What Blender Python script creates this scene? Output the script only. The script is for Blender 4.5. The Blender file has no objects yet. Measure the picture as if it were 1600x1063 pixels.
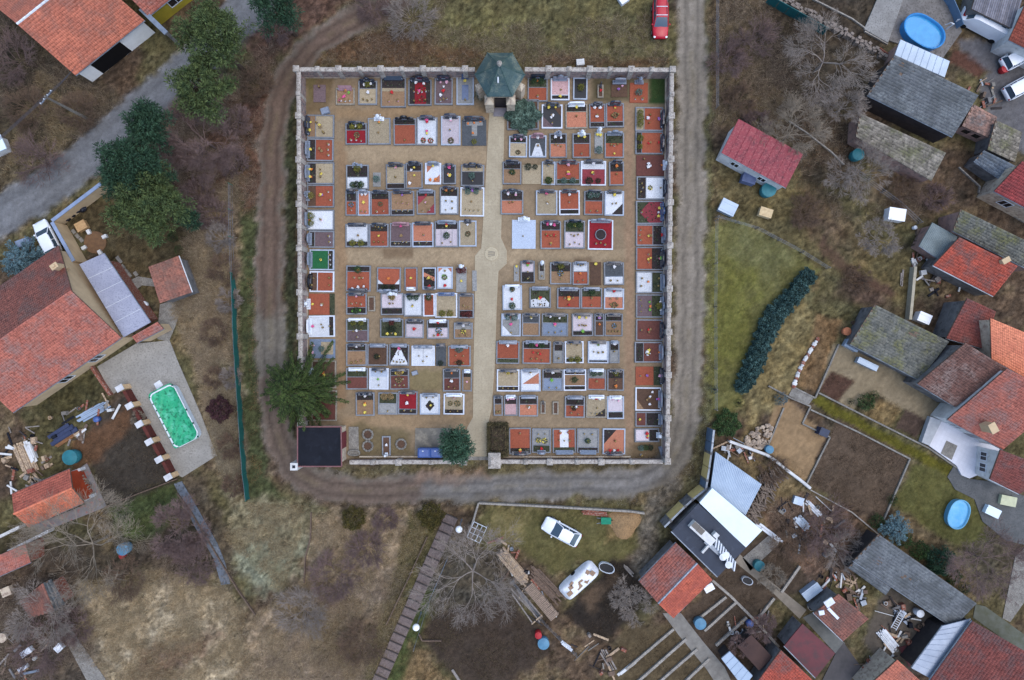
import bpy, bmesh, math, random
import numpy as np
from mathutils import Vector
sc = bpy.context.scene
C = sc.collection
# ---------------------------------------------------------------- camera, sky, sun, exposure
H = 73.5                      # camera height, looking straight down
S = 1600 / (2 * H * 0.75)     # photo pixels per metre on the ground
cam_d = bpy.data.cameras.new('camera'); cam = bpy.data.objects.new('camera', cam_d); C.objects.link(cam)
cam.location = (0, 0, H); cam.rotation_euler = (0, 0, 0)
cam_d.sensor_width = 36; cam_d.lens = 24; cam_d.clip_start = 0.5; cam_d.clip_end = 3000
sc.camera = cam
SUN_EL, SUN_AZ = math.radians(70), math.radians(100)      # azimuth clockwise from north (image top)
w = bpy.data.worlds.new('World'); sc.world = w; w.use_nodes = True
nt = w.node_tree; bg = nt.nodes['Background']
sky = nt.nodes.new('ShaderNodeTexSky'); sky.sky_type = 'NISHITA'; sky.sun_disc = False
sky.sun_elevation = SUN_EL; sky.sun_rotation = SUN_AZ; sky.dust_density = 1.5; sky.air_density = 1.0; sky.ozone_density = 1.0; sky.altitude = 200
nt.links.new(sky.outputs[0], bg.inputs[0]); bg.inputs[1].default_value = 0.15
sun_d = bpy.data.lights.new('sun', 'SUN'); sun = bpy.data.objects.new('sun', sun_d); C.objects.link(sun)
sun_d.energy = 1.0; sun_d.angle = math.radians(70); sun_d.color = (1, 0.97, 0.93)
sd = Vector((math.sin(SUN_AZ) * math.cos(SUN_EL), math.cos(SUN_AZ) * math.cos(SUN_EL), math.sin(SUN_EL)))
sun.rotation_euler = sd.to_track_quat('Z', 'Y').to_euler(); sun.location = sd * 200
sc.view_settings.view_transform = 'Standard'; sc.view_settings.look = 'None'
sc.view_settings.gamma = 1; sc.view_settings.use_curve_mapping = False
sc.view_settings.exposure = 0.98
# ---------------------------------------------------------------- helpers
rng = random.Random(7); nr = np.random.default_rng(7)
def lin(c):
    out = []
    for v in c[:3]:
        v = v / 255
        out.append(v / 12.92 if v <= 0.04045 else ((v + 0.055) / 1.055) ** 2.4)
    return tuple(out)
def g(px, py, z=0.0):
    k = (H - z) / H
    return Vector(((px - 800) / S * k, (531.5 - py) / S * k, z))
MATS = {}
def mat(name, c1, c2=None, scale=3.0, rough=0.85, bump=0.0, bscale=None, c3=None, s3=40.0, island=0.0, metal=0.0, spec=0.3, mix=(0.35, 0.65), c4=None, s4=1.0, m4=(0.5, 0.65), alpha=1.0, attr=False, detail=5, objr=0.0, grid=None):
    """procedural surface: c1/c2 mixed by noise, c3 fine speckle, c4 large blotches, island = tone change per piece"""
    if name in MATS: return MATS[name]
    m = bpy.data.materials.new(name); m.use_nodes = True; MATS[name] = m
    t = m.node_tree; N = t.nodes; L = t.links; b = N['Principled BSDF']
    b.inputs['Roughness'].default_value = rough; b.inputs['Metallic'].default_value = metal
    b.inputs['Specular IOR Level'].default_value = spec
    geo = N.new('ShaderNodeNewGeometry')
    def noise(s, d=detail):
        n = N.new('ShaderNodeTexNoise'); n.inputs['Scale'].default_value = s; n.inputs['Detail'].default_value = d
        n.inputs['Roughness'].default_value = 0.65; L.new(geo.outputs['Position'], n.inputs['Vector']); return n.outputs[0]
    def ramp(sock, a, bb):
        r = N.new('ShaderNodeMapRange'); r.inputs[1].default_value = a; r.inputs[2].default_value = bb; L.new(sock, r.inputs[0]); return r.outputs[0]
    def mixc(f, a, bcol, mode='MIX'):
        x = N.new('ShaderNodeMix'); x.data_type = 'RGBA'; x.blend_type = mode
        if isinstance(f, (int, float)): x.inputs[0].default_value = f
        else: L.new(f, x.inputs[0])
        for k, v in ((6, a), (7, bcol)):
            if isinstance(v, tuple): x.inputs[k].default_value = (*v, 1)
            else: L.new(v, x.inputs[k])
        return x.outputs[2]
    if attr:
        a = N.new('ShaderNodeAttribute'); a.attribute_name = 'Col'; cur = a.outputs['Color']
        if c2 is not None: cur = mixc(ramp(noise(scale), *mix), mixc(1.0, cur, c1, 'MULTIPLY'), mixc(1.0, cur, c2, 'MULTIPLY'))
    else:
        cur = lin(c1)
        if c2 is not None: cur = mixc(ramp(noise(scale), *mix), cur, lin(c2))
    if c4 is not None: cur = mixc(ramp(noise(s4, 6), *m4), cur, c4 if attr else lin(c4))
    if c3 is not None:
        cc = c3 if attr else lin(c3)
        if attr: cc = mixc(1.0, cur, c3, 'MULTIPLY')
        cur = mixc(ramp(noise(s3, 2), 0.5, 0.66), cur, cc)
    if island:
        mr = N.new('ShaderNodeMapRange'); mr.inputs[3].default_value = 1 - island; mr.inputs[4].default_value = 1 + island
        L.new(geo.outputs['Random Per Island'], mr.inputs[0])
        cb = N.new('ShaderNodeCombineColor')
        for k in range(3): L.new(mr.outputs[0], cb.inputs[k])
        cur = mixc(1.0, cur, cb.outputs[0], 'MULTIPLY')
    if grid:      # faint paving joints: (size, angle, joint tone)
        mp = N.new('ShaderNodeMapping'); mp.inputs['Rotation'].default_value = (0, 0, grid[1]); L.new(geo.outputs['Position'], mp.inputs['Vector'])
        bt = N.new('ShaderNodeTexBrick'); L.new(mp.outputs[0], bt.inputs['Vector']); bt.inputs['Scale'].default_value = 1; bt.inputs['Brick Width'].default_value = grid[0]; bt.inputs['Row Height'].default_value = grid[0]; bt.inputs['Mortar Size'].default_value = .018; bt.offset = 0
        bt.inputs['Color1'].default_value = (1, 1, 1, 1); bt.inputs['Color2'].default_value = (.93, .93, .93, 1); bt.inputs['Mortar'].default_value = (grid[2],) * 3 + (1,); cur = mixc(1.0, cur, bt.outputs[0], 'MULTIPLY')
    if objr:
        oi = N.new('ShaderNodeObjectInfo'); mr = N.new('ShaderNodeMapRange'); mr.inputs[3].default_value = 1 - objr; mr.inputs[4].default_value = 1 + objr
        L.new(oi.outputs['Random'], mr.inputs[0]); cb = N.new('ShaderNodeCombineColor')
        for k in range(3): L.new(mr.outputs[0], cb.inputs[k])
        cur = mixc(1.0, cur, cb.outputs[0], 'MULTIPLY')
    if isinstance(cur, tuple): b.inputs['Base Color'].default_value = (*cur, 1)
    else: L.new(cur, b.inputs['Base Color'])
    if bump:
        bp = N.new('ShaderNodeBump'); bp.inputs['Strength'].default_value = 1.0; bp.inputs['Distance'].default_value = bump
        L.new(noise(bscale or scale * 4, 4), bp.inputs['Height']); L.new(bp.outputs[0], b.inputs['Normal'])
    if alpha < 1: b.inputs['Alpha'].default_value = alpha
    return m
OFF = {}
def tag(o, label=None, cat=None, group=None, kind=None):
    if label: o['label'] = label
    if cat: o['category'] = cat
    if group: o['group'] = group
    if kind: o['kind'] = kind
    return o
def thing(name, label, cat, loc, group=None):
    o = bpy.data.objects.new(name, None); C.objects.link(o); o.location = loc; o.empty_display_size = 0.3
    OFF[o.name] = Vector(loc); return tag(o, label, cat, group)
def link(name, me, parent=None, loc=None):
    o = bpy.data.objects.new(name, me); C.objects.link(o)
    if parent is not None: o.parent = parent
    if loc is not None: o.location = loc
    OFF[o.name] = OFF[parent.name].copy() if parent is not None else Vector((0, 0, 0))
    return o
class MB:
    """collects world-space faces and links them as one mesh object"""
    def __init__(s): s.v = []; s.f = []; s.m = []; s.sm = False
    def add(s, vs, fs, mi=0):
        o = len(s.v); s.v += [tuple(p) for p in vs]
        for f in fs: s.f.append(tuple(o + i for i in f)); s.m.append(mi)
        return s
    def prism(s, poly, z0, z1, mi=0):
        """poly of (x,y) or (x,y,ztop); closed solid"""
        n = len(poly); lo = [(p[0], p[1], z0) for p in poly]; hi = [(p[0], p[1], p[2] if len(p) > 2 and z1 is None else z1) for p in poly]
        a = sum(poly[i][0] * poly[(i + 1) % n][1] - poly[(i + 1) % n][0] * poly[i][1] for i in range(n))
        fs = [tuple(range(n, 2 * n)), tuple(reversed(range(n)))] + [(i, (i + 1) % n, n + (i + 1) % n, n + i) for i in range(n)]
        if a < 0: fs = [tuple(reversed(f)) for f in fs]
        return s.add(lo + hi, fs, mi)
    def box(s, c, d, rz=0.0, mi=0, top=1.0):
        """box with base centre c, size d, top face scaled"""
        cs, sn = math.cos(rz), math.sin(rz); vs = []
        for z, k in ((0, 1), (d[2], top)):
            for sx, sy in ((-1, -1), (1, -1), (1, 1), (-1, 1)):
                x, y = sx * d[0] / 2 * k, sy * d[1] / 2 * k
                vs.append((c[0] + x * cs - y * sn, c[1] + x * sn + y * cs, c[2] + z))
        return s.add(vs, [(4, 5, 6, 7), (3, 2, 1, 0), (0, 1, 5, 4), (1, 2, 6, 5), (2, 3, 7, 6), (3, 0, 4, 7)], mi)
    def beam(s, a, b, wd, ht, mi=0, z=None):
        """bar from a to b, lying, width wd, height ht (base at a.z / b.z)"""
        a = Vector(a); b = Vector(b); d = (b - a); d2 = Vector((-d.y, d.x, 0)); d2.normalize(); q = d2 * wd / 2; u = Vector((0, 0, ht))
        return s.add([a - q, b - q, b + q, a + q, a - q + u, b - q + u, b + q + u, a + q + u], [(4, 5, 6, 7), (3, 2, 1, 0), (0, 1, 5, 4), (1, 2, 6, 5), (2, 3, 7, 6), (3, 0, 4, 7)], mi)
    def tube(s, pts, rads, n=5, mi=0, cap=True):
        pts = [Vector(p) for p in pts]; base = len(s.v); rings = []
        for i, p in enumerate(pts):
            d = (pts[min(i + 1, len(pts) - 1)] - pts[max(i - 1, 0)])
            if d.length < 1e-6: d = Vector((0, 0, 1))
            d.normalize(); a = d.cross(Vector((0.3, 0.9, 0.2)) if abs(d.z) > .9 else Vector((0, 0, 1))); a.normalize(); b = d.cross(a)
            r = rads[i] if hasattr(rads, '__len__') else rads
            for k in range(n):
                t = 2 * math.pi * k / n; s.v.append(tuple(p + a * (r * math.cos(t)) + b * (r * math.sin(t))))
        for i in range(len(pts) - 1):
            for k in range(n):
                k2 = (k + 1) % n; s.f.append((base + i * n + k, base + i * n + k2, base + (i + 1) * n + k2, base + (i + 1) * n + k)); s.m.append(mi)
        if cap:
            s.f.append(tuple(base + k for k in reversed(range(n)))); s.m.append(mi)
            s.f.append(tuple(base + (len(pts) - 1) * n + k for k in range(n))); s.m.append(mi)
        return s
    def lathe(s, c, prof, n=12, mi=0):
        """prof: list of (radius, z); closed at both ends by caps"""
        base = len(s.v)
        for r, z in prof:
            for k in range(n):
                t = 2 * math.pi * k / n; s.v.append((c[0] + r * math.cos(t), c[1] + r * math.sin(t), c[2] + z))
        for i in range(len(prof) - 1):
            for k in range(n):
                k2 = (k + 1) % n; s.f.append((base + i * n + k, base + i * n + k2, base + (i + 1) * n + k2, base + (i + 1) * n + k)); s.m.append(mi)
        s.f.append(tuple(base + k for k in reversed(range(n)))); s.m.append(mi)
        s.f.append(tuple(base + (len(prof) - 1) * n + k for k in range(n))); s.m.append(mi)
        return s
    def blob(s, c, r, rz=None, mi=0, sub=1, jit=0.0, rg=rng):
        bm = bmesh.new(); bmesh.ops.create_icosphere(bm, subdivisions=sub, radius=1)
        rz = r if rz is None else rz; vs = []
        for v in bm.verts:
            k = 1 + rg.uniform(-jit, jit); vs.append((c[0] + v.co.x * r * k, c[1] + v.co.y * r * k, c[2] + v.co.z * rz * k))
        s.add(vs, [tuple(v.index for v in f.verts) for f in bm.faces], mi); bm.free(); return s
    def mesh(s, name, mats, off=(0, 0, 0), smooth=False):
        me = bpy.data.meshes.new(name); ox, oy, oz = off
        me.from_pydata([(x - ox, y - oy, z - oz) for x, y, z in s.v], [], s.f)
        for m in (mats if isinstance(mats, (list, tuple)) else [mats]): me.materials.append(m)
        if len(set(s.m)) > 1: me.polygons.foreach_set('material_index', s.m)
        if smooth or s.sm: me.polygons.foreach_set('use_smooth', [True] * len(s.f))
        me.update(); return me
    def build(s, name, mats, parent=None, smooth=False, kind=None):
        off = OFF[parent.name] if parent is not None else (0, 0, 0)
        o = link(name, s.mesh(name, mats, off, smooth), parent)
        if kind: o['kind'] = kind
        return o
    def top(s, name, mats, label, cat, group=None, loc=None, smooth=False, kind=None):
        """a top-level thing that is one mesh; origin at its base"""
        if loc is None:
            a = np.array(s.v); loc = (float(a[:, 0].mean()), float(a[:, 1].mean()), float(a[:, 2].min()))
        o = link(name, s.mesh(name, mats, loc, smooth), None, loc); OFF[o.name] = Vector(loc)
        return tag(o, label, cat, group, kind)
def np_mesh(name, V, F, mats, col=None, smooth=False, fmat=None):
    me = bpy.data.meshes.new(name); V = np.asarray(V, dtype=np.float32); F = np.asarray(F, dtype=np.int32); n, k = F.shape
    me.vertices.add(len(V)); me.vertices.foreach_set('co', V.ravel())
    me.loops.add(n * k); me.loops.foreach_set('vertex_index', F.ravel())
    me.polygons.add(n); me.polygons.foreach_set('loop_start', np.arange(n, dtype=np.int32) * k)
    me.polygons.foreach_set('loop_total', np.full(n, k, dtype=np.int32))
    if smooth: me.polygons.foreach_set('use_smooth', np.ones(n, dtype=bool))
    for m in (mats if isinstance(mats, (list, tuple)) else [mats]): me.materials.append(m)
    if fmat is not None: me.polygons.foreach_set('material_index', np.asarray(fmat, dtype=np.int32))
    me.update(calc_edges=True); me.validate()
    if col is not None:
        a = me.color_attributes.new('Col', 'FLOAT_COLOR', 'POINT')
        c4 = np.ones((len(V), 4), dtype=np.float32); c4[:, :3] = col; a.data.foreach_set('color', c4.ravel())
    return me
# value noise in numpy
_lat = nr.random((256, 256)).astype(np.float32)
def vnoise(x, y, s):
    x = np.asarray(x) / s; y = np.asarray(y) / s; xi = np.floor(x).astype(int); yi = np.floor(y).astype(int); fx = x - xi; fy = y - yi
    fx = fx * fx * (3 - 2 * fx); fy = fy * fy * (3 - 2 * fy)
    a = _lat[xi & 255, yi & 255]; b = _lat[(xi + 1) & 255, yi & 255]; c = _lat[xi & 255, (yi + 1) & 255]; d = _lat[(xi + 1) & 255, (yi + 1) & 255]
    return (a * (1 - fx) + b * fx) * (1 - fy) + (c * (1 - fx) + d * fx) * fy
def fbm(x, y, s, o=4):
    t = 0; a = 1; n = 0
    for i in range(o): t = t + a * vnoise(x + 37 * i, y + 91 * i, s / 2 ** i); n += a; a *= 0.55
    return t / n
def smooth(e0, e1, x):
    t = np.clip((x - e0) / (e1 - e0), 0, 1); return t * t * (3 - 2 * t)
def seg_d(px, py, pts, closed=False):
    """distance in photo pixels to a polyline, with signed lateral offset"""
    best = np.full(px.shape, 1e9, np.float32); lat = np.zeros(px.shape, np.float32)
    P = list(pts) + ([pts[0]] if closed else [])
    for (x0, y0), (x1, y1) in zip(P[:-1], P[1:]):
        dx, dy = x1 - x0, y1 - y0; l2 = dx * dx + dy * dy + 1e-9
        t = np.clip(((px - x0) * dx + (py - y0) * dy) / l2, 0, 1); ex = px - x0 - t * dx; ey = py - y0 - t * dy
        d = np.sqrt(ex * ex + ey * ey); m = d < best; best = np.where(m, d, best)
        lat = np.where(m, np.sign(ex * -dy + ey * dx) * d, lat)
    return best, lat
def poly_sd(px, py, poly):
    """signed distance, positive inside"""
    ins = np.zeros(px.shape, bool); n = len(poly)
    for i in range(n):
        x0, y0 = poly[i]; x1, y1 = poly[(i + 1) % n]
        c = ((y0 > py) != (y1 > py)) & (px < (x1 - x0) * (py - y0) / (y1 - y0 + 1e-9) + x0); ins ^= c
    d, _ = seg_d(px, py, poly, True); return np.where(ins, d, -d)
def inpoly(x, y, poly):
    ins = False; n = len(poly)
    for i in range(n):
        x0, y0 = poly[i]; x1, y1 = poly[(i + 1) % n]
        if (y0 > y) != (y1 > y) and x < (x1 - x0) * (y - y0) / (y1 - y0) + x0: ins = not ins
    return ins
# ---------------------------------------------------------------- ground: one continuous sheet, cut into named pieces
def axis(a, b, st, far):
    core = np.arange(a, b + 1e-6, st); out = [core[-1]]
    d = st
    while out[-1] < far: d *= 1.6; out.append(out[-1] + d)
    lo = [core[0]]; d = st
    while lo[-1] > -far: d *= 1.6; lo.append(lo[-1] - d)
    return np.concatenate([np.array(lo[:0:-1]), core, np.array(out[1:])])
GX = axis(-68, 68, 0.27, 900); GY = axis(-50, 50, 0.27, 900)
XX, YY = np.meshgrid(GX, GY, indexing='ij')
def L3(c): return np.array(lin(c), np.float32)
LOOP = [(1082, -140), (1081, 120), (1080, 330), (1076, 560), (1072, 640), (1060, 700), (1030, 742), (985, 757), (880, 757), (760, 762), (640, 765), (545, 767), (490, 757), (452, 727), (434, 680), (424, 600), (421, 480), (421, 330), (424, 220), (434, 160), (452, 115), (490, 70), (545, 35), (620, 0), (700, -60)]
ROADNW = [(-200, 430), (-60, 375), (0, 338), (60, 302), (150, 236), (230, 165), (310, 95), (395, 5), (470, -80)]
SPUR = [(1048, 760), (1020, 800), (1010, 850), (995, 890)]
FIELDS = []   # (label, kind, geometry, colour, softness px, opacity)
def F(label, kind, geo, col, soft=4, op=1.0, warp=3.0): FIELDS.append((label, kind, geo, col, soft, op, warp))
# broad cover (no label: stays part of 'ground')
F(None, 'p', [(440, -80), (1050, -80), (1050, 105), (470, 105), (480, 60)], (92, 86, 58), 14, .9, 8)
F(None, 'p', [(520, 40), (700, 50), (780, 80), (740, 104), (500, 102), (470, 95)], (84, 58, 46), 16, .75, 14)
F(None, 'p', [(850, 80), (960, 92), (1040, 96), (1040, 105), (840, 105)], (84, 62, 48), 8, .8, 8)
F(None, 'p', [(640, 30), (760, 10), (820, 30), (800, 75), (690, 70)], (98, 92, 60), 20, .7, 14)
F(None, 'p', [(400, -60), (520, -60), (560, 0), (470, 60), (400, 120), (385, 60)], (84, 62, 54), 14, .9, 8)
F(None, 'p', [(380, 180), (415, 180), (415, 740), (440, 780), (390, 790), (372, 600), (372, 300)], (64, 68, 44), 6, .97, 4)
F(None, 'p', [(375, 170), (420, 100), (425, 200), (405, 330), (380, 330)], (88, 64, 54), 14, .9, 8)
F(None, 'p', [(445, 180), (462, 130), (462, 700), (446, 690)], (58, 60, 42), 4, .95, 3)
F(None, 'p', [(470, 730), (1060, 722), (1052, 738), (980, 742), (560, 745), (490, 745)], (88, 80, 58), 5, .8, 4)
F(None, 'p', [(-80, -80), (40, -80), (170, 140), (240, 190), (130, 260), (0, 330), (-80, 360)], (78, 68, 54), 20, .9, 14)
F(None, 'p', [(60, 110), (150, 150), (170, 190), (90, 250), (30, 280), (0, 200)], (86, 76, 58), 20, .8, 16)
F(None, 'p', [(-80, -80), (30, -80), (30, 60), (120, 130), (60, 190), (-80, 250)], (58, 52, 44), 20, .75, 16)
F(None, 'p', [(300, 330), (365, 290), (370, 560), (384, 780), (340, 740), (300, 560), (265, 480)], (124, 108, 86), 10, .95, 8)
F(None, 'p', [(255, 150), (380, 120), (372, 290), (340, 330), (250, 330)], (92, 72, 62), 14, .9, 10)
F(None, 'p', [(90, 330), (200, 300), (300, 330), (310, 450), (270, 480), (215, 440), (150, 400)], (74, 64, 46), 10, .95, 8)
F(None, 'p', [(340, 560), (375, 560), (384, 780), (360, 780), (330, 700)], (104, 98, 80), 8, .8, 10)
F(None, 'p', [(370, 785), (485, 790), (488, 870), (440, 930), (375, 900), (350, 840)], (122, 114, 92), 14, .85, 10)
F(None, 'p', [(395, 850), (480, 840), (470, 910), (400, 925), (370, 880)], (110, 114, 96), 20, .6, 16)
F(None, 'p', [(490, 800), (690, 798), (650, 900), (600, 1063), (560, 1100), (340, 1100), (400, 960), (480, 900)], (136, 119, 99), 10, .95, 8)
F(None, 'p', [(520, 870), (600, 890), (620, 960), (560, 1000), (470, 985), (430, 940)], (106, 92, 78), 18, .8, 16)
F(None, 'p', [(500, 985), (590, 960), (600, 1010), (560, 1063), (500, 1040)], (80, 68, 54), 16, .7, 16)
F(None, 'p', [(120, 910), (250, 890), (350, 920), (385, 960), (370, 1063), (360, 1120), (150, 1120), (130, 1000)], (142, 127, 104), 14, .95, 10)
F(None, 'p', [(230, 1010), (340, 990), (330, 1020), (250, 1063), (200, 1063)], (92, 72, 60), 14, .8, 12)
F(None, 'p', [(-80, 880), (100, 900), (140, 1000), (180, 1120), (-80, 1120)], (72, 62, 54), 14, .9, 10)
F(None, 'p', [(640, 800), (690, 810), (600, 1063), (570, 1063)], (78, 72, 44), 5, .9, 4)
F(None, 'p', [(690, 850), (680, 930), (640, 1040), (620, 1110), (590, 1110), (640, 950)], (62, 70, 40), 6, .9, 5)
F(None, 'p', [(645, 1000), (700, 1063), (720, 1100), (620, 1100)], (112, 92, 68), 8, .8, 8)
F(None, 'p', [(690, 840), (790, 850), (830, 930), (760, 980), (680, 970), (670, 900)], (78, 70, 60), 12, .9, 8)
F(None, 'p', [(1100, -80), (1112, -80), (1112, 660), (1102, 660)], (84, 82, 56), 4, .85, 3)
F(None, 'p', [(1108, -80), (1230, -80), (1280, 60), (1240, 180), (1130, 200), (1108, 120)], (84, 72, 56), 14, .9, 10)
F(None, 'p', [(1200, -80), (1400, -80), (1380, 80), (1350, 150), (1240, 190), (1190, 70)], (62, 54, 46), 14, .9, 10)
F(None, 'p', [(1230, 170), (1340, 180), (1350, 300), (1240, 300)], (66, 56, 46), 14, .85, 12)
F(None, 'p', [(1110, 230), (1250, 280), (1300, 330), (1440, 400), (1420, 480), (1300, 430), (1120, 330)], (94, 84, 58), 14, .9, 10)
F(None, 'p', [(1250, 290), (1330, 330), (1320, 400), (1250, 360)], (84, 68, 56), 16, .8, 14)
F(None, 'p', [(1300, 340), (1350, 340), (1360, 400), (1310, 410)], (112, 96, 70), 16, .7, 14)
F(None, 'p', [(1335, 420), (1400, 450), (1370, 480), (1340, 470)], (86, 68, 58), 8, .7, 8)
F(None, 'p', [(1370, 260), (1470, 280), (1490, 330), (1430, 350), (1360, 300)], (92, 76, 60), 14, .8, 10)
F(None, 'p', [(1110, 770), (1180, 700), (1260, 760), (1300, 810), (1200, 830)], (110, 94, 68), 12, .85, 8)
F(None, 'p', [(1190, 800), (1260, 770), (1360, 830), (1340, 890), (1260, 900), (1200, 850)], (102, 82, 70), 12, .9, 12)
F(None, 'p', [(1380, 760), (1480, 730), (1600, 840), (1600, 960), (1540, 980), (1400, 830)], (84, 76, 54), 10, .9, 8)
F(None, 'p', [(1500, 830), (1600, 850), (1600, 930), (1520, 930)], (74, 66, 54), 14, .8, 10)
F(None, 'p', [(1400, 790), (1480, 850), (1530, 930), (1510, 950), (1390, 850)], (106, 88, 66), 8, .7, 6)
F(None, 'p', [(180, 770), (280, 745), (290, 790), (240, 850), (200, 850), (170, 800)], (62, 72, 42), 10, .9, 6)
F(None, 'p', [(60, 850), (230, 850), (340, 800), (360, 900), (250, 900), (120, 910), (40, 900)], (66, 58, 50), 14, .85, 10)
F(None, 'p', [(60, 620), (150, 580), (180, 620), (100, 680), (60, 680)], (66, 62, 42), 8, .9, 6)
# named pieces
F('cemetery_ground', 'p', [(470, 112), (1046, 112), (1042, 716), (474, 718)], (130, 112, 90), 2, 1.0, 1)
F(None, 'p', [(528, 228), (762, 228), (762, 256), (528, 254)], (146, 127, 102), 5, .9, 3)
F(None, 'p', [(528, 388), (800, 390), (990, 392), (990, 408), (760, 414), (528, 414)], (146, 127, 102), 5, .9, 3)
F(None, 'p', [(520, 168), (760, 166), (760, 182), (528, 184)], (136, 112, 84), 6, .9, 3)
F(None, 'p', [(976, 160), (990, 160), (990, 700), (976, 700)], (136, 110, 88), 4, .8, 2)
F(None, 'p', [(524, 220), (540, 220), (540, 640), (526, 640)], (132, 106, 80), 4, .8, 2)
F(None, 'p', [(532, 650), (765, 650), (765, 668), (540, 672)], (138, 115, 88), 6, .9, 3)
F(None, 'p', [(478, 120), (520, 120), (512, 176), (482, 178)], (104, 86, 62), 5, .9, 4)
F(None, 'p', [(478, 118), (500, 118), (488, 150), (478, 170)], (100, 90, 58), 5, .8, 4)
F(None, 'p', [(552, 664), (640, 674), (646, 714), (552, 716)], (98, 86, 62), 6, .9, 4)
F(None, 'p', [(985, 695), (1040, 690), (1040, 716), (985, 716)], (98, 82, 62), 5, .9, 3)
F(None, 'p', [(925, 122), (985, 122), (985, 160), (925, 160)], (82, 74, 54), 5, .9, 3)
F(None, 'p', [(1014, 122), (1043, 122), (1043, 162), (1014, 162)], (40, 66, 32), 3, .95, 2)
F(None, 'p', [(596, 388), (646, 388), (646, 403), (600, 403)], (108, 88, 68), 2, .8, 1)
F(None, 'p', [(895, 402), (926, 402), (926, 412), (895, 412)], (102, 84, 66), 2, .8, 1)
F(None, 'p', [(640, 578), (692, 576), (692, 612), (642, 612)], (112, 100, 70), 6, .8, 4)
F('dirt_road', 'l', (LOOP, 22), (106, 99, 90), 4, .97, 6)
F(None, 'l', ([(1080, -140), (1080, 330), (1077, 560), (1072, 640)], 21), (126, 117, 106), 5, .9, 3)
F(None, 'l', ([(1030, 742), (985, 757), (880, 757), (760, 762), (640, 765)], 15), (112, 108, 105), 8, .85, 5)
F(None, 'l', ([(640, 768), (545, 770), (490, 760), (452, 730), (434, 680), (424, 600)], 20), (96, 80, 70), 9, .8, 5)
F(None, 'l', ([(421, 480), (421, 330), (424, 220), (434, 160), (452, 115), (490, 70), (545, 35), (620, 0)], 18), (96, 77, 66), 9, .85, 5)
F(None, 'p', [(660, 735), (760, 728), (765, 745), (640, 760)], (122, 98, 82), 8, .6, 5)
F('asphalt_road', 'l', (ROADNW, 31), (102, 102, 104), 7, .97, 4)
F(None, 'l', (ROADNW, 14), (112, 112, 114), 8, .7, 4)
F(None, 'l', (SPUR, 16), (98, 90, 80), 8, .9, 4)
F('lawn', 'p', [(1112, 352), (1150, 345), (1240, 395), (1278, 420), (1215, 500), (1170, 600), (1140, 660), (1112, 650), (1106, 480)], (104, 99, 62), 8, .97, 5)
F(None, 'p', [(1120, 400), (1180, 420), (1170, 560), (1125, 600), (1112, 500)], (94, 92, 42), 22, .6, 16)
F(None, 'p', [(1150, 350), (1240, 400), (1210, 440), (1140, 390)], (98, 96, 70), 18, .6, 12)
F('lawn', 'p', [(1265, 625), (1282, 618), (1390, 680), (1500, 735), (1480, 745), (1420, 712), (1300, 650)], (88, 82, 34), 2, 1, 1.5)
F('lawn', 'p', [(1396, 790), (1422, 730), (1450, 728), (1500, 755), (1540, 800), (1540, 850), (1480, 850)], (88, 84, 50), 6, .95, 4)
F('lawn', 'p', [(760, 795), (985, 800), (1000, 860), (950, 895), (900, 880), (860, 900), (800, 850), (770, 860), (735, 840)], (92, 85, 56), 8, .95, 5)
F(None, 'p', [(770, 790), (830, 800), (810, 850), (770, 850)], (122, 108, 76), 12, .7, 8)
F(None, 'p', [(945, 805), (990, 800), (996, 835), (950, 840)], (128, 104, 74), 6, .8, 5)
F('garden_soil', 'p', [(880, 960), (960, 870), (985, 880), (1010, 930), (985, 970), (940, 1000), (925, 990)], (44, 38, 34), 5, .97, 4)
F(None, 'p', [(905, 935), (950, 895), (965, 905), (920, 960)], (98, 80, 64), 8, .7, 5)
F('garden_soil', 'p', [(680, 960), (790, 935), (850, 985), (865, 1020), (800, 1063), (760, 1100), (680, 1030), (655, 990)], (62, 52, 45), 6, .97, 4)
F('garden_soil', 'p', [(165, 640), (205, 620), (278, 745), (240, 770), (165, 790), (150, 740), (120, 690)], (62, 56, 50), 5, .97, 4)
F(None, 'p', [(110, 690), (190, 640), (200, 670), (150, 720), (115, 740)], (98, 70, 50), 8, .8, 6)
F('garden_soil', 'p', [(1310, 652), (1421, 716), (1378, 815), (1262, 755)], (84, 70, 58), 2, 1, 1.5)
F('gravel_yard', 'p', [(1214, 600), (1235, 625), (1290, 682), (1258, 752), (1194, 706)], (132, 108, 80), 2, 1, 1)
F('gravel_yard', 'p', [(1304, 540), (1330, 538), (1440, 600), (1480, 640), (1470, 668), (1440, 655), (1360, 612), (1335, 640), (1310, 628), (1280, 606)], (126, 112, 90), 3, 1, 2)
F('garden_soil', 'p', [(1300, 580), (1336, 596), (1308, 630), (1279, 612)], (82, 60, 50), 2, 1, 1.5)
F('garden_soil', 'p', [(1416, 638), (1447, 656), (1432, 686), (1400, 670)], (76, 62, 54), 2, 1, 1)
F(None, 'p', [(1375, 625), (1410, 640), (1396, 668), (1350, 650)], (112, 92, 62), 4, .9, 2)
F(None, 'p', [(1278, 490), (1318, 500), (1278, 615), (1240, 600)], (104, 82, 58), 4, .95, 3)
F(None, 'p', [(1240, 470), (1278, 490), (1240, 600), (1195, 650), (1165, 700), (1170, 620), (1200, 540)], (116, 102, 70), 8, .9, 5)
F('garden_soil', 'p', [(1130, 880), (1200, 830), (1260, 900), (1240, 930), (1180, 960), (1270, 1040), (1230, 1063), (1120, 1063), (1060, 970), (1110, 920)], (74, 62, 52), 6, .97, 4)
F('garden_soil', 'p', [(975, 985), (1050, 968), (1130, 1070), (1130, 1110), (940, 1110), (960, 1020)], (84, 72, 54), 6, .97, 4)
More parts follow.
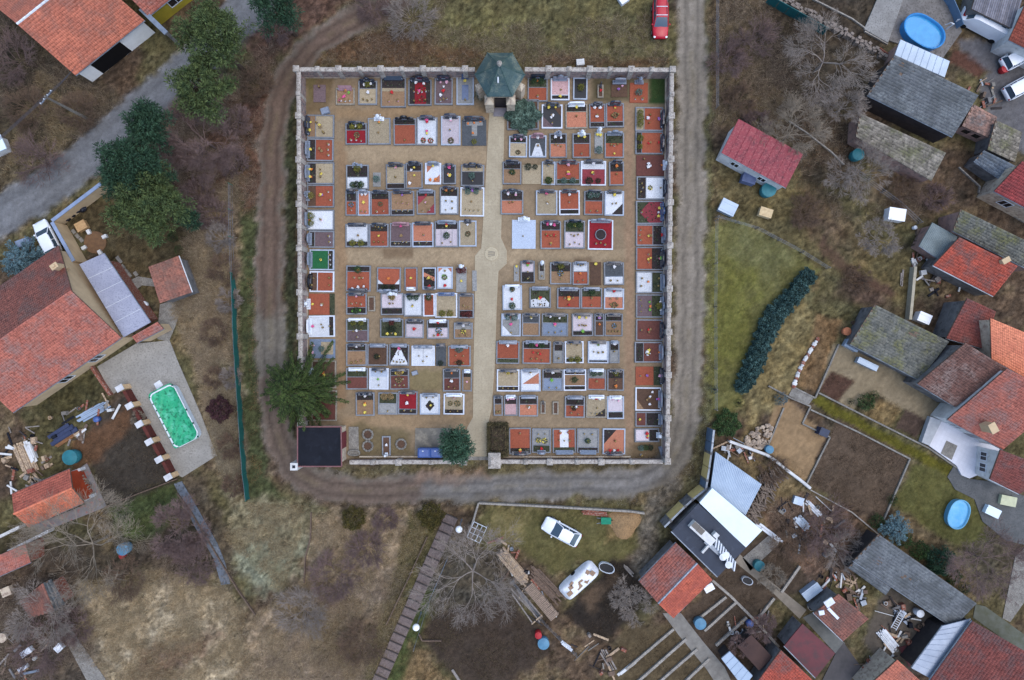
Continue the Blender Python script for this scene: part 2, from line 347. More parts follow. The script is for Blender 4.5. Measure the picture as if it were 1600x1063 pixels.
F('gravel_yard', 'p', [(1390, 915), (1500, 985), (1460, 1040), (1400, 1063), (1350, 1000), (1370, 940)], (84, 76, 68), 5, .97, 4)
F('garden_soil', 'p', [(1285, 370), (1306, 395), (1345, 425), (1400, 455), (1395, 465), (1330, 440), (1282, 400)], (82, 62, 52), 4, .8, 4)
F('garden_soil', 'p', [(1491, 76), (1548, 100), (1530, 122), (1482, 95)], (84, 58, 48), 2, 1, 1)
F('concrete_yard', 'p', [(1500, 60), (1640, 90), (1640, 250), (1560, 230), (1530, 140), (1545, 110), (1505, 80)], (92, 90, 92), 5, .95, 3)
F(None, 'p', [(275, 760), (300, 740), (350, 800), (370, 900), (350, 910), (330, 850)], (78, 68, 56), 6, .8, 4)
def ground_colour(px, py):
    n1 = fbm(px, py, 90); n2 = fbm(px + 500, py + 300, 30); n3 = fbm(px, py, 9, 3)
    col = np.empty(px.shape + (3,), np.float32)
    a, b, c, d = L3((84, 78, 54)), L3((80, 66, 54)), L3((112, 96, 72)), L3((60, 54, 46))
    m1 = smooth(.4, .62, n1)[..., None]; m2 = smooth(.55, .75, n2)[..., None]; m3 = smooth(.62, .8, fbm(px + 900, py, 50))[..., None]
    col[:] = a * (1 - m1) + b * m1; col = col * (1 - m2 * .7) + c * m2 * .7; col = col * (1 - m3 * .7) + d * m3 * .7
    lab = np.zeros(px.shape, np.int16)
    w1 = fbm(px + 111, py + 7, 26) - .5; w2 = fbm(px + 7, py + 333, 26) - .5
    for i, (label, kind, geo, cc, soft, op, warp) in enumerate(FIELDS):
        qx = px + w1 * warp * 4; qy = py + w2 * warp * 4
        if kind == 'p': sdv = poly_sd(qx, qy, geo)
        else: sdv = geo[1] - seg_d(qx, qy, geo[0])[0]
        mk = (smooth(-soft, soft, sdv + (n3 - .5) * soft * 1.6) * op)[..., None]
        col = col * (1 - mk) + L3(cc) * mk
        if label: lab = np.where(sdv > 0, i + 1, lab)
    col *= np.array([.985, 1.0, .99], np.float32)
    # wheel ruts on the dirt road
    dl, lat = seg_d(px + w1 * 8, py + w2 * 8, LOOP); on = smooth(26, 16, dl)
    for off in (-9, 9):
        rut = np.exp(-((lat - off - (n2 - .5) * 8) / 3.2) ** 2) * on; col *= (1 - .33 * rut)[..., None]
    mid = np.exp(-(lat / 4.0) ** 2) * on * smooth(.42, .6, n2); col = col * (1 - .35 * mid[..., None]) + L3((96, 86, 62)) * .35 * mid[..., None]
    dl2, lat2 = seg_d(px + w1 * 8, py + w2 * 8, ROADNW); on2 = smooth(34, 22, dl2)
    for off in (-15, 3, 19):
        rut = np.exp(-((lat2 - off - (n2 - .5) * 6) / 4) ** 2) * on2; col *= (1 - .12 * rut)[..., None]
    cem = (px > 468) & (px < 1048) & (py > 110) & (py < 720); calm = np.maximum(cem * 1.0, np.maximum(on, on2) * .97); cl = np.array([0.0] + [{'lawn': .55, 'garden_soil': .7, 'gravel_yard': .85, 'concrete_yard': .8}.get(q[0], 0) for q in FIELDS], np.float32)[lab]; calm = np.maximum(calm, cl); n4 = fbm(px + 300, py + 40, 3.6, 2)
    amp = (1.5 * (1 - calm) + .3 * calm); col *= np.clip(1 + (n3 - .5) * amp * .66, .3, 2)[..., None]; col *= np.clip(1 + (n4 - .5) * amp * 1.15, .3, 2)[..., None]
    hue = (fbm(px + 611, py + 97, 16, 3) - .5) * (1 - calm); col *= np.stack([1 + hue * .2, 1 + hue * .04, 1 - hue * .2], -1); col *= (.86 + .28 * fbm(px + 50, py + 800, 60))[..., None]
    pit = smooth(.60, .72, fbm(px + 20, py + 555, 10, 3)) * on; col *= (1 - .12 * pit)[..., None]; pale = smooth(.62, .74, fbm(px + 720, py + 55, 7, 2)) * on; col = col * (1 + .12 * pale)[..., None]
    far = smooth(0, 90, np.maximum(np.maximum(-150 - px, px - 1750), np.maximum(-150 - py, py - 1210)))[..., None]; col = col * (1 - far) + L3((88, 82, 62)) * far
    return col, lab, dl, lat
PXG = XX * S + 800; PYG = 531.5 - YY * S
COL, LAB, DLOOP, LAT = ground_colour(PXG, PYG)
ZZ = (fbm(PXG + 77, PYG, 14, 3) - .5) * .10
ZZ -= np.exp(-((np.abs(LAT) - 9) / 3.5) ** 2) * (DLOOP < 22) * .05
incem = (PXG > 468) & (PXG < 1048) & (PYG > 110) & (PYG < 720); ZZ = np.where(incem, ZZ * .3, ZZ) - .03
nx, ny = XX.shape; IDX = np.arange(nx * ny).reshape(nx, ny)
FQ = np.stack([IDX[:-1, :-1], IDX[1:, :-1], IDX[1:, 1:], IDX[:-1, 1:]], -1).reshape(-1, 4)
LF = LAB[:-1, :-1].reshape(-1); VV = np.stack([XX, YY, ZZ], -1).reshape(-1, 3); CV = COL.reshape(-1, 3)
M_GROUND = mat('earth', (.62, .62, .62), (1.36, 1.34, 1.30), scale=2.2, attr=True, bump=.05, bscale=5, c3=(.62, .58, .52), s3=9, rough=.95, spec=.1, mix=(.3, .7))
M_ROADM = mat('packed_dirt', (.88, .88, .88), (1.14, 1.13, 1.12), scale=3.0, attr=True, bump=.02, bscale=8, c3=(.8, .78, .75), s3=14, rough=.9, spec=.15, mix=(.3, .7))
M_LAWNM = mat('turf_soil', (.75, .8, .7), (1.25, 1.2, 1.2), scale=4.0, attr=True, bump=.05, bscale=9, c3=(.65, .7, .5), s3=16, rough=.95, spec=.1, mix=(.3, .7))
M_SOILM = mat('tilled_soil', (.78, .78, .78), (1.2, 1.19, 1.17), scale=3.0, attr=True, bump=.05, bscale=7, c3=(.7, .68, .64), s3=11, rough=.95, spec=.1, mix=(.3, .7))
GM = {'garden_soil': M_SOILM, 'dirt_road': M_ROADM, 'asphalt_road': M_ROADM, 'cemetery_ground': M_ROADM, 'concrete_yard': M_ROADM, 'gravel_yard': M_ROADM, 'lawn': M_LAWNM}
for li in np.unique(LF):
    f = FQ[LF == li]; u, inv = np.unique(f, return_inverse=True); nm = 'ground' if li == 0 else FIELDS[li - 1][0]
    o = link(nm, np_mesh(nm, VV[u], inv.reshape(-1, 4), GM.get(nm, M_GROUND), CV[u], smooth=True)); o['kind'] = 'structure'
def field_at(px, py):
    """ground colour near photo pixels (nearest grid point)"""
    x = (px - 800) / S; y = (531.5 - py) / S
    i = np.clip(np.searchsorted(GX, x), 0, nx - 1); j = np.clip(np.searchsorted(GY, y), 0, ny - 1); return COL[i, j], ZZ[i, j], LAB[i, j]
# ---------------------------------------------------------------- grass, litter (uncountable cover)
M_BLADE = mat('blade', (.85, .85, .85), (1.2, 1.2, 1.15), scale=6, attr=True, rough=.9, spec=.1)
BLOCK = []     # photo polygons where nothing grows (roofs, slabs): filled by the lists below
def cover(name, label, cat, n, polys, hgt, wid, tilt, tint, gain=(.8, 1.5), seed=1, clump=None, avoid=()):
    r = np.random.default_rng(seed); X = []; Y = []
    areas = [abs(sum(p[i][0] * p[(i + 1) % len(p)][1] - p[(i + 1) % len(p)][0] * p[i][1] for i in range(len(p)))) / 2 for p in polys]
    for p, a in zip(polys, areas):
        P = np.array(p, float); k = int(n * a / sum(areas)); bb0, bb1 = P.min(0), P.max(0)
        m = int(k * 2.6 * ((bb1 - bb0).prod() / (2 * a) + .2)); x = r.uniform(bb0[0], bb1[0], m); y = r.uniform(bb0[1], bb1[1], m)
        ok = poly_sd(x, y, p) > 0
        if clump: ok &= fbm(x + seed * 97, y, clump, 3) > r.uniform(.35, .62, m)
        for q in avoid: ok &= ~(poly_sd(x, y, q) > 0)
        dl, _ = seg_d(x, y, LOOP); ok &= dl > 21; ok &= seg_d(x, y, ROADNW)[0] > 30
        x = x[ok][:k]; y = y[ok][:k]; X.append(x); Y.append(y)
    px = np.concatenate(X); py = np.concatenate(Y); N = len(px)
    c, z, _ = field_at(px, py); t = np.array([lin(q) for q in tint], np.float32); ti = t[r.integers(0, len(t), N)]
    cc = (c * .5 + ti * .5) * r.uniform(gain[0], gain[1], (N, 1))
    bx = (px - 800) / S; by = (531.5 - py) / S; az = r.uniform(0, 2 * np.pi, N); tl = r.uniform(*tilt, N); hh = r.uniform(*hgt, N); ww = r.uniform(*wid, N)
    dx, dy = np.cos(az), np.sin(az); V = np.empty((N, 3, 3), np.float32)
    V[:, 0] = np.stack([bx - dy * ww, by + dx * ww, z - .02], -1); V[:, 1] = np.stack([bx + dy * ww, by - dx * ww, z - .02], -1)
    V[:, 2] = np.stack([bx + dx * hh * np.sin(tl), by + dy * hh * np.sin(tl), z + hh * np.cos(tl)], -1)
    o = link(name, np_mesh(name, V.reshape(-1, 3), np.arange(N * 3).reshape(-1, 3), M_BLADE, np.repeat(cc, 3, 0))); tag(o, label, cat, kind='stuff')
# ---------------------------------------------------------------- shared building helpers
M_CONC = mat('concrete', (138, 134, 126), (108, 104, 98), scale=1.5, c3=(92, 88, 82), s3=12, bump=.01, rough=.9)
M_PLAST = mat('cream_plaster', (196, 182, 160), (168, 152, 134), scale=1.2, c4=(140, 122, 108), s4=2.5, bump=.01, rough=.9)
M_WHITEP = mat('white_plaster', (208, 208, 206), (180, 180, 178), scale=1.0, c4=(150, 146, 138), s4=2, m4=(.6, .75), rough=.9)
M_DARKGLASS = mat('window_glass', (22, 26, 32), rough=.08, spec=.6)
M_WOOD = mat('old_wood', (118, 98, 82), (84, 70, 60), scale=4, c3=(64, 54, 48), s3=20, bump=.01, island=.25)
M_METAL = mat('grey_metal', (132, 142, 154), (104, 112, 122), scale=1.4, rough=.45, metal=.4, spec=.5)
M_WHITEM = mat('white_metal', (214, 218, 222), (188, 192, 198), scale=2, rough=.5)
def tilefield(name, poly, size, ang, z, m, parent, gap=.02, jz=.006, thick=.05, aspect=1.0, stagger=.5, proj=None):
    """small pavers clipped to a photo polygon, joined into one mesh"""
    W = [g(*p) for p in poly]; xs = np.array([p.x for p in W]); ys = np.array([p.y for p in W])
    cs, sn = math.cos(ang), math.sin(ang); U = xs * cs + ys * sn; Vv = -xs * sn + ys * cs; sy = size * aspect
    us = np.arange(U.min(), U.max(), size); vs = np.arange(Vv.min(), Vv.max(), sy); uu, vv = np.meshgrid(us, vs, indexing='ij')
    uu = uu + (np.arange(len(vs)) % 2)[None, :] * size * stagger; uu = uu.ravel(); vv = vv.ravel()
    x = uu * cs - vv * sn; y = uu * sn + vv * cs; sd_ = poly_sd(x, y, [(p.x, p.y) for p in W]); ok = sd_ > min(size, sy) * .35
    x, y = x[ok], y[ok]; n = len(x)
    if n == 0: return None
    zt = z + nr.uniform(-jz, jz, n); hx = (size - gap) / 2; hy = (sy - gap) / 2
    cor = np.array([(-hx, -hy), (hx, -hy), (hx, hy), (-hx, hy)]); cx = cor[:, 0] * cs - cor[:, 1] * sn; cy = cor[:, 0] * sn + cor[:, 1] * cs
    Vt = np.empty((n, 8, 3)); Vt[:, :4, 0] = Vt[:, 4:, 0] = x[:, None] + cx; Vt[:, :4, 1] = Vt[:, 4:, 1] = y[:, None] + cy
    Vt[:, 4:, 2] = zt[:, None]; Vt[:, :4, 2] = z - thick
    fq = np.array([(4, 5, 6, 7), (0, 1, 5, 4), (1, 2, 6, 5), (2, 3, 7, 6), (3, 0, 4, 7)]); Fq = (np.arange(n)[:, None, None] * 8 + fq[None]).reshape(-1, 4)
    off = np.array(OFF[parent.name]) if parent is not None else np.zeros(3)
    o = link(name, np_mesh(name, Vt.reshape(-1, 3) - off, Fq, m), parent); o['kind'] = 'stuff'; return o
def slab(name, poly, z, m, label=None, cat=None, z0=-.12, kind='structure', parent=None):
    mb = MB(); mb.prism([tuple(g(*p)[:2]) for p in poly], z0, z); o = mb.build(name, m, parent)
    if parent is None: tag(o, label, cat, kind=kind)
    return o
# ---------------------------------------------------------------- cemetery wall, path, chapel, mortuary
M_WALLTOP = mat('wall_coping', (182, 174, 164), (152, 146, 138), scale=1.6, c4=(116, 106, 98), s4=3, c3=(120, 110, 104), s3=12, bump=.01)
M_WALLFACE = mat('wall_face', (150, 138, 132), (118, 110, 108), scale=2, c4=(84, 82, 84), s4=2.2, m4=(.45, .62), c3=(170, 130, 116), s3=8, bump=.02)
def walls(label, a, b, z, piers, wth=.3, cap=.44):
    A = g(*a, z); B = g(*b, z); A.z = B.z = 0; d = (B - A).normalized(); root = thing('cemetery_wall', label, 'wall', (A + B) / 2, 'cemetery boundary walls')
    MB().beam(A - Vector((0, 0, .15)), B - Vector((0, 0, .15)), wth, z - .0).build('wall_body', M_WALLFACE, root)
    # coping stones, one by one
    Ln = (B - A).length; n = max(1, round(Ln / 1.5)); q = Vector((-d.y, d.x, 0))
    for i in range(n):
        s0 = A + d * (Ln * i / n + .012) + q * rng.uniform(-.012, .012); s1 = A + d * (Ln * (i + 1) / n - .012) + q * rng.uniform(-.012, .012); z0 = z - .15 + rng.uniform(0, .012)
        mb = MB(); e = q * cap / 2; i2 = q * cap * .22; lo = Vector((0, 0, z0)); hi = Vector((0, 0, z0 + .16)); md = Vector((0, 0, z0 + .09))
        mb.add([s0 - e + lo, s1 - e + lo, s1 + e + lo, s0 + e + lo, s0 - e + md, s1 - e + md, s1 + e + md, s0 + e + md, s0 - i2 + hi, s1 - i2 + hi, s1 + i2 + hi, s0 + i2 + hi],
               [(3, 2, 1, 0), (0, 1, 5, 4), (2, 3, 7, 6), (4, 5, 9, 8), (6, 7, 11, 10), (8, 9, 10, 11), (0, 4, 8, 11, 7, 3), (1, 2, 6, 10, 9, 5)])
        mb.build('coping_stone', M_WALLTOP, root)
    for t, big in piers:
        p = A + d * (Ln * t); mb = MB(); w_ = .52 if big else .36
        mb.box((p.x, p.y, -.15), (w_, w_, z + .22)); mb.box((p.x, p.y, z + .07), (w_ + .12, w_ + .12, .1)); mb.box((p.x, p.y, z + .17), (w_ + .12, w_ + .12, .14), top=.35)
        mb.build('pier', M_WALLTOP, root)
    return root
def sp(n, both=True, half=True):
    out = [(i / n, True) for i in range(n + 1)]
    if half: out += [((i + .5) / n, False) for i in range(n)]
    return out if both else [q for q in out if 0 < q[0] < 1]
walls('pale plastered north wall stretch left of the chapel', (463, 108), (742, 108), 2.1, [(i / 4.23, True) for i in range(5)] + [((i + .5) / 4.23, False) for i in range(4)])
walls('pale plastered north wall stretch right of the chapel', (820, 108), (1051, 109), 2.1, [(.16, True), (.44, True), (.72, True), (1, True), (.3, False), (.58, False), (.86, False)])
walls('long pale west wall beside the left grave column', (466, 112), (470, 664), 2.1, [(i / 8, True) for i in range(1, 9)] + [((i + .5) / 8, False) for i in range(8)])
walls('long grey east wall beside the straight dirt road', (1050, 114), (1043, 721), 2.1, [(i / 9, True) for i in range(1, 10)] + [((i + .5) / 9, False) for i in range(9)])
walls('low south wall stretch between the flat roofed hall and the gate', (546, 723), (729, 722), 1.3, [(.42, True), (.98, True), (.2, False), (.7, False)])
walls('low south wall stretch right of the gate', (768, 722), (1036, 722), 1.3, [(.04, True), (.34, True), (.64, True), (.2, False), (.5, False), (.82, False)])
# cream edging strip inside the walls
for lb, a, b in (('cream edging strip inside the north wall left of the chapel', (476, 121.5), (748, 121.5)), ('cream edging strip inside the north wall right of the chapel', (822, 121), (1041, 121)),
                 ('cream edging strip along the inside of the west wall', (475, 123), (481, 562)), ('thin edging strip along the inside of the east wall', (1040, 123), (1034, 712)),
                 ('cream edging strip inside the south wall left of the gate', (562, 713.5), (700, 713.5)), ('cream edging strip inside the south wall right of the gate', (786, 713.5), (985, 713.5))):
    mb = MB(); A = g(*a); B = g(*b); mb.beam(A - Vector((0, 0, .1)), B - Vector((0, 0, .1)), .13, .32); mb.top('edging_strip', M_PLAST, lb, 'edging', 'edging strips inside the cemetery wall')
# gate: threshold, pier
gp = g(773, 716); root = thing('gate_pier', 'thick pale stone pier on the right of the cemetery gate', 'pier', gp)
MB().box((gp.x, gp.y, -.1), (1.15, 1.5, 1.6)).build('shaft', M_WALLTOP, root); mb = MB(); mb.box((gp.x, gp.y, 1.5), (1.3, 1.65, .14)); mb.box((gp.x, gp.y, 1.64), (1.3, 1.65, .3), top=.5); mb.build('cap', M_WALLTOP, root)
slab('gate_threshold', [(727, 713.5), (765, 713.5), (765, 719), (727, 719)], .05, M_CONC)
PATH = [(765, 164), (789, 164), (787, 240), (785, 300), (783, 372), (792, 392), (792, 412), (779, 424), (776, 480), (774, 560), (768, 640), (763, 662), (763, 714), (728, 714), (730, 668), (739, 652), (740, 560), (742, 470), (742, 400), (752, 388), (756, 330), (761, 240)]
M_PATHB = mat('path_paving', (168, 156, 132), (152, 140, 117), scale=.5, c3=(148, 136, 114), s3=6, rough=.95, grid=(.36, 0, .9))
M_PAVER = mat('path_paver', (164, 152, 126), (152, 140, 115), scale=.5, c3=(150, 138, 113), s3=4, island=.02, rough=.9)
slab('paved_path', PATH, .02, M_PATHB)
p = g(768, 397); root = thing('well_cover', 'round pale well cover in the middle of the paved path', 'well cover', (p.x, p.y, .03))
MB().lathe((p.x, p.y, .03), [(.72, 0), (.72, .07), (.56, .08), (.54, .05)], 24).build('ring', mat('pale_ring', (178, 166, 140), (158, 146, 122), scale=3), root)
mb = MB(); [mb.beam((p.x - .38, p.y + q, .09), (p.x + .38, p.y + q * .6, .09), .06, .02) for q in (-.28, -.08, .12, .3)]; mb.build('grating', mat('iron', (112, 108, 98), rough=.6), root)
# chapel ------------------------------------------------
M_COPPER = mat('green_roof_metal', (54, 76, 78), (74, 92, 88), scale=1.1, c4=(116, 122, 108), s4=.9, m4=(.5, .68), c3=(44, 66, 70), s3=9, rough=.42, metal=.15, spec=.5, bump=.004)
ce = g(781, 117, 4.0); cc = Vector((ce.x, ce.y, 0)); root = thing('chapel', 'hexagonal cemetery chapel with green metal roof at the north wall', 'chapel', cc)
def hexp(r, z, k): a = math.radians(60 * k); return Vector((cc.x + r * math.cos(a), cc.y + r * math.sin(a), z))
RE = 39.5 / S * (H - 4) / H
body = MB(); body.prism([tuple(hexp(RE - .45, 0, k)[:2]) for k in range(6)], -.1, 3.95); body.build('wall', M_PLAST, root)
rf = MB(); rf.prism([tuple(hexp(RE - .02, 0, k)[:2]) for k in range(6)], 3.86, 3.99); roof = rf.build('roof', M_COPPER, root)
for k in range(6):
    for r0, z0, r1, z1, th in ((RE, 4.0, RE * .60, 4.85, .05), (RE * .63, 4.92, .07, 6.5, .05)):
        a, b, c_, d_ = hexp(r0, z0, k), hexp(r0, z0, k + 1), hexp(r1, z1, k + 1), hexp(r1, z1, k); n = (b - a).cross(d_ - a).normalized(); mb = MB(); ctr = (a + b + c_ + d_) / 4
        P = [ctr + (q - ctr) * .992 for q in (a, b, c_, d_)]; Q = [q - n * th for q in P]; mb.add(Q + P, [(4, 5, 6, 7), (3, 2, 1, 0), (0, 1, 5, 4), (1, 2, 6, 5), (2, 3, 7, 6), (3, 0, 4, 7)]); mb.build('roof_panel', M_COPPER, roof)
    mb = MB(); mb.tube([hexp(RE + .02, 4.02, k), hexp(RE * .615, 4.9, k), hexp(.07, 6.5, k)], .05, 6); mb.build('hip_rib', mat('rib_metal', (40, 66, 66), (64, 88, 82), scale=3, rough=.5, spec=.4), roof)
MB().lathe((cc.x, cc.y, 6.4), [(.16, 0), (.2, .12), (.08, .22), (.24, .42), (.27, .52), (.2, .68), (.05, .78), (.04, 1.0)], 12).build('finial', M_WALLTOP, roof, smooth=True)
a = hexp(RE * .36, 5.74, 4.35); b = hexp(RE * .52, 5.28, 4.4); mb = MB(); mb.beam(a + Vector((0, 0, .0)), b + Vector((0, 0, .0)), .14, .1); mb.build('roof_vent', M_WHITEM, roof)
for sx in (-1, 1):
    x = cc.x + sx * 1.12; y = cc.y - 2.12; mb = MB(); mb.box((x, y, -.1), (.85, .9, 2.9)); mb.box((x, y - .06, 2.8), (.95, 1.0, .12)); mb.box((x, y - .06, 2.92), (.95, 1.0, .5), top=.35); mb.build('buttress', M_PLAST, root)
    x = cc.x + sx * 2.02; y = cc.y - .72; mb = MB(); mb.box((x, y, -.1), (.8, .9, 2.9), rz=sx * math.radians(60)); mb.box((x, y, 2.8), (.8, .9, .5), rz=sx * math.radians(60), top=.4); mb.build('buttress', M_PLAST, root)
MB().box((cc.x, cc.y - 1.92, 0), (1.15, .12, 2.6)).build('door', mat('dark_door', (36, 30, 34), (26, 24, 28), scale=4, rough=.5), root)
MB().box((cc.x, cc.y - 2.5, -.05), (1.5, .9, .2)).build('step', mat('step_stone', (128, 124, 130), (112, 108, 112), scale=3), root)
# flat-roofed hall in the corner --------------------------
zf = 3.0; Pq = [g(465, 667, zf), g(533, 667, zf), g(534, 729, zf), (g(465, 729, zf))]; base = (Pq[0] + Pq[2]) / 2; base.z = 0
root = thing('cemetery_hall', 'small hall with flat black roof in the cemetery corner', 'hall', base); poly = [(q.x, q.y) for q in Pq]
def inset(poly, d):
    c_ = Vector((sum(p[0] for p in poly) / len(poly), sum(p[1] for p in poly) / len(poly)))
    return [(p[0] + (d if p[0] < c_.x else -d), p[1] + (d if p[1] < c_.y else -d)) for p in poly]
MB().prism(inset(poly, .25), -.1, zf - .14).build('wall', M_PLAST, root)
M_TAR = mat('tar_roof', (22, 24, 30), (29, 31, 38), scale=.8, c4=(38, 42, 50), s4=1.5, m4=(.55, .8), rough=.85, spec=.15, bump=.004)
ro = MB().prism(poly, zf - .14, zf).build('roof', M_TAR, root)
M_PINKTRIM = mat('pink_trim', (124, 84, 84), (106, 74, 74), scale=3)
for i in range(4):
    a = Vector((*poly[i], zf + .0)); b = Vector((*poly[(i + 1) % 4], zf)); MB().beam(a, b, .12, .05).build('parapet', M_PINKTRIM, ro)
xe = poly[1][0] - .25; ym = (poly[1][1] + poly[2][1]) / 2
MB().box((xe + .03, ym + .4, 0), (.1, 1.7, 2.2)).build('door', mat('maroon', (110, 44, 48), (92, 40, 44), scale=3), root)
cp = g(460, 729, 3.0); mb = MB(); mb.box((cp.x, cp.y, -.1), (.75, .75, 3.3)); ch = mb.build('corner_pier', M_WHITEP, root); MB().box((cp.x, cp.y, 3.2), (.3, .3, .03)).build('hole', M_DARKGLASS, ch)
slab('concrete_slab', [(545, 667), (560, 667), (561, 712), (545, 712)], .05, M_CONC)
p = g(553.5, 707.5); mb = MB(); ring = [(p.x + .62 * math.copysign(abs(math.cos(t)) ** .6, math.cos(t)), p.y + .26 * math.sin(t)) for t in [i * math.pi / 8 for i in range(16)]]
mb.tube([(x, y, .2) for x, y in ring + ring[:1]], .1, 6); mb.prism(ring, .0, .12, 0); mb.top('stone_trough', M_CONC, 'long oval stone trough beside the flat roofed hall', 'trough')
slab('concrete_pad', [(649, 669), (706, 669), (706, 712), (648, 712)], .05, mat('pad', (118, 112, 102), (98, 94, 86), scale=1.2, c4=(140, 132, 116), s4=1, rough=.9))
# two blue waste containers
M_BLUE = mat('blue_plastic', (62, 88, 146), (52, 76, 128), scale=2, rough=.45, spec=.5)
for k, (x, lb) in enumerate(((664.5, 'left of two blue waste containers by the south wall'), (683.5, 'right of two blue waste containers beside the green tree'))):
    q = g(x, 705); root = thing('waste_container', lb, 'container', (q.x, q.y, .05), 'blue waste containers')
    MB().box((q.x, q.y, .15), (1.2, .85, .95), top=1.04).build('bin_body', M_BLUE, root)
    mb = MB(); mb.box((q.x, q.y - .02, 1.1), (1.32, 1.0, .08)); mb.box((q.x, q.y - .02, 1.18), (1.32, 1.0, .12), top=.75); lid = mb.build('lid', M_BLUE, root)
    MB().box((q.x - .1, q.y + .2, 1.29), (.16, .1, .04)).build('handle', M_WHITEM, lid)
    for sx in (-1, 1): MB().tube([(q.x + sx * .45, q.y - .3, .1), (q.x + sx * .45, q.y + .3, .1)], .08, 8).build('wheel', M_TAR, root)
# ---------------------------------------------------------------- graves
FC = {'o': ((152, 82, 58), (136, 72, 52), 'terracotta gravel'), 'r': ((134, 26, 36), (116, 22, 30), 'deep red gravel'), 'w': ((206, 210, 214), (188, 192, 198), 'white marble'),
      's': ((164, 150, 124), (144, 130, 106), 'sandy gravel'), 'g': ((146, 146, 144), (126, 126, 124), 'grey gravel'), 'k': ((54, 46, 44), (40, 34, 34), 'dark soil'),
      'p': ((190, 154, 154), (172, 136, 136), 'pink stone'), 'l': ((190, 180, 186), (172, 162, 168), 'pale lilac stone'), 'b': ((112, 126, 146), (96, 110, 130), 'blue grey slab'),
      't': ((144, 116, 88), (126, 100, 76), 'tan gravel'), 'm': ((108, 90, 92), (94, 78, 80), 'mauve gravel'), 'G': ((34, 98, 58), (28, 84, 48), 'green turf'),
      'B': ((30, 32, 38), (22, 24, 30), 'black stone'), 'n': ((94, 70, 54), (78, 58, 46), 'brown soil'), 'y': ((180, 118, 92), (164, 106, 82), 'salmon gravel'),
      'e': ((66, 70, 48), (50, 54, 36), 'green planting'), 'd': ((80, 84, 88), (66, 70, 74), 'dark grey gravel'), 'R': ((138, 58, 64), (120, 50, 56), 'wine red gravel'),
      'f': ((104, 62, 54), (90, 54, 47), 'rust brown gravel'), 'c': ((176, 188, 204), (160, 172, 190), 'pale blue slab')}
FM = {k: mat('fill_' + v[2].replace(' ', '_'), v[0], v[1], scale=5, c3=tuple(int(q * .78) for q in v[1]), s3=16, objr=.13, rough=.45 if 'slab' in v[2] or 'stone' in v[2] or 'marble' in v[2] else .9, spec=.35, bump=0 if v[2].split()[-1] in ('slab', 'stone', 'marble') else .012, bscale=18) for k, v in FC.items()}
KC = {'g': mat('kerb_grey', (126, 130, 136), (108, 112, 118), scale=2.5, c3=(96, 98, 102), s3=14, rough=.6, objr=.14), 'w': mat('kerb_white', (200, 206, 216), (182, 188, 198), scale=2.5, rough=.5),
      'l': mat('kerb_pale', (160, 170, 184), (142, 152, 166), scale=2.5, rough=.5), 'd': mat('kerb_dark', (88, 90, 94), (74, 76, 80), scale=2.5, rough=.6), 'c': mat('kerb_concrete', (150, 142, 128), (128, 120, 108), scale=2.5, c3=(104, 98, 88), s3=12)}
KW = {'g': 'grey', 'w': 'white', 'l': 'pale', 'd': 'dark', 'c': 'concrete'}
SM = {'d': mat('granite_dark', (46, 54, 68), (34, 40, 52), scale=6, rough=.16, spec=.6), 'g': mat('granite_grey', (126, 136, 150), (104, 112, 126), scale=5, rough=.3, spec=.5), 'w': mat('marble_white', (214, 220, 226), (196, 202, 210), scale=3, rough=.35),
      'p': mat('granite_rose', (150, 116, 122), (128, 98, 104), scale=5, rough=.3), 'b': mat('granite_black', (24, 26, 32), (18, 20, 26), scale=5, rough=.1, spec=.6), 'n': mat('granite_blue', (70, 92, 128), (54, 74, 108), scale=4, rough=.2, spec=.6)}
PC = {'w': (232, 232, 236), 'y': (226, 206, 92), 'p': (226, 96, 150), 'r': (196, 42, 48), 'o': (220, 128, 62), 'v': (150, 104, 178), 'g': (120, 176, 70), 't': (150, 124, 84), 'k': (226, 176, 196), 'b': (112, 140, 176), 'n': (96, 66, 48)}
PN = {'w': 'white', 'y': 'yellow', 'p': 'pink', 'r': 'red', 'o': 'orange', 'v': 'purple', 'g': 'bright green', 't': 'dried tan', 'k': 'pale pink', 'b': 'bluish', 'n': 'brown'}
NUM = ['one', 'two', 'three', 'four', 'five', 'six', 'seven', 'eight', 'nine', 'ten', 'eleven', 'twelve', 'thirteen']
M_POT = mat('flower_pot', (104, 66, 52), (84, 56, 46), scale=5); M_LEAF = mat('leaf_green', (58, 72, 42), (42, 56, 34), scale=5, rough=.8)
PMESH = {}
def posy_mesh(c):
    if c in PMESH: return PMESH[c]
    r = random.Random(hash(c) % 97 + ord(c)); mb = MB(); pm = mat('petal_' + PN[c].replace(' ', '_'), PC[c], tuple(int(q * .86) for q in PC[c]), scale=12, rough=.7)
    mb.lathe((0, 0, 0), [(.07, 0), (.1, .14), (.11, .16), (.08, .15)], 8, 1)
    for i in range(9):
        a = r.uniform(0, 6.28); t = r.uniform(.05, .15); mb.add([(math.cos(a) * .03, math.sin(a) * .03, .14), (math.cos(a + .3) * t, math.sin(a + .3) * t, .2), (math.cos(a) * (t + .06), math.sin(a) * (t + .06), .2), (math.cos(a - .3) * t, math.sin(a - .3) * t, .19)], [(0, 1, 2, 3)], 2)
    for i in range(9):
        a = i * 2.4; d = .15 * math.sqrt(i / 9); mb.blob((math.cos(a) * d, math.sin(a) * d, .25 - d * .4 + r.uniform(0, .03)), r.uniform(.05, .072), .04, 0, 1, .18, r)
    PMESH[c] = mb.mesh('flower_posy', [pm, M_POT, M_LEAF]); return PMESH[c]
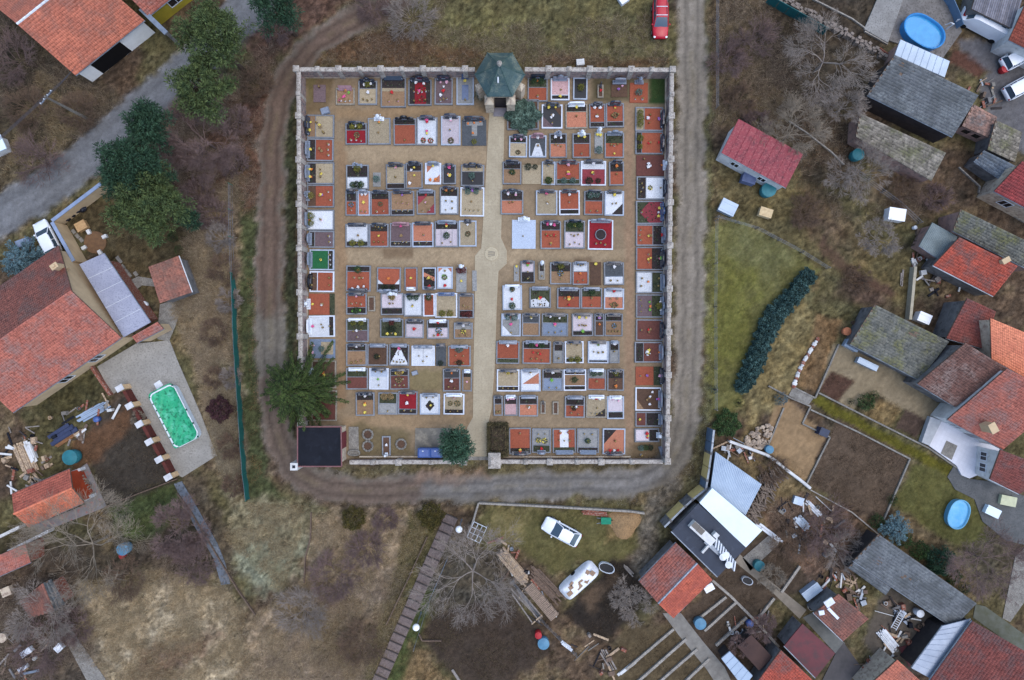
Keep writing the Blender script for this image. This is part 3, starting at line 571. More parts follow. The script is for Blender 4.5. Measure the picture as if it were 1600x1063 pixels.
def lantern_mesh(c):
    k = 'L' + c
    if k not in PMESH:
        mb = MB(); mb.lathe((0, 0, 0), [(.07, 0), (.08, .02), (.075, .2), (.06, .22)], 8, 0); mb.lathe((0, 0, .22), [(.08, 0), (.07, .05), (.02, .09), (.02, .11)], 8, 1)
        PMESH[k] = mb.mesh('grave_lantern', [mat('lantern_' + c, PC[c], rough=.25), mat('brass', (150, 128, 80), rough=.4, metal=.6)])
    return PMESH[k]
def wreath_mesh(c):
    k = 'R' + c
    if k not in PMESH:
        r = random.Random(ord(c)); mb = MB()
        for i in range(22):
            a = i / 22 * 6.283; mb.blob((math.cos(a) * .24 + r.uniform(-.03, .03), math.sin(a) * .24 + r.uniform(-.03, .03), .08 + r.uniform(0, .04)), r.uniform(.06, .095), .06, 0 if i % 4 else 1, 1, .25, r)
        for i in range(5): mb.blob((r.uniform(-.1, .1), r.uniform(-.1, .1), .1), .06, .05, 1 if i % 2 else 0, 1, .2, r)
        PMESH[k] = mb.mesh('grave_wreath', [mat('wreath_green', (66, 72, 50), (88, 84, 60), scale=8), mat('wreath_' + c, PC[c], tuple(int(q * .8) for q in PC[c]), scale=8)])
    return PMESH[k]
BC = {'g': ((62, 84, 50), (44, 64, 38)), 'y': ((120, 118, 52), (96, 96, 44)), 't': ((160, 136, 96), (134, 112, 78)), 'd': ((50, 60, 42), (38, 46, 34)), 'r': ((104, 50, 46), (84, 42, 40)), 'b': ((96, 118, 108), (74, 96, 88))}
BN = {'g': 'green', 'y': 'yellow-green', 't': 'straw coloured', 'd': 'dark', 'r': 'reddish', 'b': 'grey-green'}
def leafball(mb_n, rx, rz, leaf, seed, base=0.1):
    """leaf quads over and through an ellipsoid: verts, faces"""
    r = np.random.default_rng(seed); n = mb_n; d = r.normal(size=(n, 3)); d /= np.linalg.norm(d, axis=1)[:, None]; d[:, 2] = np.abs(d[:, 2]) * .95 - .1
    lump = 1 + .22 * np.sin(d[:, 0] * 7 + seed) * np.cos(d[:, 1] * 6 + seed * 2) ; rad = (r.uniform(.45, 1.0, n) ** .5) * lump
    c = d * rad[:, None] * np.array([rx, rx, rz]); c[:, 2] += rz * .35 + base
    t = r.normal(size=(n, 3)) * .7 + d * .6; t /= np.linalg.norm(t, axis=1)[:, None]; s_ = np.cross(t, r.normal(size=(n, 3))); s_ /= np.linalg.norm(s_, axis=1)[:, None]
    L_ = leaf * r.uniform(.7, 1.4, (n, 1)); W_ = L_ * .38
    V = np.stack([c - t * L_ * .5, c + s_ * W_ * .5, c + t * L_ * .5, c - s_ * W_ * .5], 1).reshape(-1, 3); return V, np.arange(n * 4).reshape(-1, 4)
def bush_mesh(c):
    k = 'B' + c
    if k not in PMESH:
        V, Fa = leafball(420, .36, .4, .11, ord(c)); col = BC[c]
        PMESH[k] = np_mesh('grave_shrub', V, Fa, mat('shrub_' + c, col[0], col[1], scale=7, island=.35, rough=.85))
    return PMESH[k]
NORN = [0]
def place(kind, me, loc, sc_, label, cat, group):
    o = bpy.data.objects.new(kind, me); C.objects.link(o); o.location = loc; o.rotation_euler = (0, 0, rng.uniform(0, 6.28)); o.scale = (sc_, sc_, sc_ * rng.uniform(.85, 1.1)); NORN[0] += 1
    tag(o, label, cat, group)
SPECIAL = {  # name: base fill + shaped fields in (across, head->foot) coordinates
 'redstrip': ('k', [('r', [(.26, .04), (.78, .04), (.8, 1), (.24, 1)])]), 'tcross': ('d', [('g', [(.18, .0), (.85, .0), (.85, .22), (.62, .22), (.62, .62), (.4, .62), (.4, .22), (.18, .22)])]),
 'diagsalmon': ('w', [('y', [(.05, .0), (.6, .0), (.05, .45)]), ('y', [(.98, .55), (.98, .95), (.45, .95)])]), 'diagred': ('t', [('k', [(0, 0), (1, 0), (1, .2), (0, .2)]), ('R', [(0, .2), (.55, .2), (0, .62)]), ('R', [(1, .55), (1, 1), (.5, 1)])]),
 'whitecorners': ('o', [('k', [(0, 0), (1, 0), (1, .3), (0, .3)]), ('w', [(0, .3), (.22, .3), (0, .55)]), ('w', [(1, .3), (.75, .3), (1, .5)])]), 'bandorange': ('k', [('y', [(0, .35), (1, .6), (1, .82), (0, .55)])]),
 'pinkcorners': ('w', [('y', [(0, .78), (.3, 1), (0, 1)]), ('y', [(1, .78), (.7, 1), (1, 1)])]), 'whitetri': ('k', [('w', [(.5, .02), (.98, .92), (.98, 1), (.02, 1), (.02, .92)])]),
 'diamond': ('w', [('k', [(.5, .28), (.76, .58), (.5, .88), (.24, .58)])]), 'blackdiag': ('B', [('n', [(.5, .0), (1, .0), (1, .5)]), ('m', [(0, .5), (.6, 1), (0, 1)])]), 'trapez': ('d', [('w', [(.38, .35), (.62, .35), (.9, 1), (.1, 1)])]),
 'blacktri': ('w', [('k', [(1, .5), (1, 1), (.35, 1)])]), 'ring': ('r', []), 'greydiag': ('g', [('c', [(0, 0), (1, 0), (1, .22), (0, .22)]), ('w', [(0, .52), (.55, 1), (0, 1)])]), 'orangetri': ('w', [('y', [(.97, .12), (.97, .68), (.05, .68)])]),
 'strips': ('w', [('o', [(0, .2), (.29, .2), (.29, 1), (0, 1)]), ('o', [(.71, .2), (1, .2), (1, 1), (.71, 1)]), ('e', [(0, 0), (1, 0), (1, .2), (0, .2)])]), 'cornerblack': ('y', [('k', [(1, 1), (.38, 1), (1, .38)])]),
 'redarrow': ('e', [('R', [(0, .0), (1, .0), (1, .52), (.5, .9), (0, .52)])]), 'browndiag': ('n', [('t', [(1, .68), (.5, 1), (1, 1)])]), 'bluetomb': ('g', [('n2', [(.28, .28), (.72, .28), (.72, .86), (.28, .86)])]),
 'greyblue': ('b', [('d', [(0, 0), (1, 0), (1, .62), (0, .62)]), ('w', [(0, .66), (1, .66), (1, 1), (0, 1)])]), 'linesw': ('l', [('k', [(0, 0), (1, 0), (1, .28), (0, .28)])]), 'bandk': ('t', [('k', [(0, 0), (1, 0), (1, .34), (0, .34)]), ('s', [(0, .34), (1, .34), (1, .46), (0, .46)])]),
 'darkwhite': ('e', [('w', [(.0, .62), (.3, .55), (.72, .5), (.98, .8), (.95, 1), (.02, 1)])]), 'gravelinset': ('b', [('s', [(.2, .45), (.85, .45), (.85, .92), (.2, .92)])]), 'lstone': ('s', [('k', [(.98, .6), (.98, 1), (.4, 1)])]), 'doublew': ('w', [])}
FM['n2'] = SM['n']; FC['n2'] = FC['b']
ORD = ['first', 'second', 'third', 'fourth', 'fifth', 'sixth', 'seventh', 'eighth', 'ninth', 'tenth', 'eleventh', 'twelfth', 'thirteenth', 'fourteenth', 'fifteenth', 'sixteenth']
def headstone(gr, hx, hy, ux, uy, W, code, r):
    """stone standing at (hx,hy), u across, outward n; code = shape+material"""
    m = SM[code[1]]; n = (uy, -ux); sh = code[0]
    def P(a, b, z): return (hx + ux * a + n[0] * b, hy + uy * a + n[1] * b, z)
    def boxl(mb, a, b, z, w_, d_, h_, top=1.0):
        vs = []
        for zz, k in ((z, 1), (z + h_, top)):
            for sx, sy in ((-1, -1), (1, -1), (1, 1), (-1, 1)): vs.append(P(a + sx * w_ / 2 * k, b + sy * d_ / 2 * k, zz))
        mb.add(vs, [(4, 5, 6, 7), (3, 2, 1, 0), (0, 1, 5, 4), (1, 2, 6, 5), (2, 3, 7, 6), (3, 0, 4, 7)])
    def tab(mb, a, w_, h_, d_, z0, arch):
        k = 7; prof = [(-w_ / 2, z0), (w_ / 2, z0)] + [(w_ / 2 * math.cos(math.pi * i / k) if arch > .2 else w_ / 2 - w_ * i / k, z0 + h_ - arch * h_ + arch * h_ * math.sin(math.pi * i / k)) for i in range(k + 1)]
        f = [P(a + q[0], -d_ / 2, q[1]) for q in prof]; b_ = [P(a + q[0], d_ / 2, q[1]) for q in prof]; N = len(prof)
        mb.add(f + b_, [tuple(range(N)), tuple(reversed(range(N, 2 * N)))] + [(i, N + i, N + (i + 1) % N, (i + 1) % N) for i in range(N)])
    base = MB(); boxl(base, 0, 0, .05, W * (.86 if sh in 'TWL' else .5), .42, .2); bo = base.build('plinth', m, gr)
    mb = MB()
    if sh == 'T': tab(mb, 0, W * r.uniform(.62, .78), r.uniform(.75, 1.0), .17, .25, r.choice((.1, .16, .3)))
    elif sh == 'W':
        tab(mb, 0, W * .34, r.uniform(.95, 1.15), .2, .25, .2); tab(mb, -W * .31, W * .27, .6, .15, .25, .12); tab(mb, W * .31, W * .27, .6, .15, .25, .12)
    elif sh == 'C':
        boxl(mb, 0, 0, .25, W * .3, .28, .35, .8); boxl(mb, 0, 0, .6, .14, .12, .9); boxl(mb, 0, 0, 1.1, .55, .11, .14)
    elif sh == 'A':
        boxl(mb, 0, 0, .25, W * .36, .36, .35, .85); mb.lathe(P(0, 0, .6), [(.2, 0), (.22, .1), (.15, .35), (.17, .55), (.2, .66), (.09, .74), (.1, .8), (.11, .88), (.05, .96)], 10)
        mb.add([P(-.12, .1, 1.1), P(-.42, .18, 1.35), P(-.3, .16, .85), P(.12, .1, 1.1), P(.42, .18, 1.35), P(.3, .16, .85)], [(0, 1, 2), (3, 5, 4)])
    elif sh == 'L':
        w2 = W * .4; mb.add([P(-w2, -.2, .25), P(w2, -.2, .25), P(w2, .2, .25), P(-w2, .2, .25), P(-w2, -.12, .33), P(w2, -.12, .33), P(w2, .2, .66), P(-w2, .2, .66)], [(4, 5, 6, 7), (3, 2, 1, 0), (0, 1, 5, 4), (1, 2, 6, 5), (2, 3, 7, 6), (3, 0, 4, 7)])
    else: tab(mb, 0, W * .42, r.uniform(.8, 1.05), .2, .25, .35)
    mb.build('headstone', m, gr)
    if sh in 'TWL' and r.random() < .75:    # vase and lamp on the plinth
        v = MB(); a = r.choice((-1, 1)) * W * .4; v.lathe(P(a, -.1, .25), [(.05, 0), (.07, .1), (.04, .2), (.06, .25)], 8); v.build('vase', SM['g'], gr)
    if sh in 'TWN' and code[1] in 'dbn':       # pale inscription plate
        pl = MB(); boxl(pl, 0, -.112, .55, W * .24, .012, .2); pl.build('plaque', SM['g'], gr)
def grave(x0, y0, x1, y1, hd, kerb, fill, stone, orn, where, short):
    r = random.Random(int(x0 * 31 + y0 * 7)); a = g(x0, y1); b = g(x1, y0); X0, Y0, X1, Y1 = a.x, a.y, b.x, b.y; cx, cy = (X0 + X1) / 2, (Y0 + Y1) / 2
    spec = SPECIAL.get(fill[1:]) if fill[0] == '@' else None
    if spec: main = spec[1][0][0] if fill == '@redstrip' else spec[0]
    else:
        parts = [(fill[i], int(fill[i + 1])) for i in range(0, len(fill), 2)] if len(fill) > 1 else [(fill, 10)]
        main = max(parts, key=lambda q: q[1])[0]
    lab = f"grave with {FC[main][2]}" + (f" and {KW[kerb]} kerb" if kerb in KW else '') + ', ' + where
    G = thing('grave', lab, 'grave', (cx, cy, 0), 'graves in the cemetery'); kw = .16 if kerb in KW else 0.0; kh = .2
    if kw:
        mb = MB(); o = [(X0 + .02, Y0 + .02), (X1 - .02, Y0 + .02), (X1 - .02, Y1 - .02), (X0 + .02, Y1 - .02)]; i_ = [(X0 + kw, Y0 + kw), (X1 - kw, Y0 + kw), (X1 - kw, Y1 - kw), (X0 + kw, Y1 - kw)]; e = .02
        oc = [(X0 + .02 + e, Y0 + .02 + e), (X1 - .02 - e, Y0 + .02 + e), (X1 - .02 - e, Y1 - .02 - e), (X0 + .02 + e, Y1 - .02 - e)]
        V = [(*p, -.1) for p in o] + [(*p, kh - e) for p in o] + [(*p, kh) for p in oc] + [(*p, kh) for p in i_] + [(*p, .0) for p in i_]; fs = []
        for l in range(4):
            for k in range(4): fs.append((l * 4 + k, l * 4 + (k + 1) % 4, (l + 1) * 4 + (k + 1) % 4, (l + 1) * 4 + k))
        mb.add(V, fs); mb.build('kerb', KC[kerb], G)
    hx0, hy0, hx1, hy1 = X0 + kw, Y0 + kw, X1 - kw, Y1 - kw
    # local frame: u across (0..1), v from head to foot
    def UV(u, v):
        if hd == 'N': return (hx0 + u * (hx1 - hx0), hy1 - v * (hy1 - hy0))
        if hd == 'S': return (hx1 - u * (hx1 - hx0), hy0 + v * (hy1 - hy0))
        if hd == 'W': return (hx0 + v * (hx1 - hx0), hy0 + u * (hy1 - hy0))
        return (hx1 - v * (hx1 - hx0), hy1 - u * (hy1 - hy0))
    zf = .13 if kw else .06
    def nm(k): return 'planting_bed' if k in 'ke' else ('stone_slab' if FC[k][2].split()[-1] in ('slab', 'stone', 'marble') else 'gravel_bed')
    def bedplants(poly, k):
        us = [q[0] for q in poly]; vs = [q[1] for q in poly]; n = int((max(us) - min(us)) * (max(vs) - min(vs)) * (hx1 - hx0) * (hy1 - hy0) * 9); mb = MB()
        for _ in range(min(n, 40)):
            u = r.uniform(min(us) + .05, max(us) - .05); v = r.uniform(min(vs) + .03, max(vs) - .03)
            if len(poly) < 4 and not inpoly(u, v, poly): continue
            x, y = UV(u, v); s_ = r.uniform(.06, .13); mi = r.choice((0, 0, 1, 2)); h_ = zf + r.uniform(.06, .16); an = r.uniform(0, 1.5); q = [(x + s_ * math.cos(an + j * 1.5708), y + s_ * math.sin(an + j * 1.5708), zf + .02) for j in range(4)]
            mb.add(q + [(x, y, h_)], [(0, 1, 4), (1, 2, 4), (2, 3, 4), (3, 0, 4)], mi)
        if mb.f: mb.build('bed_plants', [mat('bed_dark_green', (54, 64, 44), (42, 50, 36), scale=9), mat('bed_grey_green', (92, 94, 76), (72, 74, 60), scale=9), mat('bed_brown', (72, 56, 44), (56, 44, 36), scale=9)], G, kind='stuff')
    def field(k, poly, z):
        q = [UV(*p) for p in poly]; MB().prism(q, -.05, z).build(nm(k), FM[k], G)
        if k in 'ke': bedplants(poly, k)
    if spec:
        field(spec[0], [(0, 0), (1, 0), (1, 1), (0, 1)], zf)
        for k, poly in spec[1]: field(k, poly, zf + .03)
        if fill == '@ring':
            x, y = UV(.5, .5); mb = MB(); mb.lathe((x, y, zf), [(.6, 0), (.62, .2), (.58, .24), (.53, .23), (.53, .1)], 10); mb.build('planter_ring', KC['g'], G); mb = MB(); mb.lathe((x, y, zf), [(.52, 0), (.52, .16), (.3, .2)], 10); mb.build('planter_soil', FM['k'], G)
        if fill in ('@doublew',): x, y = UV(.5, .5); mb = MB(); mb.beam((*UV(.5, .05), zf), (*UV(.5, .97), zf), .03, .012); mb.build('joint', KC['g'], G)
        if fill == '@linesw':
            for u in (.24, .76): mb = MB(); mb.beam((*UV(u, .3), zf + .0), (*UV(u, .98), zf), .04, .02); mb.build('joint', KC['g'], G)
    else:
        v = 0; tot = sum(q[1] for q in parts)
        for k, q in parts:
            v2 = v + q / tot; field(k, [(0, v + (.004 if v else 0)), (1, v + (.004 if v else 0)), (1, v2), (0, v2)], zf + r.uniform(-.012, .012))
            if v and kw and r.random() < .7: mb = MB(); mb.beam((*UV(0, v), .05), (*UV(1, v), .05), .07, .13); mb.build('divider', KC[kerb], G)
            v = v2
    if stone != '-':
        ax, ay = UV(0, 0); bx, by = UV(1, 0); W = math.hypot(bx - ax, by - ay); u = ((bx - ax) / W, (by - ay) / W); o_ = {'N': (0, .02), 'S': (0, -.02), 'W': (-.02, 0), 'E': (.02, 0)}[hd]
        n_ = (u[1], -u[0]); want = {'N': (0, 1), 'S': (0, -1), 'W': (-1, 0), 'E': (1, 0)}[hd]
        if n_[0] * want[0] + n_[1] * want[1] < 0: u = (-u[0], -u[1])
        headstone(G, (ax + bx) / 2 + o_[0], (ay + by) / 2 + o_[1], u[0], u[1], W, stone, r)
    G.rotation_euler = (0, 0, r.uniform(-.014, .014))
    if orn != '-':
        for tk in orn.split(','):
            kind = 'P'; s = tk
            if s[0] in 'BRL': kind = s[0]; s = s[1:]
            c_, n, ps = s[0], int(s[1]), s[2]
            if kind == 'P' and (c_ in 'nb' or (c_ in 'wk' and ps in 'fm') or (c_ == 't' and ps != 'c')): kind = 'L'
            noun = {'P': ('flower_posy', 'flower posy', 'flowers'), 'B': ('grave_shrub', 'small round shrub', 'shrub'), 'R': ('grave_wreath', 'wreath', 'wreath'), 'L': ('grave_lantern', 'grave lantern', 'lantern')}[kind]
            word = BN[c_] if kind == 'B' else PN[c_]; pos = {'h': 'at head of', 'f': 'at foot of', 'c': 'in centre of', 's': 'on', 'm': 'across middle of', 'k': 'on kerb of'}[ps]
            lb = f"{word} {noun[1]} {pos} the {short}"; me = {'P': posy_mesh, 'B': bush_mesh, 'R': wreath_mesh, 'L': lantern_mesh}[kind](c_)
            pts = []
            for i in range(n):
                t = (i + .5) / n
                if ps == 'h': u, v = .12 + .76 * t, r.uniform(.06, .16)
                elif ps == 'f': u, v = .1 + .8 * t, r.uniform(.8, .9)
                elif ps == 'm': u, v = .12 + .76 * t, r.uniform(.45, .55)
                elif ps == 'c': u, v = .5 + r.uniform(-.06, .06) + (t - .5) * .3, .52 + r.uniform(-.06, .06)
                else: u, v = r.uniform(.15, .85), r.uniform(.25, .85)
                if kind == 'B' and ps in 'hf': v = .13 if ps == 'h' else .87
                pts.append(UV(u, v))
            side = hd in 'WE'; pts.sort(key=lambda q: -q[1] if side else q[0])
            for i, (x, y) in enumerate(pts):
                sc_ = r.uniform(.7, 1.15) if kind == 'P' else (r.uniform(.8, 1.15) if kind != 'L' else r.uniform(1.0, 1.5)); w1 = ''
                if n == 2: w1 = (('upper ', 'lower ') if side else ('left ', 'right '))[i]
                elif n == 3: w1 = (('upper ', 'middle ', 'lower ') if side else ('left ', 'middle ', 'right '))[i]
                elif n > 3: w1 = ORD[i] + ' '
                place(noun[0], me, (x, y, zf), sc_, w1 + lb, noun[2], f"{word} {noun[1]}s, {short}")
ROWS = [
('row {} left of the path', 'N', [
 '490 133 509 160 N - m - n1h', '525 138 555 165 N c t Lp t1h,p3s,g1s,o1h,w3f', '560 127 590 165 N g k3s7 Wd w2h,w1c,n3f,By1h', '595 122 635 169 N g @bandk Ld r1c,k2f', '638 125 675 166 N g @redstrip Wd w4m,p1c,w2h,n3f',
 '679 123 708 165 N g m Td k2h,w2s,w2f,t1f,r1c', '713 120 741 165 N l @bluetomb Nn y1h,t1f']),
('', 'N', ['540 193 574 227 N g k3r7 Td y2h,w1h,w3f,Rt1c,By2h', '575 185 611 227 N g s Aw o1h,g1h,t1c', '615 186 651 228 N g k2o8 Wb t1f', '651 184 684 228 N g w Td p1h,r1h,p1c,y1s,w2f,Rr2f', '689 182 720 228 N l l Td w1h,k1h,b1c,Rn1f', '722 188 760 228 N - @tcross Td o3h,o1c,By1f']),
('', 'N', ['541 258 577 297 N g k5w5 Cg Bd1f,Bg2f,By1h,n2f', '583 270 595 292 N - g - Bb1c', '603 257 634 297 N g s8k2 Td w1h,p1h,b1h,n1c', '634 255 661 296 N g k3t7 Td y1c,w2s,y1h', '664 255 690 289 N w @diagsalmon Tg y1h,o2f', '691 258 713 289 N g B Td p1h,o2c,w1c,y1c', '720 258 757 292 N g s3B7 Wd Bb1c,n2h,w1f']),
('', 'N', ['540 299 559 338 N g k4o6 Td Rb1c,w1f', '559 299 579 338 N l y Tg y1m,w2h,k2f', '579 299 610 338 N g k3o7 Td Rn1c,w2f', '610 299 648 338 N g t8k2 Td v1h,k3m,w3f', '651 298 681 336 N g @diagred Tg r1h,k1c,w2f,t1c', '687 293 717 336 N g k3w7 Td o2h,t2h,w2f,b2m', '719 293 757 339 N w s Td v1h,t1c,Bb2h,w4f']),
('', 'N', ['540 350 577 387 N g w8k2 Td t1c,b3f,By2f', '577 350 608 387 N g k3o7 Td t2h,b1h,y1m,n3f', '609 349 644 387 N g m8k2 Tp p1h,w4f,t1c', '644 348 678 387 N l y8k2 Td b1c,w2f', '679 346 717 387 N g @linesw Tg r1h,y1h,w1c,Bg1c,n2f', '717 345 745 386 N l s Nd w1h,Rn1c']),
('', 'S', ['541 415 580 456 S g o8k2 Td w3h,t1c,Bg1f,o1f,y1f,w2m', '589 418 627 457 S g @whitecorners Wg Bd2h,o1m', '632 418 653 454 S g o Tw y1m', '660 418 682 453 S l @bandorange Td t2m,r1h,y1c', '683 417 708 452 S l @pinkcorners - Rg1c,b1m,r1h,t1f', '713 418 729 457 N - g Aw Br2h,y1m', '738 423 745 455 N - g - -']),
('', 'N', ['541 458 574 492 N g o7k3 Td w3m,k1h,Bg1f,g2f', '575 463 587 487 N c n - -', '595 458 631 493 N g l7k3 Aw Bt1h,By1h,o1h,n2c', '631 459 661 495 N g w Td Bg2h,y1c,n1c', '661 459 680 495 N w o Nd Bg1h,w1h', '680 458 715 497 N w s Tn By2f,Bt2f', '716 459 741 498 N g t7k3 Td w2m,t1c,Br2f']),
('', 'N', ['541 498 577 535 N g e5m5 Tw By2h,w1c,t2m,w1f', '594 498 631 528 N g e Tg Br1h,w1f,y2f,t1f,Bd2c', '633 499 663 529 N g k2l8 Td t1c,r1m', '667 500 702 530 N g k4l6 Tw r1h,Rb1c,r1f,n2f', '709 504 739 530 N g g4t6 Td w1h,Ry1c,n2f']),
('', 'N', ['541 537 574 572 N g k3t7 Td w1h,k1f,n3f', '574 538 607 572 N g n Tg Bd1c,n2c', '608 538 640 572 N g @whitetri Tg p1h,w4f', '643 540 680 572 N w @doublew Wg t1f,w2m', '681 540 697 572 N - d Td Bd1f', '700 540 736 573 N g o Tg Bb1h,w2m,k1h,t2f,Bd1f']),
('', 'N', ['541 575 576 609 N g e4f6 Tw t1h', '577 575 608 609 N w c4w6 Td b2h,g1c,b1f', '609 576 640 609 N g k3f7 Td y2h,w2m,w3f,Rt1c,Bt1h', '692 576 720 612 N g B4f6 Td w1c,o1h,t2f,w1m', '722 578 738 612 N g k3t7 Tw k1c']),
('', 'N', ['556 613 586 650 N g k3t7 Wd w1h,y1m,o1m,y1f', '591 613 622 648 N g e5g5 - Bt2h,w1f,t1f', '622 611 653 648 N g r8k2 Td y1h,v1h,w1c,w2f', '656 615 688 648 N l @diamond Tg b2h,y1c', '693 615 726 648 N w s8k2 Tw k1h,t1h,Rt2m,n2f']),
]
RROWS = [
('', '', ['824 122 856 160 N g e4o6 Td Bg2h,o1h,w1f,w1h', '860 123 890 158 N w p8k2 Wg y1f,t1c', '895 122 918 157 N l B - By1c', '933 133 943 154 N c n Nd r1m', '955 130 980 152 N - n Tg v1c,k1s', '984 130 1012 161 N - o Ag Bb1c,w2f']),
('', '', ['792 156 842 204 N g n - -', '846 164 879 202 N w @blackdiag Td y2h,w2c,t1c,k1f', '883 163 918 202 N c k3y7 Tw y1h,n1m', '920 163 946 201 N g o8k2 Td w2h,w1c,t1m', '946 162 975 200 N g o8k2 Td y1h,r1h,Rt1c,n2m']),
('', '', ['795 213 824 247 N l k3s7 Td k2h,Rn1f', '826 212 854 247 N l @trapez Tp w1h,t1c', '858 209 886 248 N g k4y6 Cg w2h,w1m,t2m', '894 209 923 248 N g k4o6 Aw y2h,w1f', '929 207 942 240 N - g Aw y2h,Bb1f', '944 208 975 248 N g e4o6 Wg t2m,w1m,y1f']),
('', '', ['785 253 815 289 N g k3t7 Td Rn1c,Bg1m,w1m', '816 258 845 288 N - s - Bd2h', '846 253 868 290 N l s Td b1h,Bg1f,By1f', '868 253 907 290 N g o8e2 Td k1h,o1m,y1c,p1m,Bb2f,w1m', '907 252 947 291 N w w3R7 Td w1h,y1c,w1m,Bd2f', '951 253 975 291 N g k4o6 Td t1m,o1h']),
('', '', ['782 298 818 336 N g k4y6 Wd k2h,w2h,n2c', '837 298 871 337 N l s Td p1h,b1h,t1c,w1c', '873 298 906 337 N w o8k2 Td w1h,w1m', '912 299 943 337 N g k4o6 Td Bb2h,w1h,k2h,k2f', '944 299 975 338 N l @blacktri Td y1h,n2c']),
('', '', ['800 344 837 389 N - c Aw n1c', '844 346 877 390 N g k3o7 Td p2h,w1h,n3m,r2m,y1f,w1f,k1f', '881 345 914 389 N g e4l6 Td Bg3h,y1h,t2m,n1c,w3f', '918 344 958 391 N w @ring Wg w2f,t1f']),
('', '', ['803 415 811 440 N - g - y1h,k1m', '813 408 836 443 N g l5k5 Td r1h,g1h,w1m,t1f', '841 410 852 438 N c k5g5 Aw w1f', '859 410 893 445 N g k4t6 Td By1h,Rb1c,b1c,w1f', '894 410 920 446 N g w4o6 Tg b1h,n2h,o1c,w2f', '922 410 939 446 N - n - y1h', '943 410 975 446 N g @greyblue Td w1h,n2f']),
('', '', ['785 446 816 485 N l w Tw Bg1h,o1h,r1c,t1f,Bg1f', '827 449 861 482 N g @darkwhite Tg r1c,y1c,k1f', '870 450 907 483 N g k4o6 Wg y1m,w2m,o1c,r1f', '907 450 941 483 N g e4o6 Tg b1c,w1f,Bg1h', '943 451 975 484 N l w4y6 Tg w2m,k2m,Rt1f,n2f,r1h']),
('', '', ['783 490 814 526 N l @greydiag Td w2h,r1h,p1m,Bb2h,n1f', '815 490 844 526 N g d4t6 Td w1h,b1h,y1h', '846 490 888 526 N g e4b6 Td w2h,y1m,p1m,w3f,k1f', '893 490 927 526 N g l8k2 Td y2h,n2c,k2m,g1f', '928 490 944 526 N g k3n7 Td v1h,y1h,o1c', '944 490 973 526 N g k3t7 Td Rb1c,n4f']),
('', '', ['775 533 812 569 N g o8e2 Tg w1h,v1h', '816 533 861 569 N g k3o7 Tg Bg2h,p1h,b1c,r2c,k1f,w2f', '864 534 881 568 N g k4g6 Td n1f', '882 533 912 568 N w s8k2 Td n2h,k2f,By2f', '918 533 951 568 N l w9k1 Td g1h,b1h,n3m', '951 533 968 568 N g k4g6 Tg w1h,n1c']),
('', '', ['776 577 812 612 N w s8k2 Td y1h,b1h,t2h,n3f', '813 577 845 612 N l @orangetri Tg w1h,b1h', '847 577 880 611 N g k4b6 Td y1h,w1h,g1c,w2f', '880 577 916 611 N w k2t6k2 Wg w2m,Bg1c,b1h', '917 577 947 610 N g g4o6 Tw Bg2h,w1h,t1c', '948 577 975 611 N g k4n6 Td By1h,w1h,w1f,o1f,b1m']),
('', '', ['771 618 786 650 N g k4t6 Td t2f', '787 618 809 650 N g k4p6 Tw o1h,k3h', '810 618 841 651 N g k4y6 Tg b1m,w1c,t2c', '844 627 853 647 N c n Nd -', '863 627 873 648 N c n - -', '882 619 914 653 N g k4o6 Tg w1c,t2m,w2f,Bd1c', '915 618 948 653 N c @lstone Tw w2h,r1h,n1c,w3f', '948 619 975 655 N l l7k3 Tw k2h']),
('', '', ['795 668 830 710 S g k2o8 Td y1h,p1h,o1h,w1f', '831 669 861 708 S g e3g7 Ng r1h,Ry2m,w2f', '863 669 900 708 S g @strips Lg w2f,t3m,r2f', '901 669 936 708 S g k2g8 Lg y1m,Bg1c,w1m,b2f', '941 669 977 710 S l @cornerblack Td r2h,n1c,w1h']),
]
WCOL = ['480 180 523 217 W g t3s7 Wd y2h,y1c,t1c,n3s', '480 217 522 253 W g k3o7 Tg y1h,t2c,w3f', '480 254 523 289 W g k3s7 Tg y2h,o2h,t1m,y1c,n2m', '480 289 523 325 W g n3o7 Cg Bt1h,By1h,v1c,y1c,w2f,t1m', '480 328 523 361 W g w Tg By2h,o1h,n1c,k1m', '483 361 523 388 W g k2m8 Tg w2f',
 '484 390 523 423 W l G8k2 Tg w3f,t1m,y1m', '484 424 523 457 W w n3o7 Tb t2h,n2f', '483 459 523 492 W - o8e2 Aw w1c,y1h,t1c', '483 493 524 527 W w w8k2 Tw p1h,n2c,t1f', '484 530 524 560 W - @gravelinset - r1h,k2h,Bb1c', '487 563 526 607 W c n Nw y1c,o1c,Bb1h', '487 609 527 658 W c f - -']
ECOL = ['992 168 1036 206 E g o7s3 Td v1h,o1h,w1c,k1c,n2m,By3f', '992 206 1036 242 E g o8k2 Td r1h,r1c,t1c,By2f', '994 243 1038 275 E - f Aw o1h,w3c,n1s', '994 276 1040 313 E g w7k3 Td n1h,Ry1m,w1f,t2f', '993 314 1036 351 E g @redarrow Wn y2h,w1h,w1f', '993 351 1038 385 E g k4o6 Tg w1m,w3f,y1c,t1c,r1h', '993 386 1036 423 E g k4o6 Td p1h,w1h,y2c,k2m,g1h',
 '993 424 1036 459 E g e4w6 Tg o1c,t2h,n2f', '993 460 1036 497 E g e4m6 Wg By1h,Bt1h,w2h,g2m,w3f,o1c', '993 499 1035 533 E g f Td t2c,b1f,r1c', '991 534 1034 567 E g f7k3 Tg y2c,w1c,o1h,Rw1c', '993 573 1033 602 E - e3o7 Td w1f,v1c,k1h', '992 605 1033 642 E w @browndiag Tg p1h,v1h,w3s,t2c', '992 643 1033 667 E g k6f4 Tg b1h,y1f', '991 669 1030 691 E g k4l6 Aw y1c,w1m,r2m']
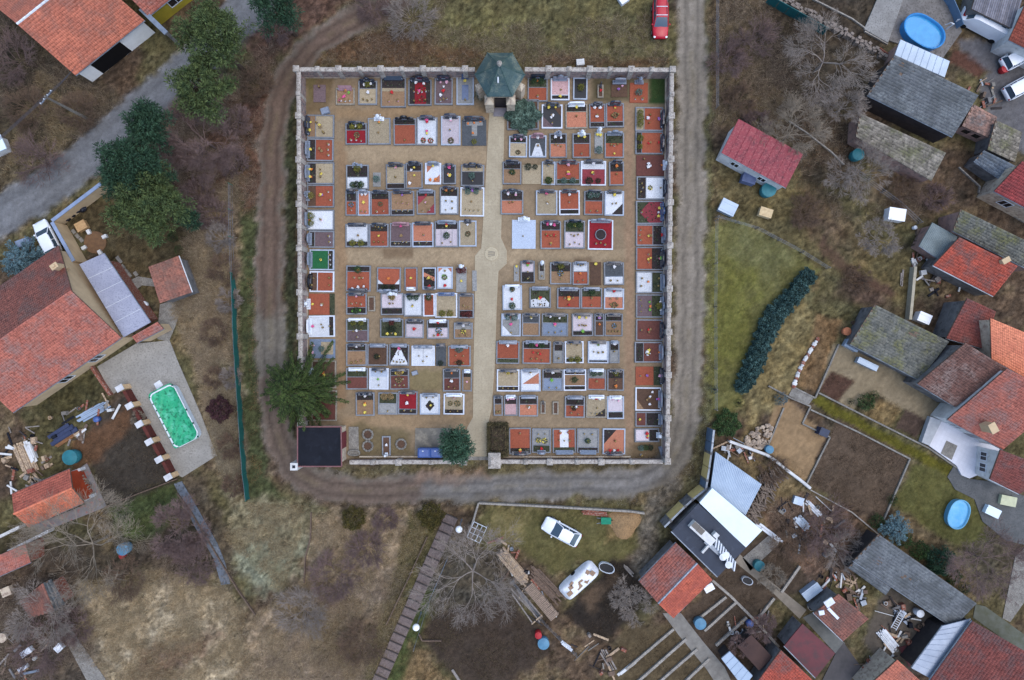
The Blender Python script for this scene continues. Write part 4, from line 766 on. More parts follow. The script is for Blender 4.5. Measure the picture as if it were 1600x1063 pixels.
def rowset(rows, side):
    for ri, (_, __, items) in enumerate(rows):
        for gi, t in enumerate(items):
            q = t.split(); short = f"{ORD[gi]} grave, {side} row {NUM[ri]}"
            grave(*map(float, q[:4]), q[4], q[5], q[6], q[7], q[8], f"{ORD[gi]} in row {NUM[ri]} {side} of path", short)
rowset(ROWS, 'left'); rowset(RROWS, 'right')
for nm_, colm in (('west', WCOL), ('east', ECOL)):
    for gi, t in enumerate(colm):
        q = t.split(); grave(*map(float, q[:4]), q[4], q[5], q[6], q[7], q[8], f"{ORD[gi]} along {nm_} wall", f"{ORD[gi]} grave along {nm_} wall")
# loose pieces near the lower wall
def ringplanter(px, py, lb):
    p = g(px, py); root = thing('ring_planter', lb, 'planter', (p.x, p.y, 0), 'round scalloped planters'); mb = MB(); n = 20
    for i in range(n): a = i / n * 6.283; mb.blob((p.x + .52 * math.cos(a), p.y + .52 * math.sin(a), .12), .11 if i % 2 else .15, .14, 0, 1)
    mb.build('rim', M_CONC, root); MB().lathe((p.x, p.y, -.02), [(.5, 0), (.5, .1), (.2, .14)], 14).build('soil', FM['n'], root)
ringplanter(575, 679, 'upper of two touching round scalloped planters by the hall'); ringplanter(575, 697, 'lower of two touching round scalloped planters by the hall'); ringplanter(627, 694, 'single round scalloped planter beside the narrow grave')
grave(597, 681, 611, 712, 'S', 'g', 'n', 'Nw', 'w1c', 'alone between the round planters', 'narrow grave between round planters')
for x, y, c_ in ((1001, 700, 'b'), (1008, 699, 'g'), (1016, 699, 'd')): p = g(x, y); place('potted_plant', bush_mesh(c_), (p.x, p.y, 0), .9, f"{BN[c_]} potted plant on bare soil in the south-east corner", 'plant', 'potted plants in the corner')
p = g(1002, 711); place('grave_lantern', lantern_mesh('w'), (p.x, p.y, 0), 1.8, 'white lantern on bare soil in the south-east corner', 'lantern', 'lanterns in the corner')
for x, y, w_, h_, lb in ((648, 583, .7, .5, 'small white tipped stone beside the reddish grave'), (508, 174, 1.0, .8, 'pale boulder at the left grave column top'), (1034, 705, .5, 1.1, 'grey broken stone leaning in the south-east corner')):
    p = g(x, y); mb = MB(); mb.box((p.x, p.y, -.05), (w_, h_, .3), rz=.3, top=.8); mb.top('loose_stone', SM['g'], lb, 'stone')
print('ornaments', NORN[0])
# ---------------------------------------------------------------- houses, barns, sheds
def roofmat(name, a, b, moss=None, isl=.09, rough=.85):
    a, b, moss = (tuple(min(250, int(q * 1.1)) for q in t) if t else t for t in (a, b, moss))
    return mat(name, a, b, scale=.7, c3=tuple(int(q * .86) for q in b), s3=4, island=isl, rough=rough, c4=moss, s4=.55, m4=(.46, .60), spec=.2)
T_RED = roofmat('tile_red', (162, 98, 82), (144, 86, 74), (132, 98, 90)); T_SALMON = roofmat('tile_salmon', (176, 106, 84), (160, 96, 78), (142, 94, 80)); T_DKRED = roofmat('tile_dark_red', (128, 72, 64), (112, 64, 58), (100, 74, 70))
T_BRIGHT = roofmat('tile_bright_red', (166, 80, 64), (148, 72, 58), (118, 78, 70)); T_BROWN = roofmat('tile_brown', (112, 80, 70), (92, 68, 60), (124, 104, 96)); T_RUST = roofmat('tile_rust', (138, 90, 76), (118, 80, 70), (104, 80, 72)); T_ORANGE = roofmat('tile_orange', (200, 118, 88), (190, 110, 84), (184, 104, 80))
T_NWDARK = roofmat('tile_red_shaded', (134, 82, 70), (118, 74, 66), (108, 80, 74))  # red tile with shade put into its colour, for the slope facing away
S_GREY = roofmat('slate_grey', (108, 110, 110), (94, 96, 98), (82, 84, 84), .12); S_MOSS = roofmat('slate_mossy', (110, 108, 98), (88, 88, 82), (98, 96, 68), .2); S_BLUE = roofmat('slate_blue', (112, 120, 128), (92, 100, 110), (84, 88, 90), .12); S_RUBBLE = roofmat('rubble_roof', (150, 116, 100), (122, 98, 88), (104, 98, 94), .3); S_OLD = roofmat('slate_old', (132, 124, 112), (104, 98, 88), (96, 94, 70), .3)
K_PALE = mat('sheet_pale_blue', (158, 174, 190), (140, 156, 174), scale=.5, rough=.4, metal=.2, spec=.5); K_WHITE = mat('sheet_white', (214, 228, 236), (200, 216, 226), scale=.4, rough=.5); K_RED = mat('sheet_red', (138, 54, 62), (118, 46, 56), scale=.8, c4=(92, 42, 50), s4=1.6, m4=(.52, .7), c3=(150, 80, 82), s3=6, rough=.55)
K_LILAC = mat('sheet_lilac', (150, 152, 166), (134, 136, 152), scale=.6, rough=.3, spec=.5, c3=(120, 122, 136), s3=7); K_MAROON = mat('sheet_maroon', (96, 44, 48), (80, 40, 44), scale=.6, c4=(70, 46, 48), s4=.8, rough=.6); K_SEAM = mat('sheet_seam', (136, 148, 164), (118, 130, 148), scale=.6, rough=.4, metal=.25, spec=.5); K_NAVY = mat('membrane_navy', (46, 54, 68), (38, 44, 56), scale=.6, c4=(62, 70, 84), s4=1.2, m4=(.55, .75), rough=.6)
K_PLANK = mat('plank_roof', (124, 122, 128), (96, 96, 104), scale=2, island=.3, rough=.85); K_TEAL = mat('teal_sheet', (28, 92, 92), (22, 76, 80), scale=1, rough=.5)
M_BEIGE = mat('wall_beige', (196, 172, 136), (178, 154, 122), scale=.8, rough=.9); M_YELLOW = mat('wall_yellow', (160, 142, 44), (142, 126, 40), scale=1, rough=.9); M_GREYW = mat('wall_grey', (118, 116, 114), (94, 92, 92), scale=1.2, c4=(78, 76, 76), s4=1.5, rough=.9); M_DARKW = mat('wall_dark', (58, 52, 50), (44, 40, 40), scale=1.5, rough=.9); M_PINKW = mat('wall_pinkish', (160, 128, 116), (134, 110, 102), scale=1.5, c4=(110, 96, 90), s4=2, rough=.9); M_BRICK = mat('wall_brick', (134, 78, 60), (112, 66, 54), scale=3, c3=(150, 130, 118), s3=6, rough=.9)
def cover_roof(parent, a, b, c_, d_, typ, m):
    """cover a roof plane (a,b eave / d,c ridge) with tiles, slates, corrugated or seamed sheet: one sub-part"""
    a, b, c_, d_ = (np.array(q, float) for q in (a, b, c_, d_)); nrm = np.cross(b - a, d_ - a); nrm /= np.linalg.norm(nrm)
    if nrm[2] < 0: nrm = -nrm
    Lu = (np.linalg.norm(b - a) + np.linalg.norm(c_ - d_)) / 2; Lv = (np.linalg.norm(d_ - a) + np.linalg.norm(c_ - b)) / 2; off = np.array(OFF[parent.name])
    def P(u, v): u = u[..., None]; v = v[..., None]; return (a * (1 - u) + b * u) * (1 - v) + (d_ * (1 - u) + c_ * u) * v
    if typ in ('tile', 'slate'):
        tw, tl = (.21, .29) if typ == 'tile' else (.3, .3); nu = max(2, round(Lu / tw)); nv = max(2, round(Lv / tl)); i, j = np.meshgrid(np.arange(nu), np.arange(nv), indexing='ij'); i = i.ravel(); j = j.ravel(); n = len(i)
        sh = (j % 2) * .5 if typ == 'slate' else 0 * j; prof = np.array([(0, .0), (.3, .022), (.62, .025), (.97, .004)]) if typ == 'tile' else np.array([(.015, .0), (.985, .0)])
        K = len(prof); V = np.empty((n, 2, K, 3)); cj = P((i + .5) / nu, (j + .5) / nv); jit = nr.uniform(-.008, .014, n) * (1 if typ == 'tile' else .8) + (fbm(cj[:, 0] * 10 + 400, cj[:, 1] * 10 + 400, 14, 2) - .4) * .09
        for q, (pu, ph) in enumerate(prof):
            for e in (0, 1):
                u = np.clip((i + pu + sh) / nu, 0, 1); v = np.clip((j + (e * 1.12)) / nv, 0, 1); hgt = ph + (.031 if e == 0 else .02) + jit
                V[:, e, q] = P(u, v) + nrm * hgt[:, None]
        F_ = []
        for q in range(K - 1): F_.append((q, q + 1, K + q + 1, K + q))
        Fq = (np.arange(n)[:, None, None] * 2 * K + np.array(F_)[None]).reshape(-1, 4)
        # front lip
        lip = V[:, 0] - nrm * .05; Vl = np.stack([V[:, 0], lip], 1); Fl = (np.arange(n)[:, None, None] * 2 * K + np.array([(K + q, K + q + 1, q + 1, q) for q in range(K - 1)])[None]).reshape(-1, 4) + n * 2 * K
        VV_ = np.concatenate([V.reshape(-1, 3), Vl.reshape(-1, 3)]); FF_ = np.concatenate([Fq, Fl])
        # join lips to tiles so each tile is one island: reuse tile front verts
        FF_[len(Fq):] = np.where(((FF_[len(Fq):] - n * 2 * K) % (2 * K)) < K, (FF_[len(Fq):] - n * 2 * K), FF_[len(Fq):])
        o = link('roof_tiles', np_mesh('roof_tiles', VV_ - off, FF_, m), parent); o['kind'] = 'stuff'; return o
    if typ == 'corr':
        nu = max(4, round(Lu / .045)); uu = np.linspace(0, 1, nu + 1); hh = .035 + .03 * np.sin(uu * Lu / .18 * 2 * np.pi)
        V = np.concatenate([P(uu, np.zeros(nu + 1)), P(uu, np.ones(nu + 1))]) + np.concatenate([hh, hh])[:, None] * nrm; k = np.arange(nu)
        o = link('corrugated_sheet', np_mesh('corrugated_sheet', V - off, np.stack([k, k + 1, nu + 2 + k, nu + 1 + k], -1), m, smooth=True), parent); return o
    if typ in ('seam', 'panel', 'plank'):
        w_ = {'seam': .75, 'panel': 1.9, 'plank': .22}[typ]; n = max(1, round(Lu / w_)); big = n <= 40
        mbs = MB(); upv = Vector(nrm)
        for k in range(n):
            u0, u1 = k / n, (k + 1) / n; g_ = .012 / Lu if typ != 'plank' else .02 / Lu
            q = [Vector(P(np.array(u_), np.array(v_))) for u_, v_ in ((u0 + g_, 0), (u1 - g_, 0), (u1 - g_, 1), (u0 + g_, 1))]; jz = upv * rng.uniform(.02, .035)
            pan = MB(); pan.add([x for x in q] + [x + jz for x in q], [(4, 5, 6, 7), (0, 1, 5, 4), (1, 2, 6, 5), (2, 3, 7, 6), (3, 0, 4, 7)])
            if typ == 'plank': mbs.add(pan.v, pan.f)
            else: pan.build('roof_sheet', m, parent)
            if typ != 'plank' and k: e0 = Vector(P(np.array(u0), np.array(0.))); e1 = Vector(P(np.array(u0), np.array(1.))); sm = MB(); sm.tube([e0 + upv * .04, e1 + upv * .04], .028 if typ == 'seam' else .018, 5); sm.build('seam', m if typ == 'seam' else M_WHITEM, parent)
        if mbs.f: mbs.build('roof_planks', m, parent, kind='stuff')
def roofplane(root, a, b, c_, d_, typ, m, th=.14, under=None):
    n = (b - a).cross(d_ - a).normalized(); n = n if n.z > 0 else -n; q = [a, b, c_, d_]; lo = [x - n * th for x in q]
    mb = MB(); mb.add(lo + q, [(4, 5, 6, 7), (3, 2, 1, 0), (0, 1, 5, 4), (1, 2, 6, 5), (2, 3, 7, 6), (3, 0, 4, 7)]); o = mb.build('roof', under or (m if typ in ('flat', 'seam', 'panel', 'corr') else M_WOOD), root)
    if typ != 'flat': cover_roof(o, a, b, c_, d_, typ, m)
    return o
def toward(p, c, d): v = Vector((c.x - p.x, c.y - p.y, 0)); return p + v.normalized() * d
def window(root, p, q, t, z, w_, h_, m=None, frame=True, name='window', cen=None):
    d = Vector((q.x - p.x, q.y - p.y, 0)); L_ = d.length; d.normalize(); n = Vector((d.y, -d.x, 0)); c_ = Vector((p.x, p.y, 0)) + d * (L_ * t)
    if cen is not None and n.dot(Vector((c_.x - cen.x, c_.y - cen.y, 0))) < 0: n = -n
    def slabq(a0, a1, z0, z1, depth, mm, nm, par):
        A = c_ + d * a0; B = c_ + d * a1; mb = MB(); v = []
        for zz in (z0, z1):
            for pt, k in ((A, -.05), (B, -.05), (B, depth), (A, depth)): v.append((pt.x + n.x * k, pt.y + n.y * k, zz))
        mb.add(v, [(4, 5, 6, 7), (3, 2, 1, 0), (0, 1, 5, 4), (1, 2, 6, 5), (2, 3, 7, 6), (3, 0, 4, 7)]); return mb.build(nm, mm, par)
    wo = slabq(-w_ / 2, w_ / 2, z, z + h_, .025, m or M_DARKGLASS, name, root)
    if frame:
        for a0, a1, z0, z1 in ((-w_ / 2 - .08, w_ / 2 + .08, z + h_, z + h_ + .08), (-w_ / 2 - .08, w_ / 2 + .08, z - .08, z), (-w_ / 2 - .08, -w_ / 2, z, z + h_), (w_ / 2, w_ / 2 + .08, z, z + h_), (-.03, .03, z, z + h_)): slabq(a0, a1, z0, z1, .06, M_WHITEM, 'frame', wo)
def gutter(root, a, b, m=None): mb = MB(); mb.tube([a + Vector((0, 0, -.06)), b + Vector((0, 0, -.06))], .075, 6); mb.build('gutter', m or M_METAL, root)
def gable(name, label, cat, e0, e1, r1, r0, e2, e3, ze, zr, typ, m1, m2=None, wall=None, wins=(), ov=.35, chim=(), group=None, ridge=None, gut=True):
    """e0-e1 one eave, e3-e2 the other, r0-r1 ridge, all in photo pixels at their heights"""
    E = [g(*q, ze) for q in (e0, e1, e2, e3)]; R0 = g(*r0, zr); R1 = g(*r1, zr); cen = sum(E, Vector()) / 4
    root = thing(name, label, cat, (cen.x, cen.y, 0), group); I = [toward(q, cen, ov * 1.35) for q in E]; q0 = R0 + (R1 - R0).normalized() * ov; q1 = R1 - (R1 - R0).normalized() * ov; dz = .2
    lo = [(q.x, q.y, -.15) for q in I]; hi = [(q.x, q.y, ze - dz + ov * (zr - ze) / max(1, (E[0] - R0).length)) for q in I]; rr = [(q0.x, q0.y, zr - dz), (q1.x, q1.y, zr - dz)]
    mb = MB(); mb.add(lo + hi + rr, [(0, 1, 5, 4), (2, 3, 7, 6), (1, 2, 6, 9, 5), (3, 0, 4, 8, 7), (4, 5, 9, 8), (6, 7, 8, 9), (3, 2, 1, 0)]); mb.build('wall', wall or M_PLAST, root)
    f = roofplane(root, E[0], E[1], R1, R0, typ, m1); bk = roofplane(root, E[2], E[3], R0, R1, typ, m2 or m1)
    d = (R1 - R0).normalized(); n = max(2, int((R1 - R0).length / .38)); up = Vector((0, 0, .03)); mb = MB()
    for k in range(n): s0 = R0 + (R1 - R0) * (k / n); s1 = R0 + (R1 - R0) * ((k + .96) / n); mb.tube([s0 + up * (1 if k % 2 else 1.6), s1 + up], .12, 6)
    mb.build('ridge_tiles', ridge or m1, f, kind='stuff')
    if gut: gutter(root, E[0], E[1]); gutter(root, E[2], E[3])
    for (i, t, z, w_, h_, nm_, mm) in wins: window(root, I[i], I[(i + 1) % 4], t, z, w_, h_, mm, nm_ == 'window', nm_, cen)
    for px, py, zc, w_, d_, h_ in chim:
        p = g(px, py, zc); c_ = MB(); c_.box((p.x, p.y, zc - 1.4), (w_, d_, h_ + 1.0), rz=.6); c_.box((p.x, p.y, zc + h_ - .4), (w_ + .14, d_ + .14, .12), rz=.6); c_.box((p.x, p.y, zc + h_ - .28), (w_ * .5, d_ * .5, .14), rz=.6); c_.build('chimney', M_BEIGE if w_ > .6 else M_BRICK, root)
    return root
def shed(name, label, cat, c0, c1, c2, c3, zl, zh, typ, m, wall=None, ov=.18, wins=(), group=None, gut=True, chim=()):
    """c0-c1 low edge, c2-c3 high edge (c2 above c1)"""
    P_ = [g(*c0, zl), g(*c1, zl), g(*c2, zh), g(*c3, zh)]; cen = sum(P_, Vector()) / 4; root = thing(name, label, cat, (cen.x, cen.y, 0), group)
    I = [toward(q, cen, ov * 1.4) for q in P_]; hi = [(q.x, q.y, q.z - .19) for q in I]; mb = MB(); mb.add([(q.x, q.y, -.15) for q in I] + hi, [(4, 5, 6, 7), (3, 2, 1, 0), (0, 1, 5, 4), (1, 2, 6, 5), (2, 3, 7, 6), (3, 0, 4, 7)]); mb.build('wall', wall or M_GREYW, root)
    roofplane(root, *P_, typ, m)
    if gut: gutter(root, P_[0], P_[1], M_WHITEM if gut == 'w' else None)
    for (i, t, z, w_, h_, nm_, mm) in wins: window(root, I[i], I[(i + 1) % 4], t, z, w_, h_, mm, nm_ == 'window', nm_, cen)
    for px, py, zc, w_, d_, h_ in chim:
        p = g(px, py, zc); c_ = MB(); c_.box((p.x, p.y, zc - 1.4), (w_, d_, h_ + 1.0), rz=.5); c_.box((p.x, p.y, zc + h_ - .4), (w_ + .14, d_ + .14, .12), rz=.5); c_.build('chimney', M_BEIGE, root)
    return root
DK = M_DARKGLASS; W_ = 'window'
# upper left
gable('house', 'house with salmon tiled roof and black garage door by the road', 'house', (118, 118), (226, 32), (135, -48), (27, 38), (63, -106), (-45, -20), 3.0, 6.3, 'tile', T_SALMON, wall=mat('bright_white_plaster', (232, 232, 230), (218, 218, 216), scale=1), ridge=M_WHITEM,
      wins=[(0, .40, .0, 3.9, 2.6, 'garage_door', mat('garage_black', (16, 17, 20), rough=.5))])
gable('house', 'yellow walled house with red tiled roof at the top edge', 'house', (232, 26), (330, -52), (248, -135), (150, -58), (166, -216), (68, -138), 2.8, 6.2, 'tile', T_RED, wall=M_YELLOW, wins=[(0, .38, 1.1, 1.6, 1.2, W_, DK), (0, .75, 1.1, 1.2, 1.2, W_, DK)])
A = g(216, 10, 3.3); B = g(262, 54, 2.6); root = thing('party_wall', 'metal capped wall between the salmon roof and yellow house', 'wall', (B.x, B.y, 0)); A0 = Vector((A.x, A.y, -.1)); B0 = Vector((B.x, B.y, -.1))
MB().beam(A0, B0, .3, 2.9).build('wall_body', M_GREYW, root); mb = MB(); mb.beam(Vector((A.x, A.y, 2.8)), Vector((B.x, B.y, 2.8)), .5, .12); mb.build('metal_cap', M_METAL, root)
# left
gable('house', 'large L-shaped yard house with red roof shaded darker on one slope and cream gable', 'house', (190, 528), (20, 645), (-58, 572), (112, 455), (-78, 501), (92, 384), 3.4, 6.4, 'tile', T_RED, T_NWDARK, wall=M_BEIGE, chim=[(90, 417, 5.4, .62, .42, .85)], wins=[(0, .3, 1, 1.2, 1.3, W_, DK), (0, .6, 1, 1.2, 1.3, W_, DK)])
shed('veranda', 'veranda with grey lilac translucent roof beside the cream gable', 'veranda', (162, 396), (235, 504), (193, 527), (124, 413), 2.6, 2.9, 'panel', K_LILAC, wall=M_BRICK, ov=.5)
shed('entrance_roof', 'small red tiled lean-to roof below the veranda', 'lean-to', (214, 536), (256, 514), (246, 503), (206, 526), 2.3, 2.7, 'tile', T_RED, wall=M_BEIGE)
shed('garden_shed', 'garden shed with brown tiled roof and white gutter', 'shed', (300, 457), (279, 400), (232, 417), (250, 474), 2.3, 2.8, 'tile', T_RUST, wall=M_GREYW, gut='w')
gable('outbuilding', 'outbuilding with bright orange tiled roof and open wood store', 'outbuilding', (45, 824), (132, 785), (113, 763), (22, 803), (109, 733), (19, 772), 2.6, 3.9, 'tile', T_ORANGE, roofmat('tile_salmon2', (184, 104, 84), (166, 92, 76), (150, 84, 70)), wall=mat('wall_orange', (168, 66, 34), (148, 58, 32), scale=1))
shed('brick_shed', 'brick red roofed shed at the left edge', 'shed', (-40, 918), (48, 879), (40, 850), (-50, 888), 2.4, 3.0, 'tile', T_RED, wall=M_BRICK)
gable('old_shed', 'old shed with half red half grey roof under bare branches', 'shed', (47, 966), (31, 940), (66, 912), (84, 956), (80, 905), (102, 944), 2.2, 3.0, 'slate', T_RUST, S_GREY, wall=M_BRICK, gut=False)
# right, from the top
shed('cottage', 'small cottage with red metal roof and white wall by the road', 'cottage', (1127, 239), (1228, 294), (1255, 241), (1154, 186), 2.8, 3.7, 'seam', K_RED, wall=M_WHITEP, wins=[(0, .25, 1.0, .8, .9, W_, DK), (0, .7, 1.0, .8, .9, W_, DK)])
shed('annex', 'annex with pale sheet metal roof between barn and pool', 'annex', (1398, 86), (1476, 121), (1484, 96), (1407, 62), 2.5, 2.7, 'seam', K_PALE, wall=M_PINKW)
shed('barn', 'barn with large grey slate roof above a dark open front', 'barn', (1355, 149), (1488, 214), (1529, 149), (1398, 86), 2.9, 4.2, 'slate', S_GREY, wall=M_DARKW)  # solid dark wall: its colour paints the shade inside the open front
shed('stone_barn', 'low barn with rough mossy stone roof and pink wall', 'barn', (1337, 214), (1455, 283), (1478, 239), (1344, 177), 2.3, 2.9, 'slate', S_OLD, wall=M_PINKW, gut=False)
shed('ruined_shed', 'ruined shed with crumbling pinkish roof beside the grey barn', 'shed', (1503, 197), (1548, 217), (1558, 183), (1520, 163), 2.0, 2.3, 'slate', S_RUBBLE, wall=M_PINKW, gut=False, wins=[(0, .3, .7, .7, .7, 'window_hole', DK), (0, .7, .7, .7, .7, 'window_hole', DK)])
shed('grey_shed', 'shed with square weathered grey slate roof', 'shed', (1543, 234), (1586, 254), (1597, 207), (1556, 188), 2.4, 2.9, 'slate', S_OLD, wall=M_GREYW, gut=False)
shed('lean_to', 'lean-to with blue grey slate roof above the red roof', 'lean-to', (1522, 252), (1568, 284), (1586, 259), (1537, 235), 2.0, 2.4, 'slate', S_BLUE, wall=M_GREYW)
shed('house', 'house with pinkish red tiled roof at the right edge', 'house', (1553, 299), (1640, 345), (1684, 298), (1597, 252), 3.0, 4.8, 'tile', roofmat('tile_pink', (152, 70, 68), (134, 62, 60), (120, 62, 60)), wall=M_PLAST, wins=[(0, .35, 1.1, 1.1, 1.1, W_, DK)])
shed('corrugated_shed', 'shed with grey corrugated roof touching a red tiled roof', 'shed', (1436, 384), (1477, 412), (1496, 370), (1457, 348), 1.9, 2.3, 'corr', mat('corr_grey', (118, 128, 128), (98, 108, 108), scale=.8, rough=.7), wall=M_PINKW)
shed('cottage', 'cottage with bright red tiled roof and white gutter', 'cottage', (1458, 415), (1552, 463), (1590, 416), (1499, 371), 2.6, 3.7, 'tile', T_BRIGHT, wall=M_GREYW, gut='w', chim=[(1566, 408, 3.6, .7, .4, .9)])
shed('long_barn', 'long barn with moss covered grey roof behind the red cottage', 'barn', (1489, 361), (1612, 424), (1624, 386), (1501, 327), 3.0, 3.9, 'slate', S_MOSS, wall=M_PINKW)
shed('mossy_barn', 'barn with blue grey roof and yellow moss patches', 'barn', (1328, 538), (1436, 594), (1483, 534), (1367, 476), 2.0, 3.0, 'slate', S_MOSS, wall=M_GREYW)
shed('terrace_house', 'outbuilding with dark red tiled roof beside the salmon roof', 'outbuilding', (1478, 529), (1536, 545), (1556, 487), (1511, 466), 2.8, 3.8, 'tile', T_DKRED, wall=M_GREYW)
shed('house', 'house with plain bright salmon roof at the right edge', 'house', (1549, 561), (1640, 612), (1650, 540), (1547, 497), 4.2, 5.4, 'tile', roofmat('tile_pale_salmon', (214, 134, 102), (202, 124, 94), (196, 118, 90), .06), wall=M_PLAST)
shed('house_wing', 'house wing with speckled brown tiled roof', 'house', (1433, 600), (1492, 636), (1573, 576), (1509, 536), 3.0, 4.9, 'tile', T_BROWN, wall=M_GREYW)
shed('house', 'house with large red tiled roof and pale chimney above white terrace', 'house', (1480, 656), (1567, 703), (1662, 622), (1573, 576), 3.3, 5.8, 'tile', T_RED, wall=M_WHITEP, chim=[(1546, 668, 4.6, .62, .9, .9)], wins=[(0, .3, 1, 1.1, 1.2, W_, DK), (0, .7, 0, 1.0, 2.1, 'door', DK)])
shed('house', 'lower house with red tiled roof below the white terrace', 'house', (1546, 749), (1592, 772), (1660, 740), (1563, 703), 2.9, 4.0, 'tile', T_DKRED, wall=M_WHITEP, gut='w', wins=[(3, .3, 1, .8, .9, W_, DK), (3, .7, 1, .8, .9, W_, DK)])
shed('navy_house', 'house with flat navy roof carrying white roof structures', 'house', (1049, 831), (1121, 902), (1166, 856), (1091, 787), 3.1, 3.25, 'flat', K_NAVY, wall=M_GREYW)
shed('white_roof_hall', 'hall with plain flat white roof beside the navy roof', 'hall', (1093, 786), (1165, 856), (1191, 829), (1113, 763), 3.2, 3.3, 'flat', K_WHITE, wall=M_WHITEP, gut=False)
shed('sheet_roof_shed', 'shed with pale blue corrugated roof above the wood pile', 'shed', (1110, 765), (1165, 805), (1190, 757), (1118, 706), 2.5, 2.8, 'corr', K_PALE, wall=M_GREYW, gut=False)
gable('workshop', 'workshop with red tiled roof and pale ridge strip', 'workshop', (1056, 848), (998, 908), (1028, 943), (1089, 880), (1052, 966), (1113, 906), 2.6, 3.6, 'tile', T_RED, roofmat('tile_salmon3', (168, 88, 68), (150, 78, 62), (140, 74, 62)), wall=M_GREYW, ridge=M_METAL)
shed('long_shed', 'long shed with dark grey slate roof', 'shed', (1333, 877), (1489, 981), (1526, 943), (1373, 835), 2.0, 2.6, 'slate', S_GREY, wall=M_DARKW)
shed('house', 'house with wide dark red tiled roof in the bottom right corner', 'house', (1452, 1064), (1519, 970), (1640, 1040), (1573, 1134), 3.2, 5.0, 'tile', T_DKRED, wall=M_PLAST)
shed('glazed_porch', 'porch with grey seamed metal roof beside the corner house', 'porch', (1424, 1044), (1473, 978), (1517, 967), (1453, 1060), 2.5, 2.75, 'seam', K_SEAM, wall=M_DARKW)
shed('shed', 'shed with faded red tiled roof holding scrap pieces', 'shed', (1271, 958), (1317, 1002), (1357, 967), (1310, 928), 2.3, 2.9, 'tile', T_RUST, wall=M_GREYW, gut='w')
shed('maroon_shed', 'shed with flat maroon roof', 'shed', (1225, 1010), (1274, 1060), (1305, 1021), (1254, 975), 2.5, 2.7, 'flat', K_MAROON, wall=M_GREYW)
shed('pantile_shed', 'shed with orange red striped tile roof at the bottom edge', 'shed', (1180, 1070), (1230, 1130), (1292, 1084), (1220, 1016), 2.4, 3.2, 'tile', T_BRIGHT, wall=M_GREYW)
shed('orange_shed', 'shed with plain orange tile roof at the bottom edge', 'shed', (1348, 1080), (1418, 1120), (1447, 1072), (1402, 1031), 2.8, 3.3, 'tile', T_SALMON, wall=M_PLAST)
shed('sheet_shelter', 'shelter with pale sheet roof at the bottom edge', 'shelter', (1127, 1029), (1162, 1075), (1176, 1056), (1140, 1018), 2.0, 2.2, 'seam', K_PALE, wall=M_DARKW, gut=False)
shed('brown_shelter', 'shelter with dark brown roof beside the pale sheet roof', 'shelter', (1152, 1010), (1186, 1048), (1208, 1028), (1174, 992), 2.0, 2.2, 'flat', mat('brown_felt', (74, 54, 48), (62, 46, 42), scale=1), wall=M_DARKW, gut=False)
shed('plank_shed', 'shed with silvery plank roof at the top right', 'shed', (1518, 14), (1584, 46), (1600, -12), (1535, -40), 2.6, 2.9, 'plank', K_PLANK, wall=M_GREYW, gut=False)
shed('brick_roof_house', 'house with plain brick red roof at the upper right edge', 'house', (1576, 63), (1640, 95), (1668, 35), (1604, 2), 3.0, 4.2, 'tile', roofmat('tile_brick', (136, 72, 56), (122, 64, 52), (110, 62, 52)), wall=M_WHITEP)
# white structures on the navy roof
def bx3(mb, px, py, z, l, w_, h_, ang): p = g(px, py, z); mb.box((p.x, p.y, z), (l, w_, h_), rz=ang)
ang = math.radians(-42); root = thing('roof_structure', 'white roof frame with dormer boxes and railing on the navy roof', 'roof frame', g(1105, 843, 3.2))
mb = MB(); bx3(mb, 1095, 831, 3.2, 2.9, .85, .75, ang); bo = mb.build('box', M_WHITEP, root)
for t in (1086, 1094): mb = MB(); bx3(mb, t + 1, 822 + (t - 1086) * .95, 3.96, .7, .6, .03, ang); mb.build('skylight', M_DARKGLASS, bo)
mb = MB(); bx3(mb, 1116, 834, 3.2, .5, .5, .7, ang); bx3(mb, 1101, 857, 3.2, 1.0, .22, .35, math.radians(48)); mb.build('vent_box', M_WHITEP, root)
for k in range(9): mb = MB(); bx3(mb, 1117 + k * 3.6, 846 + k * 4.6, 3.25, .12, 1.0, .5, math.radians(-8)); mb.build('slat', M_WHITEM, root)
mb = MB(); bx3(mb, 1116, 858, 3.25, 2.6, .45, .2, ang); mb.build('walkway', M_METAL, root)
for x, y in ((1128, 869), (1137, 881), (1133, 866)): mb = MB(); p = g(x, y, 3.4); mb.lathe((p.x, p.y, 3.15), [(.05, 0), (.05, .5), (.38, .62), (.1, .68)], 10); mb.build('dish', M_WHITEM, root)
# pale scrap on the faded red roof
for x, y, l, w_, a_, lb in ((1295, 941, 1.0, .7, .6, 'white board lying on the faded red roof'), (1301, 958, 1.5, .3, -.8, 'long grey offcut lying on the faded red roof'), (1283, 957, .55, .45, .2, 'small pale block lying on the faded red roof')):
    mb = MB(); bx3(mb, x, y, 2.72, l, w_, .16, a_); mb.top('scrap_board', M_WHITEM, lb, 'board')
